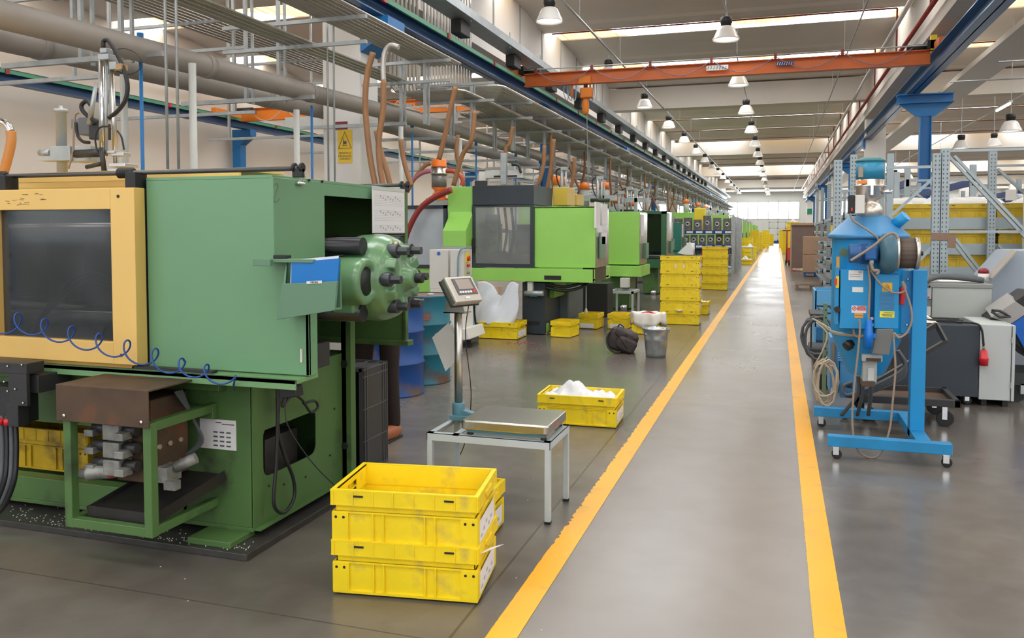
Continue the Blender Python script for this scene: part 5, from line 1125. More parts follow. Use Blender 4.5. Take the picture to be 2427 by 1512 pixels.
# papers and pockets on the end
for i, (x0, y0, x1, y1, m, nm) in enumerate(((1413, 478, 1423, 540, PAPER, 'paper_bundle'), (1427, 482, 1440, 534, PAPER, 'paper_bundle'), (1423, 561, 1435, 610, GP, 'document_pocket'), (1427, 551, 1438, 578, PAPER, 'loose_sheet'))):
    q0 = atX(x0, y0, xr + 0.03); q1 = atX(x1, y1, xr + 0.03)
    o = MB().box(xr + 0.005, xr + 0.03, q0.y, q1.y, q1.z, q0.z).build(nm, m)
    tag(o, ['bundle of papers clipped at the front corner of the nearest lime press', 'bundle of papers clipped at the rear corner of the nearest lime press', 'green document pocket low on the end of the nearest lime press', 'loose sheet in the pocket on the end of the nearest lime press'][i], 'papers' if i != 2 else 'pocket')
# picking gantry and lamps on top of it
R2 = thing('picking_robot', 'white picking gantry on top of the nearest lime press', 'robot', atY(1195, 438, Y2 + 0.3))
hbox('mast', 1186, 362, 1199, 438, Y2 + 0.3, 0.08, GALV, R2, bevel=0.004); hbox('cross_beam', 1150, 402, 1235, 423, Y2 + 0.38, 0.1, mat('robot_white', (0.62, 0.62, 0.60), 0.4), R2, bevel=0.004)
hbox('motor', 1205, 388, 1218, 402, Y2 + 0.4, 0.1, GREYC, R2); hbox('end_block', 1135, 406, 1152, 432, Y2 + 0.4, 0.15, WHITE, R2); hbox('rail_slot', 1170, 415, 1225, 420, Y2 + 0.37, 0.02, BLACK, R2)
MB().tube(spline([atY(1213, 390, Y2 + 0.35), atY(1228, 392, Y2 + 0.35), atY(1235, 410, Y2 + 0.35)]), 0.02, 8).build('hose', CABLEB, R2)
mb = MB(); pbox(mb, 1125, 428, 1150, 440, Y2 + 0.3, 0.1); mb.build('fittings', DARK, R2)
# vacuum loader on the near side
def loader(name, label, px, y0, y1, Y, sc=1.0, group=None):
    b = atY(px, y1, Y); h = atY(px, y0, Y).z - b.z; r = h * 0.19; t = thing('vacuum_loader', label, 'loader', b, group=group); x, z = b.x, b.z
    MB().lathe([(0, 0.80 * h), (r, 0.80 * h), (r * 1.05, 0.81 * h), (r * 0.95, 0.84 * h), (r * 0.95, 0.97 * h), (r * 0.8, h), (0, h)], (x, Y, z), 'Z', 24).build('motor_head', ORG, t)
    MB().lathe([(0, 0.62 * h), (r * 1.08, 0.62 * h), (r * 1.08, 0.66 * h), (r, 0.67 * h), (r, 0.80 * h), (0, 0.8 * h)], (x, Y, z), 'Z', 24).build('steel_band', STEEL, t)
    MB().lathe([(0, 0.32 * h), (r * 0.97, 0.32 * h), (r * 0.97, 0.62 * h), (0, 0.62 * h)], (x, Y, z), 'Z', 24).build('sight_glass', mat('sight_glass', (0.20, 0.19, 0.18), 0.15), t)
    MB().lathe([(0, 0.05 * h), (r * 0.85, 0.05 * h), (r * 0.85, 0.17 * h), (r * 0.62, 0.18 * h), (r * 0.62, 0.24 * h), (r * 1.02, 0.31 * h), (0, 0.32 * h)], (x, Y, z), 'Z', 24).build('cone', ORG, t)
    MB().box(x - r * 1.3, x + r * 1.3, Y - r * 1.3, Y + r * 1.3, z, z + 0.05 * h).build('slide_plate', ORG, t)
    return t
loader('x', 'orange and steel vacuum loader at the left of the nearest lime press', 1041, 377, 475, Y2 + 0.3)
hbox('loader_base', 1010, 474, 1066, 488, Y2 + 0.15, 0.4, GREYC, M2)
Yh = Y2 + 0.1
hose('vacuum_hose', 'dark red hose arching from the vacuum loader down behind the press casting', 'hose', [atY(x, y, Yh - 0.3) for x, y in ((1070, 450), (1035, 465), (1005, 485), (985, 510), (968, 545), (958, 575))], 0.045, HOSER)
hose('vacuum_hose', 'pink hose running left from the top of the vacuum loader', 'hose', [atY(x, y, Yh) for x, y in ((1022, 404), (1000, 410), (980, 425), (960, 448))], 0.035, mat('hose_pink', (0.42, 0.15, 0.20), 0.4))
hose('vacuum_hose', 'brown ribbed hose leaving the orange loader head', 'hose', [atY(x, y, Yh) for x, y in ((1022, 386), (1008, 392), (992, 410), (975, 435), (965, 455))], 0.033, HOSEB)
hose('vacuum_hose', 'red-orange elbow hose on the right of the vacuum loader', 'hose', [atY(x, y, Yh) for x, y in ((1058, 405), (1075, 406), (1090, 415), (1097, 428), (1094, 440))], 0.035, mat('hose_redorange', (0.50, 0.08, 0.03), 0.4))
# more hanging brown hoses, each from the tube decks to the machines
HS = [((1080, 205), (1065, 270), (1055, 320), (1040, 378), 9.8, 'thick'), ((1125, 262), (1118, 330), (1095, 370), (1075, 440), 10.5, ''), ((1085, 320), (1082, 360), (1090, 400), (1100, 440), 12.5, ''),
      ((1215, 300), (1208, 340), (1200, 350), (1198, 366), 13.0, ''), ((1290, 345), (1288, 390), (1278, 430), (1268, 442), 13.0, ''), ((1313, 330), (1308, 380), (1300, 430), (1296, 450), 14.0, ''), ((1362, 372), (1360, 410), (1352, 450), (1348, 470), 15.0, ''),
      ((892, 310), (900, 350), (915, 400), (925, 440), 9.0, ''), ((950, 330), (955, 370), (965, 410), (975, 440), 10.0, '')]
for i, (a, b, c, d, Y, _) in enumerate(HS):
    hose('vacuum_hose', ['thick tan suction hose dropping to the orange vacuum loader', 'brown suction hose sagging just right of the orange vacuum loader', 'brown suction hose behind the tower of the nearest lime press', 'short brown hose ending at the white picking gantry', 'brown hose ending at the dark top box of the nearest lime press', 'brown hose dropping behind the dark top box of the nearest lime press', 'brown hose above the end of the nearest lime press', 'brown hose crossing behind the pale column, left one', 'brown hose crossing behind the pale column, right one'][i], 'hose', [atY(*q, Y) for q in (a, b, c, d)], 0.035, HOSEB)
# white control cabinet with box, lime press
CB = thing('control_cabinet', 'white pillar control cabinet on a cream wheeled foot beside the lime press', 'cabinet', (-4.2, 10.2, 0))
Yc = 9.9
hbox('pillar', 1018, 592, 1062, 684, Yc, 0.35, CREAMW, CB, bevel=0.006); q = [atY(1019, 684, Yc), atY(1062, 684, Yc), atY(1062, 770, Yc), atY(1034, 770, Yc)]
MB().hexa(q + [p + V((0, 0.33, 0)) for p in q]).build('pillar_neck', CREAMW, CB); hbox('pillar_leg', 1062, 660, 1105, 780, Yc + 0.05, 0.25, CREAMW, CB, bevel=0.006)
p = atY(1068, 796, Yc); p2 = atY(1126, 772, Yc); MB().prism([(p.x, 0.06), (p2.x, 0.12), (p2.x - 0.04, 0.26), (p.x, 0.2)], 'Y', Yc - 0.2, Yc + 0.4).build('foot', CREAMW, CB, bevel=0.01)
for x in (p.x + 0.05, p2.x - 0.06): MB().cyl((x, Yc - 0.1, 0.05), (x, Yc - 0.05, 0.05), 0.05, n=16).build('wheel', BLACK, CB)
bx = MB(); pbox(bx, 1067, 592, 1100, 656, Yc - 0.1, 0.28); bx.build('switch_box', CREAMW, CB, bevel=0.004)
xe = atY(1100, 620, Yc - 0.1).x; ye = atX(1116, 620, xe + 0.001).y
pn = MB().box(xe, xe + 0.004, Yc - 0.1, ye, atY(1100, 656, Yc - 0.1).z, atY(1100, 592, Yc - 0.1).z).build('button_panel', mat('panel_beige', (0.58, 0.53, 0.42), 0.45), CB)
for z, r, m in ((612, 0.035, RED), (629, 0.022, RED), (646, 0.014, GREEN)):
    q = atX(1107, z, xe); MB().cyl((xe, q.y, q.z), (xe + 0.035, q.y, q.z), r, n=16).build('button', m, pn)
q = atX(1107, 612, xe); MB().box(xe + 0.003, xe + 0.012, q.y - 0.06, q.y + 0.06, q.z - 0.05, q.z + 0.06).build('switch_plate', YTAPE, pn)
q = atY(1040, 601, Yc); MB().cyl((q.x, Yc - 0.004, q.z), (q.x, Yc, q.z), 0.025, n=20).build('badge', mat('badge_blue', (0.02, 0.15, 0.55), 0.4), CB)
hose('control_cable', 'pale blue cable hanging down beside the white switch box', 'cable', [atY(x, y, Yc - 0.14) for x, y in ((1105, 588), (1092, 592), (1086, 610), (1085, 650), (1086, 690))], 0.011, mat('cable_blue', (0.16, 0.34, 0.40), 0.5))
hose('control_cable', 'blue-grey cable reaching the floor left of the bagged yellow bin', 'cable', [atY(x, y, 10.3) for x, y in ((1117, 640), (1118, 700), (1122, 760), (1128, 790), (1126, 806))], 0.012, mat('cable_blue', (0.16, 0.34, 0.40), 0.5))
for i, (x, y) in enumerate(((1107, 702), (1122, 702), (1110, 728))): p = atY(x, y, Y2 + 0.3); tag(MB().tube([p, p + V((0.02, -0.12, -0.04))], 0.05, 12).build('power_plug', RED), 'red industrial plug in the sockets behind the white bag, ' + ['left', 'right', 'lower'][i] + ' one', 'plug')
# hanging bag
def fnb(u, v):
    x = -4.0 + 0.0; a = atY(1128 + 100 * u, 672, 10.75); top = 0.03 * math.sin(u * 2 * PI * 1.5 + 0.5) - 0.16 * math.exp(-((u - 0.58) / 0.14) ** 2) ; b = atY(1126 + 92 * u + 10 * math.sin(v * 3) * (u - 0.4), 768, 10.75)
    z = (a.z + top) * (1 - v) + b.z * v; xx = a.x * (1 - v) + b.x * v + 0.01 * math.sin(v * 7 + u * 4)
    return V((xx, 10.80 + 0.018 * math.sin(u * 9 + v * 3) + 0.007 * math.sin(u * 23 + v * 9) - 0.12 * v * math.sin(u * PI), z))
tag(MB().grid(fnb, 40, 30).build('hanging_bag', mat('bag_clear', (0.74, 0.78, 0.84), 0.25, alpha=0.9, bump=0.4, bscale=10), solid=0.003), 'translucent plastic bag taped under the beam of the nearest lime press', 'bag')
for i, (x0, y0, x1, y1) in enumerate(((1180, 680, 1189, 698), (1137, 664, 1146, 670), (1210, 664, 1219, 676))):
    mb = MB(); pbox(mb, x0, y0, x1, y1, 10.62 if i == 0 else 11.1, 0.004); tag(mb.build('tape_strip', CARD), 'brown tape strip holding the hanging plastic bag, ' + ['middle', 'left', 'right'][i] + ' one', 'tape')
hose('white_cable', 'white cable hanging with a plug over the small yellow crate', 'cable', [atY(1389, y, 12.3) for y in (668, 700, 730)], 0.008, WHITE)
p = atY(1389, 732, 12.3); tag(MB().lathe([(0, 0), (0.02, 0), (0.024, 0.05), (0.01, 0.09), (0, 0.09)], (p.x, p.y, p.z - 0.08), 'Z', 12).build('cable_plug', WHITE), 'white plug on the end of the hanging white cable', 'plug')

# ================================================================== generic lime / green presses farther along
def press(label, xr, Y, zt, zb, m, end, group=None, win=False, W=1.35, loc=None):
    t = thing('lime_press' if not win else 'green_press', label, 'machine', (xr - W / 2, Y + 0.5, 0), group=group); d = 0.95
    if win:
        MB().box(xr - W, xr, Y, Y + d, zb, zb + 0.07).box(xr - W, xr, Y, Y + d, zt - 0.07, zt).box(xr - W, xr - W + 0.08, Y, Y + d, zb, zt).box(xr - 0.12, xr, Y, Y + d, zb, zt).build('housing', m, t)
        MB().box(xr - W + 0.08, xr - 0.12, Y + 0.02, Y + 0.03, zb + 0.07, zt - 0.07).build('window', mat('black_glass', (0.008, 0.01, 0.012), 0.08), t)
    else: MB().box(xr - W, xr, Y, Y + d, zb, zt).build('housing', m, t, bevel=0.006)
    MB().box(xr, xr + 0.008, Y + 0.03, Y + d - 0.03, zb, zt - 0.02).build('end_sheet', STM, t)
    MB().box(xr - W - 1.0, xr - W, Y, Y + d, zb - 0.02, zt + 0.12).build('rear_housing', m, t, bevel=0.006)
    MB().box(xr - W - 1.0, xr + 0.05, Y - 0.08, Y + d + 0.08, zb - 0.22, zb - 0.02).build('base_beam', m, t, bevel=0.004)
    MB().box(xr - 0.55, xr - 0.2, Y + 0.1, Y + d - 0.1, 0.03, zb - 0.22).build('front_base', end, t); MB().box(xr - W - 0.9, xr - 1.1, Y + 0.1, Y + d - 0.1, 0.03, zb - 0.22).build('rear_base', end, t)
    for x in (xr - 0.3, xr - W - 0.3): MB().cyl((x, Y + 0.05, 0), (x, Y + 0.05, 0.1), 0.07, n=12).build('foot', CHROME, t)
    MB().box(xr + 0.008, xr + 0.02, Y + 0.1, Y + 0.4, zt - 0.45, zt - 0.05).build('paper_bundle', PAPER, t)
    MB().box(xr + 0.008, xr + 0.06, Y + 0.45, Y + 0.8, zb + 0.1, zb + 0.4).build('document_pocket', GP, t)
    mb = MB().box(xr - 0.8, xr - 0.73, Y + 0.3, Y + 0.37, zt, zt + 0.55).box(xr - 1.2, xr - 0.5, Y + 0.3, Y + 0.4, zt + 0.22, zt + 0.32).build('picking_arm', GALV, t)
    return t
M3 = press('second lime green press, just beyond the nearest one', -2.45, 15.3, 1.85, 0.86, LIME, GREEND)
MB().box(-2.75, -2.6, 15.0, 15.2, 0.45, 0.62).build('socket_box', WHITE, M3)
press('dark green press with a black guard window beyond the lime ones', -2.45, 19.2, 1.95, 0.85, mat('press_dark_green', (0.04, 0.14, 0.07), 0.4), GREEND, win=True)
for i, (Y, c) in enumerate(((36, LIME), (40.5, LIME), (45, LIME), (50, LIME), (56, LIME), (63, LIME), (71, LIME), (80, LIME), (90, LIME))):
    press('lime green press in the far row beyond the shelf of moulds', -2.0, Y, 2.15 - 0.02 * i, 0.95, c, ANTH, group='far lime presses')
for Yp, c in ((23.3, mat('press_dark_green', (0.04, 0.14, 0.07), 0.4)), (26.4, mat('press_teal', (0.03, 0.20, 0.15), 0.4))): press('press partly hidden behind the mould shelf and crate stacks', -2.9, Yp, 1.75, 0.85, c, ANTH, group='half hidden presses')
for i, (Y, x, z) in enumerate(((15.7, -4.1, 1.97), (19.6, -4.0, 2.07), (19.7, -4.5, 2.07), (23.7, -4.4, 1.87), (26.8, -4.5, 1.87), (26.9, -5.0, 1.87), (36.4, -3.8, 2.25), (41, -3.7, 2.23), (45.4, -3.7, 2.21), (50.4, -3.7, 2.19))):
    p = (x, Y); t = thing('vacuum_loader', 'small orange topped vacuum loader standing on the far presses', 'loader', (x, Y, z), group='far vacuum loaders')
    MB().lathe([(0, 0.42), (0.13, 0.42), (0.12, 0.58), (0, 0.6)], (x, Y, z), 'Z', 14).build('motor_head', ORG, t)
    MB().lathe([(0, 0), (0.12, 0.0), (0.12, 0.42), (0, 0.42)], (x, Y, z), 'Z', 14).build('body', GREYC, t)
hbox_y = [((1310, 443, 1345, 487), 12.6, YTAPE, 'yellow guard box behind the dark top box of the nearest lime press'), ((1348, 460, 1368, 487), 13.5, YTAPE, 'smaller yellow guard box behind the lime panel')]
for (r, Y, m, l) in hbox_y:
    mb = MB(); pbox(mb, *r, Y, 0.5); tag(mb.build('guard_box', mat('guard_yellow', (0.62, 0.42, 0.06), 0.45), bevel=0.01), l, 'guard')
for i, (x0, y0, Y) in enumerate(((1335, 398, 13.5), (1420, 420, 15.5), (1470, 455, 19.4), (1490, 445, 19.9), (1530, 450, 23.8))):
    b = atY(x0, y0 + 75, Y); t = thing('picking_robot', 'pale picking arm of chrome rods above the lime presses, ' + ['nearest one', 'second one', 'third one', 'fourth one', 'farthest one'][i], 'robot', b)
    MB().tube([atY(x0 - 3, y0, Y), atY(x0 - 3, y0 + 80, Y)], 0.03, 10).tube([atY(x0 + 6, y0 + 2, Y), atY(x0 + 6, y0 + 80, Y)], 0.02, 8).build('rod', GALV, t)
    MB().tube([atY(x0 - 20, y0 + 55, Y), atY(x0 + 25, y0 + 55, Y)], 0.04, 10).build('cross_arm', DARK, t)
    mb = MB(); pbox(mb, x0 - 6, y0 - 3, x0 + 9, y0 + 5, Y - 0.03, 0.08); mb.build('top_bracket', GALV, t)
    MB().tube(spline([atY(x0 - 6, y0, Y), atY(x0 - 16, y0 + 8, Y), atY(x0 - 14, y0 + 30, Y), atY(x0 - 8, y0 + 45, Y)]), 0.012, 6).build('hose', BLACK, t)
for i in range(16):
    y = 18.4 + 2.35 * i; x = -5.0 - 0.14 * (i % 3); tx = x + 0.4 * math.sin(i * 2.1)
    hose('vacuum_hose', 'brown suction hose hanging from the far tube decks', 'hose', [(x, y, 3.83), (x, y, 3.2), ((x + tx) / 2, y + 0.15, 2.7), (tx, y + 0.3, 2.2), (tx, y + 0.3, 1.9)], 0.035, HOSEB, group='far hanging hoses')

# ================================================================== small grey table, bench with paper roll
t = thing('small_table', 'small light grey metal table under the second lime press', 'table', (-2.62, 15.0, 0))
x0, x1, y0, y1, z = -2.86, -2.42, 14.5, 15.2, 0.42
MB().box(x0, x1, y0, y0 + 0.04, z - 0.045, z).box(x0, x1, y1 - 0.04, y1, z - 0.045, z).box(x0, x0 + 0.04, y0, y1, z - 0.045, z).box(x1 - 0.04, x1, y0, y1, z - 0.045, z).build('top_frame', GREYP, t)
for x in (x0, x1 - 0.035):
    for y in (y0, y1 - 0.035): MB().box(x, x + 0.035, y, y + 0.035, 0, z - 0.04).build('leg', GREYP, t)
t = thing('work_bench', 'dark work bench behind the nearer tall stack of crates', 'bench', (-2.5, 17.5, 0))
MB().box(-3.0, -1.55, 17.2, 17.9, 0.92, 0.97).build('top', DARK, t)
for x in (-2.95, -1.65):
    for y in (17.25, 17.8): MB().box(x, x + 0.05, y, y + 0.05, 0, 0.92).build('leg', DARK, t)
p = atY(1636, 597, 17.4); tag(MB().cyl((p.x, 17.45, 0.97), (p.x, 17.45, 1.24), 0.085, n=24).build('paper_roll', PAPER), 'white paper roll standing on the dark work bench', 'roll')
q = [atY(x, y, 17.3) for x, y in ((1605, 600), (1636, 572), (1644, 604), (1628, 604))]; tag(MB().hexa(q + [p + V((0, 0.02, 0)) for p in q]).build('paper_sheet', PAPER), 'white sheet torn from the roll hanging over the work bench', 'paper')

# ================================================================== shelf of moulds
SY = 29.6
t = thing('mould_shelf', 'heavy shelf with blue beams holding steel moulds in front of the far presses', 'shelf', (-2.5, SY + 0.4, 0))
zs = (1.50, 1.0, 0.30); xl, xr = -3.55, -1.52
for z in zs:
    MB().box(xl - 0.3, xr, SY, SY + 0.05, z - 0.13, z - 0.0).box(xl - 0.3, xr, SY + 0.95, SY + 1.0, z - 0.13, z).build('beam', SHELFB, t); MB().box(xl - 0.3, xr, SY + 0.05, SY + 0.95, z - 0.03, z).build('deck', GALV, t)
    l = 0
    for i in range(6): MB().box(xl + 0.15 + 0.33 * i, xl + 0.37 + 0.33 * i, SY - 0.004, SY - 0.001, z - 0.10, z - 0.03).build('shelf_label', PAPER, t)
for y in (SY, SY + 0.95, SY + 2.2, SY + 3.2, SY + 4.6, SY + 5.8):
    MB().box(xr, xr + 0.10, y, y + 0.08, 0, 2.0).build('upright', GALV, t)
    if y < SY + 1: MB().box(xl - 0.1, xl, y, y + 0.08, 0, 2.0).build('upright', GALV, t)
k = 0
for z, n, hs in ((1.50, 6, (0.42, 0.45, 0.38, 0.52, 0.44, 0.42)), (1.0, 7, (0.40, 0.32, 0.34, 0.33, 0.34, 0.37, 0.34)), (0.30, 5, (0.4, 0.36, 0.42, 0.3, 0.38))):
    w = (xr - xl) / n
    for i in range(n):
        x0 = xl + w * i + 0.03; h = min(hs[i], 0.36 if z < 1.2 else 1)
        t = thing('steel_mould', {1.5: 'grey steel mould block in the top row of the mould shelf', 1.0: 'grey steel mould block in the middle row of the mould shelf', 0.3: 'dark steel mould block in the bottom row of the mould shelf'}[z], 'mould', (x0 + w / 2, SY + 0.3, z), group='moulds on the shelf row at %s' % {1.5: 'the top', 1.0: 'the middle', 0.3: 'the bottom'}[z])
        mm = RUST if (z == 1.0 and i == 5) else MOLD
        MB().box(x0, x0 + w - 0.07, SY + 0.08, SY + 0.5, z, z + h).build('block', mm, t, bevel=0.006)
        c = (x0 + (w - 0.07) / 2, SY + 0.08, z + h * 0.5); MB().lathe([(0.03, 0.0), (0.03, 0.01), (0.08, 0.01), (0.085, 0.0)], c, (0, -1, 0), 16).build('locating_ring', GALV, t)
tag(MB().lathe([(0, 0), (0.09, 0), (0.09, 0.2), (0.03, 0.3), (0.03, 0.34), (0, 0.34)], (-3.72, SY + 0.25, 1.5), 'Z', 14).build('plastic_jug', WHITE), 'white plastic jug at the left end of the mould shelf', 'jug')
tag(MB().box(-2.9, -2.5, SY + 0.9, SY + 1.2, 1.5, 2.3).build('yellow_console', YTAPE, bevel=0.02), 'yellow framed console above the top row of moulds', 'console')
tag(MB().box(-2.05, -1.9, 24.0, 24.3, 0, 1.0).build('red_cabinet', RED), 'red cabinet edge behind the second tall crate stack', 'cabinet')
# ================================================================== blue hopper dryer
H = thing('hopper_dryer', 'bright blue mobile hopper dryer with steel loader on top beside the right line', 'dryer', (0.62, 6.1, 0))
HX, HY_, R = 0.60, 6.22, 0.235
HL = HOPB
mb = MB().lathe([(0.115, 0.50), (0.13, 0.52), (R - 0.015, 0.74), (R, 0.79), (R, 1.38), (R, 1.44)], (HX, HY_, 0), 'Z', 44, cap=False); mb.build('barrel', HOPB, H)
MB().lathe([(R, 0.775), (R + 0.006, 0.78), (R + 0.006, 0.795), (R, 0.80)], (HX, HY_, 0), 'Z', 44).build('clamp_band', mat('band', (0.45, 0.42, 0.36), 0.4, metal=0.5), H)
MB().lathe([(R - 0.01, 1.44), (R + 0.03, 1.445), (R + 0.03, 1.47), (R + 0.02, 1.475), (0.125, 1.60), (0.0, 1.60)], (HX, HY_, 0), 'Z', 44).build('cone_lid', HOPL, H)
MB().cyl((HX + 0.15, HY_ - 0.08, 1.53), (HX + 0.22, HY_ - 0.12, 1.60), 0.038, n=20).build('inlet_stub', HOPB, H)
LX = HX - 0.0
MB().lathe([(0, 1.5850), (0.085, 1.5850), (0.085, 1.6487), (0.07, 1.6760), (0.045, 1.7033), (0.09, 1.7306), (0.09, 1.7943), (0.105, 1.7988), (0.105, 1.8079), (0.09, 1.8125), (0.093, 1.8489), (0, 1.8489)], (LX, HY_ - 0.05, 0), 'Z', 32).build('loader_vessel', mat('vessel_steel', (0.66, 0.60, 0.54), 0.32, metal=0.9), H)
ml = MB().lathe([(0, 1.8489), (0.092, 1.8489), (0.092, 1.9672), (0, 1.9672)], (LX, HY_ - 0.05, 0), 'Z', 32).build('loader_motor', mat('motor_cyan', (0.02, 0.24, 0.42), 0.35), H)
MB().lathe([(0.088, 1.9672), (0.096, 1.9717), (0.096, 1.9808), (0.06, 1.9990), (0, 2.0036)], (LX, HY_ - 0.05, 0), 'Z', 32).build('motor_lid', mat('motor_teal', (0.05, 0.20, 0.22), 0.4), ml)
MB().box(LX - 0.088, LX - 0.03, HY_ - 0.142, HY_ - 0.125, 1.8170, 1.8398).build('orange_label', ORANGEB, ml); MB().cbox((LX - 0.065, HY_ - 0.117, 1.8989), (0.035, 0.006, 0.07), (0, 0, -0.7)).build('rating_plate', mat('plate_tan', (0.40, 0.33, 0.27), 0.5), ml)
MB().tube([(LX + 0.06, HY_ - 0.10, 1.7624), (LX + 0.135, HY_ - 0.12, 1.7624)], 0.014, 12).build('outlet', CHROME, H); MB().box(LX - 0.005, LX + 0.012, HY_ - 0.155, HY_ - 0.14, 1.7397, 1.8034).build('clasp', CHROME, H)
cbx = MB(); pbox(cbx, 2026, 462, 2050, 506, 6.0, 0.10); cbx = cbx.build('loader_control', CREAMW, H, bevel=0.004); hbox('keypad', 2011, 462, 2026, 506, 5.99, 0.10, BLACK, cbx, bevel=0.004)
hbox('status_light', 2017, 492, 2021, 500, 5.985, 0.004, RED, cbx)
# posts and base
mb = MB().box(0.865, 0.955, 6.06, 6.16, 0.10, 1.235).box(0.80, 0.87, 6.10, 6.14, 0.80, 1.23); mb.build('post', HOPB, H, bevel=0.005)
for z in (1.17, 0.86): MB().lathe([(0, 0), (0.011, 0), (0.008, 0.008), (0, 0.008)], (0.84, 6.10, z), (0, -1, 0), 8).build('bolt', CHROME, H)
mb = MB().box(0.33, 1.065, 5.72, 5.79, 0.085, 0.155).box(0.28, 1.02, 6.62, 6.69, 0.085, 0.155); mb.bar((0.91, 5.79, 0.12), (0.91, 6.62, 0.12), 0.09, 0.068); mb.build('base_frame', mat('hopper_base_blue', (0.015, 0.23, 0.50), 0.45, var=0.12, vscale=9), H, bevel=0.004)
def caster(x, y, parent, r=0.032, z=0.085, name='caster'):
    mb = MB().box(x - 0.022, x + 0.022, y - 0.022, y + 0.022, z - 0.004, z).box(x - 0.015, x + 0.02, y - 0.018, y - 0.014, r * 0.9, z).box(x - 0.015, x + 0.02, y + 0.014, y + 0.018, r * 0.9, z)
    c = mb.build(name, CHROME, parent); MB().cyl((x + 0.008, y - 0.011, r), (x + 0.008, y + 0.011, r), r, n=20).build('wheel', BLACK, c, bevel=0.004); return c
for x, y in ((0.38, 5.75), (1.03, 5.75), (0.33, 6.65), (0.98, 6.65)): caster(x, y, H)
# control boxes
b1 = MB(); pbox(b1, 1990, 640, 2062, 778, 5.92, 0.16); b1 = b1.build('control_box', HOPB, H, bevel=0.004); a1 = atY(1990, 640, 5.92)
hbox('door_edge', 1979, 634, 1989, 768, 5.94, 0.12, HOPB, b1); hbox('main_switch', 1981, 655, 1989, 682, 5.93, 0.05, YTAPE, b1); hbox('switch_knob', 1978, 660, 1984, 676, 5.92, 0.03, RED, b1)
q = atY(1984, 733, 5.93); MB().cyl((q.x, 5.91, q.z), (q.x, 5.95, q.z), 0.02, n=12).build('dial', BLACK, b1)
hbox('rating_plate', 2011, 641, 2046, 664, 5.918, 0.002, PAPER, b1); hbox('rating_plate', 2020, 681, 2046, 692, 5.918, 0.002, PAPER, b1)
w = hbox('warning_plate', 2018, 725, 2053, 741, 5.918, 0.002, PAPER, b1); hbox('red_field', 2032, 725.5, 2052, 735.5, 5.917, 0.001, RED, w)
q = atY(2042, 730.5, 5.9155); text('VIETATO\nAPRIRE', 0.0125, PAPER, w, q, (PI / 2, 0, 0))
q = atY(2025, 731, 5.916); mb = MB().tube([V((q.x + 0.012 * math.cos(a), 5.916, q.z + 0.012 * math.sin(a))) for a in [2 * PI * k / 16 for k in range(16)]], 0.002, 6, closed=True).tube([(q.x - 0.009, 5.916, q.z - 0.009), (q.x + 0.009, 5.916, q.z + 0.009)], 0.0018, 6); mb.build('prohibition_ring', RED, w)
q = atY(2030, 648, 5.916); text('CE', 0.02, INK, b1, atY(2039, 645, 5.916), (PI / 2, 0, 0)); hbox('printed_lines', 2014, 650, 2040, 651, 5.917, 0.001, INKG, b1); hbox('printed_lines', 2014, 655, 2040, 656, 5.917, 0.001, INKG, b1)
w = hbox('voltage_label', 2025, 742, 2046, 753, 5.917, 0.002, mat('label_orange', (0.80, 0.36, 0.05), 0.5), b1); text('400 VOLT', 0.0115, INK, w, atY(2035.5, 747.5, 5.9155), (PI / 2, 0, 0))
b2 = MB(); pbox(b2, 2072, 650, 2132, 778, 5.90, 0.16); b2 = b2.build('heater_box', HOPB, H, bevel=0.004)
for k in range(13): hbox('louvre', 2085, 695 + 3.1 * k, 2119, 696.2 + 3.1 * k, 5.895, 0.004, HOPL, b2)
w = hbox('hot_warning', 2091, 670, 2115, 691, 5.898, 0.002, mat('label_amber', (0.80, 0.45, 0.03), 0.5), b2); tri = [atY(2103, 673, 5.896), atY(2112, 688, 5.896), atY(2094, 688, 5.896)]
MB().tube(tri, 0.0012, 5, closed=True).build('triangle', INK, w); [MB().tube(spline([atY(x, 686, 5.896), atY(x + 1, 683, 5.896), atY(x - 1, 681, 5.896), atY(x, 678, 5.896)]), 0.0009, 4).build('heat_wave', INK, w) for x in (2100, 2103, 2106)]
w = hbox('attention_label', 2085, 738, 2120, 752, 5.898, 0.002, mat('label_bright', (0.85, 0.78, 0.05), 0.5), b2); text('ATTENZIONE', 0.0095, INK, w, atY(2106, 741.5, 5.896), (PI / 2, 0, 0)); hbox('printed_lines', 2090, 745.5, 2116, 746.2, 5.897, 0.001, INK, w); hbox('printed_lines', 2092, 748.5, 2114, 749.2, 5.897, 0.001, INK, w)
for y in (755, 770): hbox('hinge', 2062, y - 3, 2072, y + 3, 5.94, 0.03, CHROME, H)
# motor and blower
ml = MB().tube([atY(2012, 601, 5.88), atY(2080, 601, 5.88)], 0.062, 28).build('fan_motor', MOTB, H, bevel=0.006)
mb = MB()
for k in range(7): c = atY(2040 + 2.6 * k, 601, 5.88); mb.lathe([(0.062, 0), (0.068, 0.0), (0.068, 0.0025), (0.062, 0.0025)], c, 'X', 28)
mb.build('cooling_fins', MOTB, ml); tb = MB(); pbox(tb, 2050, 584, 2080, 616, 5.79, 0.05); tb.build('terminal_box', mat('terminal_blue', (0.01, 0.12, 0.40), 0.4), ml, bevel=0.012)
MB().cyl(atY(2066, 616, 5.82), atY(2066, 626, 5.82), 0.014, n=12).build('cable_gland', GREYP, ml)
c = atY(2084, 600, 5.88)
MB().lathe([(0.0, 0.0), (0.10, 0.0), (0.128, 0.02), (0.132, 0.05), (0.128, 0.085), (0.112, 0.10), (0, 0.10)], c, 'X', 40).build('blower', mat('blower_slate', (0.06, 0.15, 0.21), 0.4, var=0.1), H)
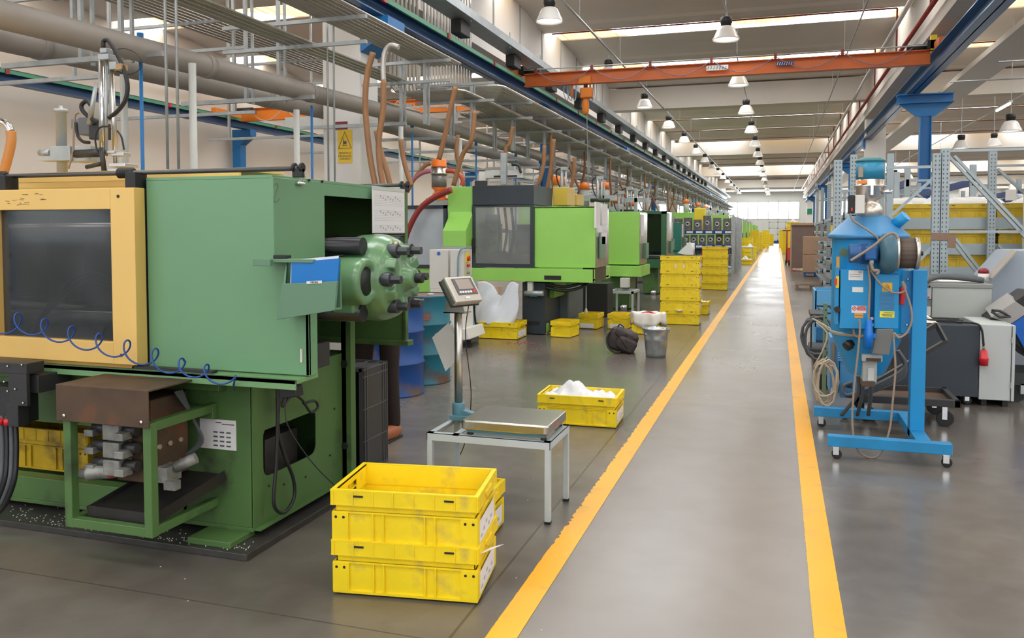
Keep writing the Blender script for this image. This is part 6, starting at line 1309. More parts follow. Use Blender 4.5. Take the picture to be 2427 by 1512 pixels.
fl_ = MB().lathe([(0.0, 0.105), (0.098, 0.105), (0.098, 0.215), (0, 0.215)], c, 'X', 60).build('air_filter', mat('filter_paper', (0.10, 0.075, 0.062), 0.8, var=0.4, vscale=2, stretch=(0.3, 30, 30)), H)
MB().lathe([(0.10, 0.095), (0.115, 0.097), (0.115, 0.112), (0.10, 0.112)], c, 'X', 40).lathe([(0.095, 0.21), (0.105, 0.21), (0.105, 0.232), (0.03, 0.235), (0, 0.235)], c, 'X', 40).build('filter_cap', STEEL, fl_)
MB().cyl(c + V((0.235, 0, 0)), c + V((0.26, 0, 0)), 0.014, n=12).build('wing_nut', BLACK, fl_)
hbox('limit_switch', 2160, 567, 2172, 594, 6.0, 0.04, GREYP, H, bevel=0.004)
q = atY(2064, 625, 5.86)
def hcable(label, pts, r=0.0065, m=CABLE, n=8): return hose('cable', None, None, pts, r, m, n=n, parent=H)
hcable('', [atY(x, y, 5.74) for x, y in ((2016, 618), (2040, 603), (2070, 583), (2095, 562), (2112, 553), (2122, 555), (2128, 566))], 0.0085)
hcable('', [atY(x, y, 5.86) for x, y in ((2014, 506), (2022, 522), (2040, 535), (2060, 548), (2078, 562), (2084, 575))], 0.0065)
hcable('', [atY(x, y, 5.80) for x, y in ((2065, 626), (2070, 640), (2082, 642), (2078, 650))], 0.011)
hcable('', [atY(x, y, 5.84) for x, y in ((2057, 628), (2062, 670), (2060, 720), (2058, 780))], 0.007)
hcable('', [atY(x, y, 5.82) for x, y in ((2064, 640), (2080, 665), (2100, 685), (2120, 694), (2140, 692), (2146, 680), (2138, 668), (2150, 700), (2160, 735), (2160, 765), (2148, 790), (2130, 800), (2118, 790), (2120, 830), (2122, 880), (2115, 960), (2108, 1020), (2090, 1070), (2070, 1085), (2045, 1078), (2028, 1055), (2020, 1000), (2024, 920), (2032, 850), (2038, 780), (2036, 756))], 0.0065, n=6)
hcable('', [atY(x, y, 5.95) for x, y in ((2022, 778), (2026, 795), (2040, 798), (2056, 790))], 0.009)
pl = MB().lathe([(0, 0), (0.028, 0.0), (0.03, 0.10), (0.026, 0.11), (0.023, 0.18), (0.009, 0.205), (0, 0.205)], atY(2058, 826, 5.85), 'Z', 20).build('blue_plug', mat('plug_blue', (0.0, 0.16, 0.62), 0.3), H)
MB().box(*(lambda p: (p.x + 0.025, p.x + 0.045))(atY(2058, 826, 5.85)), 5.84, 5.86, atY(2058, 800, 5.85).z, atY(2058, 790, 5.85).z).build('plug_latch', mat('plug_blue', (0.0, 0.16, 0.62), 0.3), pl)
ch_ = MB(); q = [atY(2078, 780, 5.88), atY(2118, 780, 5.88), atY(2108, 842, 5.88), atY(2066, 838, 5.88)]; ch_.hexa(q + [p + V((0, 0.09, 0)) for p in q]); ch_.build('air_duct', mat('duct_grey_dark', (0.17, 0.175, 0.17), 0.5), H, bevel=0.004)
MB().lathe([(0, 0), (0.032, 0), (0.034, 0.035), (0.026, 0.035), (0.026, 0.055), (0, 0.055)], atY(2005, 822, 5.96), (0.7, 0.5, 0.45), 20).build('drain_cap', BLACK, H)
hbox('outlet_flange', 2043, 842, 2092, 856, 5.98, 0.16, GREYP, H, bevel=0.003); hbox('outlet_flange_cover', 2053, 850, 2088, 856, 5.97, 0.01, RUST, H)
hbox('outlet', 2044, 856, 2079, 905, 6.02, 0.10, mat('outlet_grey', (0.40, 0.42, 0.40), 0.45, var=0.1), H, bevel=0.003); hbox('sight_window', 2056, 873, 2072, 903, 6.01, 0.02, mat('sight_clear', (0.55, 0.58, 0.58), 0.15), H, bevel=0.004); hbox('outlet_foot', 2042, 905, 2073, 915, 6.01, 0.12, RUST, H)
hbox('hopper_label', 1982, 608, 1990, 645, 5.99, 0.004, mat('label_orange', (0.80, 0.36, 0.05), 0.5), H)
MB().cbox(atY(2000, 598, 5.975), (0.05, 0.004, 0.055), (0, 0.5, 0.1)).build('paint_patch', mat('patch_olive', (0.10, 0.16, 0.10), 0.6), H)
hose('red_cable_plug', 'red plug hanging behind the heater box of the blue dryer', 'plug', [atY(2136, 680, 6.02), atY(2138, 700, 6.02), atY(2135, 722, 6.02)], 0.02, RED)
hose('red_cable_plug', 'red plug at the right edge of the blue dryer post', 'plug', [atY(2190, 685, 6.4), atY(2191, 700, 6.4), atY(2189, 716, 6.4)], 0.02, RED)

# ================================================================== things around the dryer
t = thing('welding_unit', 'light blue cabinet on small wheels behind the dryer, with louvres', 'cabinet', (0.62, 7.3, 0))
mb = MB(); pbox(mb, 1990, 800, 2050, 942, 6.95, 0.4); mb.build('body', HOPL, t, bevel=0.006); a = atY(1990, 800, 6.95)
hbox('side_panel', 1966, 800, 1990, 930, 7.0, 0.35, HOPL, t); hbox('control_panel', 1970, 812, 1979, 862, 6.99, 0.02, mat('panel_brown', (0.25, 0.17, 0.11), 0.5), t)
for k in range(8): hbox('louvre', 1986, 813 + 5.6 * k, 2008, 815.4 + 5.6 * k, 6.94, 0.01, mat('louvre_blue', (0.12, 0.36, 0.62), 0.4), t)
for x in (1988, 2046): p = atZ(x, 958); caster(p.x, 7.0, t, 0.04, 0.09)
def coil(name, label, cat, c, r, n, dr, m, rad, tilt=(0, 0, 0), sq=1.0, group=None):
    pts = []; M = Euler(tilt).to_matrix()
    for i in range(n * 14):
        a = 2 * PI * i / 14; k = i / (n * 14); pts.append(V(c) + M @ V(((r + dr * math.sin(i * 0.7)) * math.cos(a), 0.06 * (k - 0.5) + 0.01 * math.sin(i), sq * (r + dr * math.sin(i * 0.7)) * math.sin(a))))
    return tag(MB().tube(pts, rad, 6).build(name, m), label, cat, group)
p = atY(1957, 905, 6.85); coil('cable_coil', 'cream cable coil hanging to the floor left of the light blue cabinet', 'cable', p + V((0.0, 0, 0.0)), 0.075, 5, 0.02, CABLEC, 0.009, sq=2.0)
p = atY(1938, 800, 8.2); coil('cable_coil', 'grey cable coil on the hand cart at the right yellow line', 'cable', p, 0.13, 4, 0.02, HOSEG, 0.013, sq=1.4)
hose('power_cable', 'cream cable trailing in loose loops over the hand cart', 'cable', [atY(x, y, 7.6) for x, y in ((1925, 755), (1945, 765), (1975, 785), (1985, 800), (1950, 770), (1935, 765), (1960, 790), (1950, 830), (1930, 868), (1945, 860), (1966, 842))], 0.007, CABLEC)
p0, p1 = atY(1950, 850, 7.9), atY(1961, 719, 7.9); t = thing('green_post', 'green perforated steel post standing by the blue cabinet', 'post', (p0.x, 7.9, 0))
MB().box(p0.x, p1.x, 7.9, 7.95, 0, p1.z).build('post', mat('post_green', (0.13, 0.20, 0.12), 0.5, var=0.1), t); mb = MB()
for k in range(7): mb.cyl((p0.x + 0.02, 7.898, p1.z - 0.06 - 0.07 * k), (p0.x + 0.02, 7.9, p1.z - 0.06 - 0.07 * k), 0.008, n=8)
mb.build('hole', BLACK, t)
t = thing('hand_cart', 'black hand cart with rubber wheels behind the blue dryer, at the line', 'cart', (0.45, 8.4, 0))
mb = MB(); pbox(mb, 1921, 745, 1960, 753, 8.3, 0.5); pbox(mb, 1920, 830, 1985, 838, 8.2, 0.5); pbox(mb, 1920, 753, 1925, 838, 8.3, 0.04); mb.build('frame', DARK, t); p = atZ(1932, 858)
MB().cyl((p.x, 8.25, 0.07), (p.x, 8.31, 0.07), 0.07, n=20).build('wheel', BLACK, t)
t = thing('blue_bin', 'light blue sheet-metal bin standing beyond the dryer, beside the line', 'bin', (0.75, 10.0, 0)); mb = MB(); pbox(mb, 1931, 689, 1995, 775, 9.6, 0.03); mb.build('front_sheet', mat('bin_blue', (0.10, 0.36, 0.66), 0.4), t); a = atY(1931, 689, 9.6)
MB().box(a.x, a.x + 0.02, 9.6, 10.2, 0.2, a.z).box(a.x, a.x + 0.4, 10.18, 10.2, 0.2, a.z).build('side_sheet', mat('bin_blue', (0.10, 0.36, 0.66), 0.4), t); MB().box(a.x, a.x + 0.4, 9.6, 10.2, 0.0, 0.22).build('foot', DARK, t)
hd_ = MB(); q0 = atY(1936, 725, 8.8); hd_.tube([q0, q0 + V((0.12, 0, 0.0)), q0 + V((0.16, 0, -0.07)), q0 + V((0.05, 0, -0.07))], 0.012, 8, closed=True); tag(hd_.build('cart_handle', DARK), 'black bent handle sticking out left of the dryer control box', 'handle')
# black trolley
t = thing('platform_trolley', 'black platform trolley with slanted handle behind the dryer post', 'trolley', (1.05, 7.1, 0))
mb = MB().box(0.60, 1.33, 6.9, 6.94, 0.16, 0.215).box(0.60, 1.33, 7.42, 7.46, 0.16, 0.215).box(0.60, 0.64, 6.9, 7.46, 0.16, 0.215).box(1.29, 1.33, 6.9, 7.46, 0.16, 0.215); mb.build('frame', DARK, t, bevel=0.003)
MB().box(0.62, 1.31, 6.92, 7.44, 0.165, 0.175).build('deck', RUST, t)
h0 = V((0.75, 7.2, 0.2)); mb = MB(); a, b, c, d = V((0.62, 7.0, 0.22)), V((1.28, 7.25, 0.62)), V((1.22, 7.3, 0.75)), V((1.02, 7.2, 0.63))
mb.bar(a, b, 0.03, 0.03).bar(b, c, 0.03, 0.03).bar(c, d, 0.03, 0.03).bar((0.95, 7.2, 0.42), (1.12, 7.2, 0.2), 0.03, 0.02); mb.build('handle', DARK, t)
for x, y in ((0.68, 6.96), (1.23, 6.96), (0.68, 7.4), (1.23, 7.4)): caster(x, y, t, 0.062, 0.16)
for i in range(4):
    hose('hydraulic_hose', 'dark rubber hose curling over the black trolley behind the dryer', 'hose', [atY(x, y, 6.75 + 0.04 * i) for x, y in ((2128, 830), (2146, 860 + 4 * i), (2135, 880 + 6 * i), (2090, 905 + 5 * i), (2030, 930 + 3 * i), (2003, 935), (2000, 915), (2020, 905 + 4 * i))], 0.013, HOSEG, group='hoses on the black trolley')
for i, (x0, x1) in enumerate(((2034, 1995), (2044, 2032), (2064, 2058))):
    hose('drain_hose', 'grey drain hose running from the dryer outlet to its base frame', 'hose', [atY(x0, 890 + 10 * i, 6.35), atY(x0, 930, 6.4), atY((x0 + x1) / 2, 960, 6.5), atY(x1, 983, 6.6)], 0.014, HOSEG, group='drain hoses under the dryer outlet')
# cabinets right
t = thing('dark_cabinet', 'anthracite machine cabinet on castors with a hanging red plug', 'cabinet', (1.42, 8.1, 0))
MB().box(0.98, 1.645, 7.85, 8.5, 0.075, 0.69).build('body', mat('cabinet_anthracite', (0.035, 0.045, 0.06), 0.5), t, bevel=0.006)
for x, y in ((1.05, 7.95), (1.57, 7.92), (1.05, 8.4), (1.57, 8.4)): caster(x, y, t, 0.035, 0.08)
for k in range(26): MB().box(0.972, 0.98, 7.9, 8.45, 0.12 + 0.02 * k, 0.128 + 0.02 * k).build('vent_fin', RUST, t)
t = thing('white_cabinet', 'white electrical cabinet with hinged door right of the dark cabinet', 'cabinet', (1.78, 8.1, 0))
MB().box(1.65, 1.885, 7.85, 8.55, 0.06, 0.70).build('body', mat('cabinet_white', (0.50, 0.53, 0.53), 0.45, var=0.03), t, bevel=0.004); MB().box(1.89, 1.912, 7.84, 8.55, 0.06, 0.70).build('door', mat('cabinet_white', (0.5, 0.53, 0.53), 0.45), t, bevel=0.003)
for z in (0.55, 0.17): MB().box(1.883, 1.896, 7.835, 7.845, z, z + 0.05).build('hinge', GREYC, t)
for x in (1.7, 1.86): MB().box(x - 0.02, x + 0.02, 7.9, 8.5, 0, 0.06).build('foot', BLACK, t)
p = V((1.66, 7.78, 0.0)); t = thing('power_plug', 'red industrial plug hanging on a black cable before the white cabinet', 'plug', (1.66, 7.8, 0.36))
MB().lathe([(0, 0), (0.034, 0), (0.036, 0.05), (0.038, 0.055), (0.038, 0.065), (0.03, 0.07), (0.024, 0.13), (0, 0.13)], (1.67, 7.8, 0.36), 'Z', 20).build('plug_body', RED, t); MB().cyl((1.67, 7.8, 0.49), (1.668, 7.8, 0.53), 0.012, 0.008).build('gland', CABLE, t)
MB().tube(spline([(1.668, 7.8, 0.52), (1.65, 7.8, 0.66), (1.61, 7.82, 0.71), (1.5, 7.95, 0.705), (1.4, 8.0, 0.705)]), 0.009, 8).build('cable', CABLEB, t)
c_ = V((1.40, 8.05, 0.705)); tag(MB().tube([c_ + V(((0.13 + 0.006 * (i % 5)) * math.cos(i * 0.42), 0.10 * math.sin(i * 0.42), 0.004 * (i // 15))) for i in range(62)], 0.008, 6).build('cable_coil', CABLEB), 'black cable coiled on top of the anthracite cabinet', 'cable')
q = [V(p) for p in ((1.15, 7.9, 0.695), (1.33, 7.88, 0.695), (1.30, 8.2, 0.73), (1.18, 8.15, 0.75))]; tag(MB().hexa(q + [p + V((0, 0, 0.004)) for p in q]).build('open_booklet', mat('booklet', (0.70, 0.66, 0.60), 0.7)), 'cream booklet lying on the anthracite cabinet', 'booklet')
t = thing('chiller', 'pale grey chiller unit standing behind the dark cabinet', 'chiller', (1.6, 9.0, 0))
MB().box(1.40, 1.90, 8.62, 9.5, 0.0, 0.97).build('body', GREYC, t, bevel=0.006); MB().box(1.27, 1.40, 8.64, 9.5, 0.0, 0.96).build('front', mat('chiller_front', (0.22, 0.235, 0.235), 0.5), t)
MB().box(1.27, 1.905, 8.61, 9.52, 0.96, 1.0).build('lid', mat('chiller_lid', (0.27, 0.28, 0.27), 0.5), t, bevel=0.006)
hbox('gauge_panel', 2193, 674, 2208, 708, 8.62, 0.01, GREYP, t); hbox('switch', 2195, 727, 2206, 748, 8.6, 0.02, WHITE, t); hbox('gauge', 2195, 676, 2199, 681, 8.61, 0.01, BLACK, t); hbox('gauge', 2201, 677, 2205, 682, 8.61, 0.01, BLACK, t); hbox('red_key', 2199, 703, 2203, 706, 8.61, 0.01, RED, t)
for i in range(2): hose('insulated_hose', 'thick grey insulated hose lying over the chiller, ' + ['front', 'rear'][i] + ' one', 'hose', [(1.22, 8.35 + 0.1 * i, 0.80 + 0.04 * i), (1.28, 8.5 + 0.1 * i, 0.98 + 0.03 * i), (1.42, 8.68 + 0.1 * i, 1.05), (1.6, 8.72 + 0.1 * i, 1.055), (1.85, 8.72 + 0.1 * i, 1.03)], 0.028, HOSEG)
tag(MB().box(1.52, 1.78, 8.9, 9.2, 1.0, 1.004).build('paper_sheet', PAPER), 'white sheet lying on the chiller lid', 'paper')
t = thing('signal_lamp', 'white signal lamp with dark red cap behind the chiller', 'lamp', (1.88, 9.3, 1.0)); c = atY(2331, 648, 9.2)
MB().lathe([(0, -0.08), (0.05, -0.08), (0.05, 0.0), (0, 0.0)], c, 'Z', 20).build('body', WHITE, t); MB().lathe([(0, 0), (0.05, 0.0), (0.048, 0.03), (0.03, 0.05), (0, 0.055)], c, 'Z', 20).build('cap', mat('lamp_red', (0.25, 0.01, 0.02), 0.3), t)
t = thing('tilted_housing', 'slanting blue-grey sheet housing leaning behind the chiller', 'housing', (2.35, 9.3, 0)); q = [atY(x, y, 9.45) for x, y in ((2330, 655), (2388, 592), (2560, 592), (2560, 905), (2347, 905))]
MB().prism([(p.x, max(0.0, p.z)) for p in q], 'Y', 9.3, 9.9).build('body', LAVG, t, bevel=0.01); a, b = q[0], q[1]; MB().bar((a.x, 9.2, a.z), (b.x, 9.2, b.z), 0.25, 0.012).build('top_strip', mat('strip_tan', (0.40, 0.37, 0.33), 0.5, var=0.1), t)
t = thing('control_console', 'blue and black tilted control console at the right edge of the photo', 'console', (2.2, 8.3, 0)); q = [atY(x, y, 8.3) for x, y in ((2345, 755), (2440, 690), (2560, 700), (2560, 920), (2440, 850))]
MB().prism([(p.x, p.z) for p in q], 'Y', 8.3, 8.7).build('body', BLACK, t, bevel=0.01); q = [atY(x, y, 8.28) for x, y in ((2395, 768), (2440, 738), (2560, 738), (2560, 860), (2440, 850))]; MB().prism([(p.x, p.z) for p in q], 'Y', 8.26, 8.3).build('blue_cover', mat('console_blue', (0.0, 0.10, 0.45), 0.35), t)
q = [atY(x, y, 8.25) for x, y in ((2350, 752), (2395, 768), (2440, 738), (2405, 715))]; MB().hexa([p + V((0, 0, 0)) for p in q] + [p + V((0, 0.25, 0.06)) for p in q]).build('keyboard', mat('keyboard_grey', (0.33, 0.32, 0.31), 0.5), t)
MB().tube([atY(x, y, 8.2) for x, y in ((2350, 735), (2370, 737), (2385, 745), (2395, 750), (2370, 752), (2350, 738))], 0.012, 8).build('handle', DARK, t); MB().box(2.25, 2.75, 8.3, 8.7, 0.0, 0.35).build('foot', DARK, t)
p = atZ(2412, 955); t = thing('machine_trolley', 'black wheeled trolley base at the right edge of the photo', 'trolley', (p.x, p.y, 0)); mb = MB(); pbox(mb, 2395, 888, 2500, 912, p.y, 0.5); mb.build('frame', DARK, t); MB().cyl((p.x, p.y + 0.05, 0.075), (p.x, p.y + 0.11, 0.075), 0.075, n=20).build('wheel', BLACK, t); MB().box(p.x + 0.02, p.x + 0.06, p.y, p.y + 0.15, 0.08, 0.17).build('fork', GALV, t)

# ================================================================== pallet racks
RK = mat('rack_galv', (0.36, 0.42, 0.45), 0.45, metal=0.35, var=0.08); HOLE = mat('rack_hole', (0.10, 0.12, 0.13), 0.6)
def upright(mb, holes, x, y, w, h):
    mb.box(x - w / 2, x + w / 2, y, y + 0.08, 0, h)
    for k in range(int(h / 0.05)):
        for s in (-0.22, 0.22): holes.box(x + s * w - 0.006, x + s * w + 0.006, y - 0.0015, y, 0.03 + 0.05 * k, 0.05 + 0.05 * k)
t = thing('rack_frame', 'galvanised rack frame with braces, left of the double upright', 'rack', (1.3, 10.4, 0))
YR = 10.4; xa = atY(2222, 400, YR).x; xb = atY(2241, 400, YR).x; zt = atY(2230, 352, YR).z
u, h = MB(), MB(); upright(u, h, xa, YR, 0.09, zt - 0.05); u.build('upright', RK, t); h.build('upright_holes', HOLE, t)
u, h = MB(), MB(); upright(u, h, xa - 1.05, YR, 0.09, zt - 0.1); u.build('upright', RK, t); h.build('upright_holes', HOLE, t)
for (p, q) in (((2217, 395), (2100, 398)), ((2217, 418), (2080, 540)), ((2217, 577), (2100, 700))): MB().bar(atY(*p, YR + 0.04), atY(*q, YR + 0.04), 0.045, 0.03).build('brace', RK, t)
t = thing('rack_frame', 'galvanised rack frame with twin diagonal braces, right of the double upright', 'rack', (2.3, 10.4, 0))
u, h = MB(), MB(); upright(u, h, xb, YR, 0.09, zt); u.build('upright', RK, t); h.build('upright_holes', HOLE, t)
u, h = MB(), MB(); upright(u, h, xb + 1.1, YR, 0.09, zt); u.build('upright', RK, t); h.build('upright_holes', HOLE, t)
for (p, q) in (((2248, 358), (2430, 353)), ((2248, 370), (2432, 565)), ((2262, 370), (2446, 565)), ((2248, 549), (2430, 549)), ((2252, 565), (2322, 655)), ((2264, 565), (2334, 655))): MB().bar(atY(*p, YR + 0.04), atY(*q, YR + 0.04), 0.045, 0.03).build('brace', RK, t)
tag(MB().box(xa - 0.05, xb + 0.05, YR - 0.01, YR - 0.003, atY(2230, 570, YR).z, atY(2230, 552, YR).z).box(xb + 0.04, xb + 0.12, YR - 0.012, YR - 0.006, atY(2230, 588, YR).z, atY(2230, 556, YR).z).build('packing_tape', mat('brown_tape', (0.25, 0.15, 0.10), 0.4)), 'brown packing tape wrapped around the double rack upright', 'tape')
t = thing('rack_frame', 'galvanised rack frame right of the taped double upright, seen behind the braces', 'rack', (2.4, 12.2, 0)); xc = atY(2354, 400, 12.3).x
u, h = MB(), MB(); upright(u, h, xc, 12.3, 0.09, atY(2354, 357, 12.3).z); u.build('upright', RK, t); h.build('upright_holes', HOLE, t)
u, h = MB(), MB(); upright(u, h, xc + 1.05, 12.3, 0.09, atY(2354, 357, 12.3).z); u.build('upright', RK, t); h.build('upright_holes', HOLE, t)
for (p, q) in (((2362, 393), (2500, 390)), ((2365, 400), (2440, 470)), ((2365, 580), (2385, 600))): MB().bar(atY(*p, 12.34), atY(*q, 12.34), 0.045, 0.03).build('brace', RK, t)
# shelves with yellow crates behind the frames
YS = 12.45
t = thing('crate_shelving', 'galvanised shelving full of yellow crates behind the rack frames', 'shelf', (2.3, 12.9, 0))
zs = [atY(2250, y, YS).z for y in (516, 577, 632)] + [0.62, 0.2]
for z in zs: MB().box(1.45, 4.35, YS, YS + 0.05, z - 0.15, z).box(1.45, 4.35, YS + 0.8, YS + 0.85, z - 0.15, z).box(1.45, 4.35, YS + 0.05, YS + 0.8, z - 0.06, z - 0.03).build('beam', RK, t)
for x in (1.45, 4.35):
    for y in (YS, YS + 0.8): MB().box(x - 0.04, x + 0.04, y, y + 0.06, 0, 2.1).build('upright', RK, t)
YD = mat('crate_yellow_dusty', (0.62, 0.43, 0.02), 0.55, var=0.1, vscale=6, dirt=(0.46, 0.34, 0.06), dirt_amt=0.15, dscale=8)
shelfc = crate(0.60, 0.40, 0.22, m=YD, hand=True); first = True
for r, z in enumerate(zs[:4]):
    for i in range(4):
        lab = 'dusty yellow crate in the %s row of the galvanised shelving' % ('top', 'second', 'third', 'lowest')[r]; loc = (1.80 + 0.645 * i + 0.02 * (r % 2), YS + 0.24, z - 0.028); grp = 'crates in the %s shelving row' % ('top', 'second', 'third', 'lowest')[r]
        if first: shelfc.location = loc; shelfc['label'] = lab; shelfc['group'] = grp; first = False
        else: dup(shelfc, loc, 0.01 * ((i * 3 + r) % 3 - 1), lab, grp)
for i, x in enumerate((1.75, 2.05, 2.75)): bag_mound('plastic_bag', 'white plastic bag bulging from the top row of shelved crates, ' + ['left', 'middle', 'right'][i] + ' one', 'bag', (x, YS + 0.3, zs[0] + 0.14), 0.5, 0.3, 0.16 if i == 1 else 0.1, 0, 20 + i)
# racks farther back with blue beams
def back_rack(x0, y0, n, bay, w, h, label, group):
    t = thing('pallet_rack', label, 'rack', (x0 + w / 2, y0, 0), group=group)
    for i in range(n):
        y = y0 + bay * i
        for x in (x0, x0 + w): MB().box(x - 0.045, x + 0.045, y, y + 0.09, 0, h).build('upright', RK, t)
        MB().bar((x0, y + 0.04, h - 0.25), (x0 + w, y + 0.04, h - 0.25), 0.04).bar((x0, y + 0.04, h - 0.35), (x0 + w, y + 0.04, h - 1.2), 0.04).build('brace', RK, t)
        if i < n - 1:
            for x in (x0, x0 + w):
                for z in (h - 0.35, h - 1.3): MB().box(x - 0.025, x + 0.025, y, y + bay, z, z + 0.12).build('beam', mat('rack_beam_blue', (0.02, 0.05, 0.22), 0.45), t)
back_rack(2.1, 15.5, 5, 2.8, 1.0, 2.6, 'pallet rack with dark blue beams behind the shelved crates, left run', None)
back_rack(4.9, 14.5, 6, 2.8, 1.0, 2.6, 'pallet rack with dark blue beams behind the shelved crates, middle run', None)
back_rack(7.8, 16.0, 6, 2.8, 1.0, 2.5, 'pallet rack with dark blue beams behind the shelved crates, right run', None)
for i, (px, py, s, Y) in enumerate(((2396, 462, 26, 13.2), (2420, 470, 22, 15.5))):
    mb = MB(); pbox(mb, px - s / 2, py - s / 2, px + s / 2, py + s / 2, Y, 0.01); t = tag(mb.build('hanging_card', PAPER), ['blank white card hanging on the right rack', 'white card with blue letters at the right rack edge'][i], 'card')
    if i: text('Sp', 0.10, mat('ink_blue', (0.1, 0.3, 0.5), 0.6), t, atY(px - 4, py - 2, Y - 0.003), (PI / 2, 0, 0))
for i in range(5):
    x = 1.9 + 1.0 * i; t = thing('sack_pallet', 'pallet of white sacks with blue print behind the shelved crates', 'sacks', (x, 14.6, 0), group='sack pallets behind the shelving')
    MB().grid(blob((x, 14.6, 1.62), (0.95, 0.7, 0.8), (0, 0, 0), i, 0.04, 4), 24, 14, True).build('sacks', mat('sack_white', (0.66, 0.65, 0.62), 0.6, var=0.05), t)
    MB().box(x - 0.5, x + 0.5, 14.25, 14.95, 1.1, 1.23).build('pallet', WOOD, t); MB().box(x - 0.48, x + 0.48, 14.3, 14.9, 0.0, 1.1).build('lower_sacks', mat('sack_white', (0.66, 0.65, 0.62), 0.6), t, bevel=0.05)
    text('d.\ner', 0.13, mat('ink_blue', (0.1, 0.3, 0.5), 0.6), t, (x, 14.235, 1.8), (PI / 2, 0, 0))
# ================================================================== roller shelves along the aisle
rk = mat('shelf_end_blue', (0.40, 0.52, 0.58), 0.45); ROL = mat('roller_grey', (0.30, 0.32, 0.33), 0.5, var=0.2, vscale=30)
for j, (Y, pxu, top) in enumerate(((11.6, 2024, 366), (15.0, 1990, 410), (19.2, 1966, 436), (24.5, 1950, 445), (31, 1938, 455))):
    p = atY(pxu, top, Y); t = thing('roller_shelf', 'galvanised roller shelf bay along the aisle, ' + ['nearest one behind the dryer', 'second one from the dryer', 'third one from the dryer', 'fourth one from the dryer', 'farthest one'][j], 'shelf', (p.x, Y, 0))
    u, h = MB(), MB(); upright(u, h, p.x, Y, 0.08, p.z); u.build('upright', RK, t); h.build('upright_holes', HOLE, t); rw = 0.40 if j == 0 else 0.85; MB().box(p.x + rw, p.x + rw + 0.08, Y, Y + 0.08, 0, p.z).build('upright', RK, t)
    MB().bar((p.x, Y + 0.04, p.z - 0.3), (p.x + rw, Y + 0.04, p.z - 0.3), 0.04).bar((p.x, Y + 0.04, 0.5), (p.x + rw, Y + 0.04, 1.6), 0.03).build('brace', RK, t)
    for k in range(6):
        z = 0.32 + 0.27 * k; dd = (2.9, 3.6, 4.5, 3.2, 0.8)[j]
        s = MB().box(p.x - 0.05, p.x + 0.28, Y + 0.1, Y + dd - 0.2, z, z + 0.02).build('roller_tray', ROL, t)
        e = MB().prism(rrect(Y + 0.0, Y + 0.10, z - 0.03, z + 0.07, 0.035), 'X', p.x - 0.10, p.x + 0.28).build('end_profile', rk, t); MB().prism(rrect(Y - 0.005, Y + 0.105, z - 0.035, z + 0.075, 0.035), 'X', p.x - 0.115, p.x - 0.10).build('end_cap', BLACK, e)
        MB().box(p.x - 0.06, p.x - 0.05, Y + 0.1, Y + dd - 0.2, z, z + 0.05).build('lip', GALV, t)
# ================================================================== pallets, cartons, far crates along the aisle
def pallet(x, y, z, label, m=WOOD, w=0.8, d=1.0, group=None):
    t = thing('wooden_pallet', label, 'pallet', (x, y, z), group=group)
    for k in range(5): MB().box(x - w / 2, x + w / 2, y - d / 2 + k * d / 4.6, y - d / 2 + k * d / 4.6 + 0.1, z + 0.11, z + 0.135).build('board', m, t)
    for q in (-0.45, 0, 0.45): MB().box(x + q * w - 0.04 * (q != 0) * (1 if q > 0 else -1) - 0.04, x + q * w + 0.04, y - d / 2, y + d / 2, z, z + 0.11).build('runner', m, t)
    return t
pallet(0.86, 22.5, 0.0, 'low grey wooden pallet on the floor beside the roller shelves', w=0.85)
pallet(1.2, 28.6, 0.0, 'blue pallet under the pale cartons', mat('pallet_blue', (0.01, 0.09, 0.30), 0.5), w=0.8)
pallet(0.95, 32.5, 0.0, 'wooden pallet under the tall dark cardboard box', w=1.0)
for i, (z0, z1) in enumerate(((0.14, 0.72), (0.73, 1.30))): 
    t = tag(MB().box(0.80, 1.55, 28.2, 29.0, z0, z1).build('carton', CARD, bevel=0.01), ['lower', 'upper'][i] + ' pale carton stacked on the blue pallet by the roller shelves', 'carton')
    tag(MB().box(1.62, 2.2, 28.2, 29.0, z0, z1).build('carton', CARD, bevel=0.01), ['lower', 'upper'][i] + ' right-hand carton on the blue pallet, partly behind the roller shelves', 'carton')
t = thing('tall_carton', 'tall dark brown cardboard box standing beyond the pale cartons', 'carton', (0.95, 32.5, 0.14)); MB().box(0.50, 1.75, 32.1, 33.1, 0.14, 1.68).build('box', CARDD, t, bevel=0.01); MB().box(0.46, 1.78, 32.05, 33.15, 1.68, 1.78).build('lid', CARD, t, bevel=0.01); MB().box(0.46, 0.5, 32.1, 33.1, 0.14, 1.7).build('corner_board', CARD, t)
t = thing('hand_truck', 'red hand truck standing beside the right yellow line, far along the aisle', 'hand truck', (0.42, 37.4, 0))
MB().tube([(0.38, 37.4, 0.1), (0.38, 37.4, 1.5)], 0.035, 8).tube([(0.2, 37.4, 1.5), (0.55, 37.4, 1.5)], 0.03, 8).build('handle', REDP, t); MB().box(0.40, 0.95, 37.3, 37.35, 0.1, 0.75).build('back_plate', mat('truck_red', (0.55, 0.06, 0.04), 0.4), t); MB().cyl((0.44, 37.3, 0.12), (0.52, 37.3, 0.12), 0.12, n=18).build('wheel', BLACK, t); MB().cyl((0.32, 37.4, 0.12), (0.38, 37.4, 0.12), 0.12, n=18).build('wheel', BLACK, t)
fars = crate_body(0.62, 0.42, 0.225, ribs=False).build('plastic_crate', YELLOW); tag(fars, 'x', 'crate'); farc = [0]
def far_stack(x, y, n, label, rz=0, group=None):
    for i in range(n):
        l = label if n > 1 else label; g = group or label
        if farc[0] == 0: fars.location = (x, y, 0.004); fars['label'] = l; fars['group'] = g; farc[0] = 1
        else: dup(fars, (x + 0.01 * (i % 2), y, 0.004 + 0.215 * i), rz, l, g)
far_stack(0.85, 40, 4, 'yellow crate of the low stack beside the red hand truck')
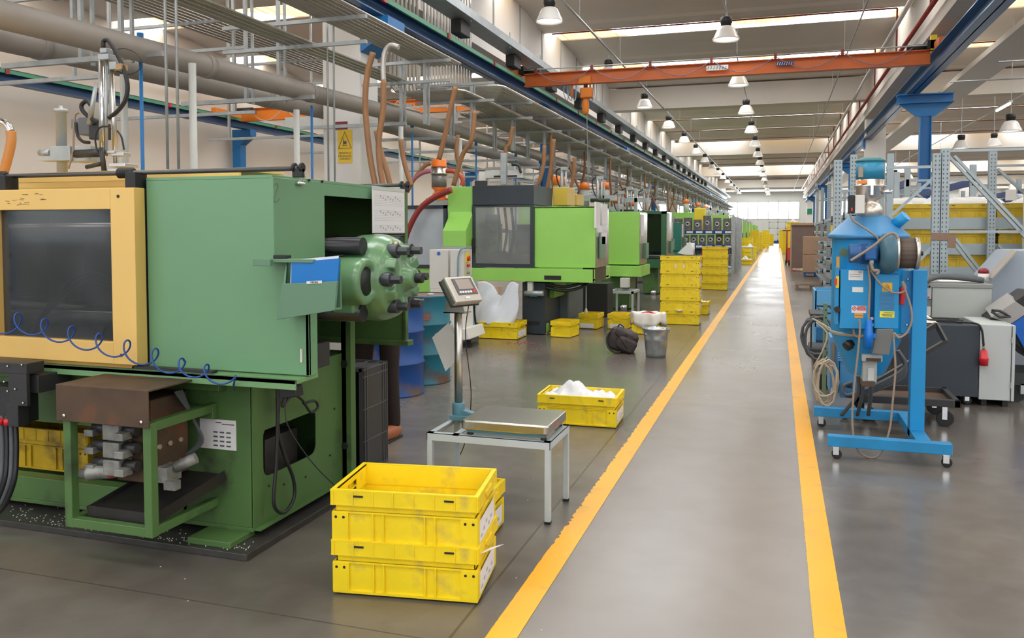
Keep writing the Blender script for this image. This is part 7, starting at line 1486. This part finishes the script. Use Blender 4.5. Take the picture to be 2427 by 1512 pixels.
for k, (x, y, n) in enumerate(((0.75, 46, 9), (1.42, 46, 8), (0.75, 50, 8), (0.6, 58, 7), (0.6, 66, 6), (1.3, 66, 7), (0.4, 75, 7), (0.9, 84, 6), (2.2, 40, 8), (2.0, 52, 8))):
    far_stack(x, y, n, 'yellow crate of the tall far stacks right of the walkway', group='far crate stacks on the right')
for k, (x, y, n) in enumerate(((-1.35, 37.5, 1), (-1.35, 44, 3), (-1.6, 47, 5), (-0.0 - 1.5, 52, 4), (-1.5, 58, 7), (-2.2, 57, 6), (-1.4, 66, 5), (-1.0, 76, 7), (-0.35 - 1.3, 88, 6), (-0.7, 90, 5))):
    far_stack(x, y, n, 'yellow crate of the far stacks left of the walkway', group='far crate stacks on the left')
for i, (x, y, z) in enumerate(((-1.35, 37.5, 0.22), (-1.35, 44, 0.65), (0.85, 40, 0.86), (0.75, 46, 1.94), (1.42, 46, 1.72))):
    bag_mound('plastic_bag', 'white bag heaped on a far yellow crate, ' + ['low at left of the walkway', 'on the stack left of the walkway', 'behind the red hand truck', 'on the tallest far stack', 'on the far stack next to the tallest'][i], 'bag', (x, y, z), 0.55, 0.38, 0.16, 0, 40 + i)
t = thing('small_table', 'small grey table far along the left side of the walkway', 'table', (-1.5, 41.5, 0)); MB().box(-1.95, -1.15, 41, 42, 0.66, 0.72).build('top', GREYP, t)
for x in (-1.93, -1.2): 
    for y in (41.02, 41.92): MB().box(x, x + 0.05, y, y + 0.05, 0, 0.66).build('leg', GREYP, t)
t = thing('wire_cage', 'grey wire cage trolley at the far end of the walkway', 'cage', (0.0, 100, 0)); 
for z in (0.3, 1.0, 1.7, 2.4): MB().box(-1.0, 0.9, 99.5, 99.6, z, z + 0.1).build('rail', GREYP, t)
for x in (-1.0, -0.05, 0.8): MB().box(x, x + 0.1, 99.5, 99.6, 0.3, 2.5).build('bar', GREYP, t)
MB().box(-1.0, 0.9, 99.3, 100.5, 0, 0.3).build('blue_base', SHELFB, t)
q = atY(1919, 501, 96.85); tag(MB().box(q.x - 0.25, q.x + 0.25, 96.85, 96.9, q.z - 0.3, q.z + 0.3).build('exit_sign', mat('sign_green', (0.0, 0.25, 0.12), 0.5)), 'small green sign on the far right column', 'sign')

# ================================================================== warning sign on the first left column
YC = COLY[1] - 0.301
a, b = atY(798, 309, YC), atY(826, 386, YC); t = thing('warning_sign', 'yellow pallet-truck warning sign on the first pale column', 'sign', ((a.x + b.x) / 2, YC, b.z)); sx = a.x + 0.02; ex = b.x + 0.07
MB().box(sx, ex, YC - 0.006, YC, b.z, a.z).build('plate', mat('sign_yellow', (0.85, 0.55, 0.02), 0.4), t); cx_ = (sx + ex) / 2; hh = a.z - b.z; ym = b.z + hh * 0.45
MB().tube([(cx_, YC - 0.009, a.z - 0.03), (sx + 0.015, YC - 0.009, ym), (ex - 0.015, YC - 0.009, ym)], 0.006, 6, closed=True).build('triangle', INK, t)
MB().box(cx_ - 0.025, cx_ + 0.03, YC - 0.01, YC - 0.007, ym + 0.06, ym + 0.11).box(cx_ - 0.03, cx_ - 0.02, YC - 0.01, YC - 0.007, ym + 0.05, ym + 0.15).box(cx_ - 0.05, cx_ + 0.04, YC - 0.01, YC - 0.007, ym + 0.035, ym + 0.045).build('truck_pictogram', INK, t)
text('PERICOLO\nPASSAGGIO\nCARRELLI', 0.045, INK, t, (cx_, YC - 0.008, b.z + hh * 0.21), (PI / 2, 0, 0))
a, b = atY(793, 289, YC), atY(824, 306, YC); tag(MB().box(a.x, b.x, YC - 0.006, YC, b.z, a.z).build('small_sign', mat('sign_maroon', (0.22, 0.03, 0.05), 0.5)), 'small maroon sign above the yellow warning sign', 'sign')

# ================================================================== overhead cranes
K = thing('overhead_crane', 'orange overhead travelling crane spanning the main hall', 'crane', (-1.4, 19.0, 4.9))
MB().box(-5.8, 2.95, 18.9, 19.1, 4.92, 4.94).box(-5.8, 2.95, 18.9, 19.1, 5.20, 5.22).box(-5.8, 2.95, 18.99, 19.01, 4.92, 5.22).build('girder', ORANGE, K)
MB().tube([(-5.8, 18.88, 5.30), (2.9, 18.88, 5.30)], 0.015, 6).build('festoon_rail', GALV, K)
for x, s in ((-5.98, 1), (3.05, -1)):
    MB().box(x - 0.06, x + 0.06, 18.3, 19.7, 5.18, 5.34).build('end_carriage', ORANGE, K)
    MB().tube([(x + s * 0.12, 19.0, 5.28), (x + s * 0.55, 19.0, 5.28)], 0.07, 14).build('travel_motor', BLACK, K); MB().box(x + s * 0.02, x + s * 0.18, 18.85, 19.15, 5.22, 5.40).build('gearbox', BLACK, K)
MB().box(2.93, 3.05, 18.85, 18.95, 5.2, 5.5).build('buffer_box', YTAPE, K)
n = 6
for i in range(n):
    xa_ = -5.5 + i * (8.1 / n); xb_ = xa_ + 8.1 / n
    MB().tube([V((xa_ + (xb_ - xa_) * k / 10, 18.86, 5.26 - 0.30 * math.sin(PI * k / 10))) for k in range(11)], 0.010, 6).build('festoon_cable', mat('festoon_violet', (0.22, 0.20, 0.30), 0.5), K)
    MB().box(xa_ - 0.03, xa_ + 0.03, 18.85, 18.9, 5.2, 5.32).build('cable_trolley', REDP, K)
for (px0, py0, px1, py1, m) in ((1674, 153, 1726, 168, PAPER), (1839, 145, 1881, 156, SHELFB)):
    mb = MB(); pbox(mb, px0, py0, px1, py1, 18.885, 0.012); pl = mb.build('name_plate', m, K)
    for j in range(7): c = atY(px0 + (px1 - px0) * (j + 0.7) / 7.6, (py0 + py1) / 2, 18.88); MB().bar(c + V((-0.012, 0, -0.035)), c + V((0.012, 0, 0.035)), 0.012, 0.004, up=(0, 1, 0)).build('letter_mark', INK if m is PAPER else PAPER, pl)
HO = thing('chain_hoist', 'orange electric chain hoist hanging from the crane girder', 'hoist', (-4.4, 19.0, 4.2))
hbox('trolley', 1370, 178, 1400, 200, 18.92, 0.16, ORANGEB, HO, bevel=0.02); hbox('body', 1374, 206, 1403, 232, 18.9, 0.2, ORANGEB, HO, bevel=0.03)
MB().grid(blob(atY(1388, 253, 19.0), (0.16, 0.16, 0.38), (0, 0, 0), 1, 0.02, 3), 20, 14, True).build('chain_bag', ORANGEB, HO)
MB().tube([atY(1388, 196, 19.0), atY(1388, 210, 19.0)], 0.05, 8).build('hanger', DARK, HO); MB().tube([atY(1391, 270, 19.0), atY(1394, 452, 19.0)], 0.008, 5).build('chain', GALV, HO)
for i in range(6): MB().tube(spline([atY(1338 + 8 * i + (30 if i > 2 else 0), 195, 19.1), atY(1336 + 9 * i + (28 if i > 2 else 0), 220, 19.1), atY(1345 + 9 * i + (24 if i > 2 else 0), 238, 19.1), atY(1350 + 8 * i + (24 if i > 2 else 0), 200, 19.1)]), 0.012, 6).build('festoon_loop', mat('festoon_pale', (0.42, 0.55, 0.66), 0.5), HO)
hbox('cable_post', 1352, 190, 1357, 230, 19.0, 0.08, ORANGE, HO)
K2 = thing('overhead_crane', 'orange overhead crane of the left bay behind the pipes', 'crane', (-12, 22.6, 4.9))
MB().box(-16.4, -7.0, 22.5, 22.7, 4.98, 5.0).box(-16.4, -7.0, 22.5, 22.7, 5.36, 5.38).box(-16.4, -7.0, 22.59, 22.61, 4.98, 5.38).build('girder', ORANGEB, K2)
MB().box(-16.78, -16.62, 21.6, 23.6, 5.12, 5.3).build('end_carriage', ORANGEB, K2); MB().tube([(-16.3, 22.2, 5.25), (-15.7, 22.2, 5.25)], 0.1, 12).build('travel_motor', BLACK, K2)
for i in range(7): MB().tube([V((-16 + 1.3 * i + 1.3 * k / 8, 22.4, 5.34 - 0.4 * math.sin(PI * k / 8))) for k in range(9)], 0.014, 6).build('festoon_cable', GREYP, K2)
MB().box(-14.6, -13.3, 22.3, 22.34, 4.7, 5.0).build('hoist_plate', GREYP, K2)
bpy.context.view_layer.update()
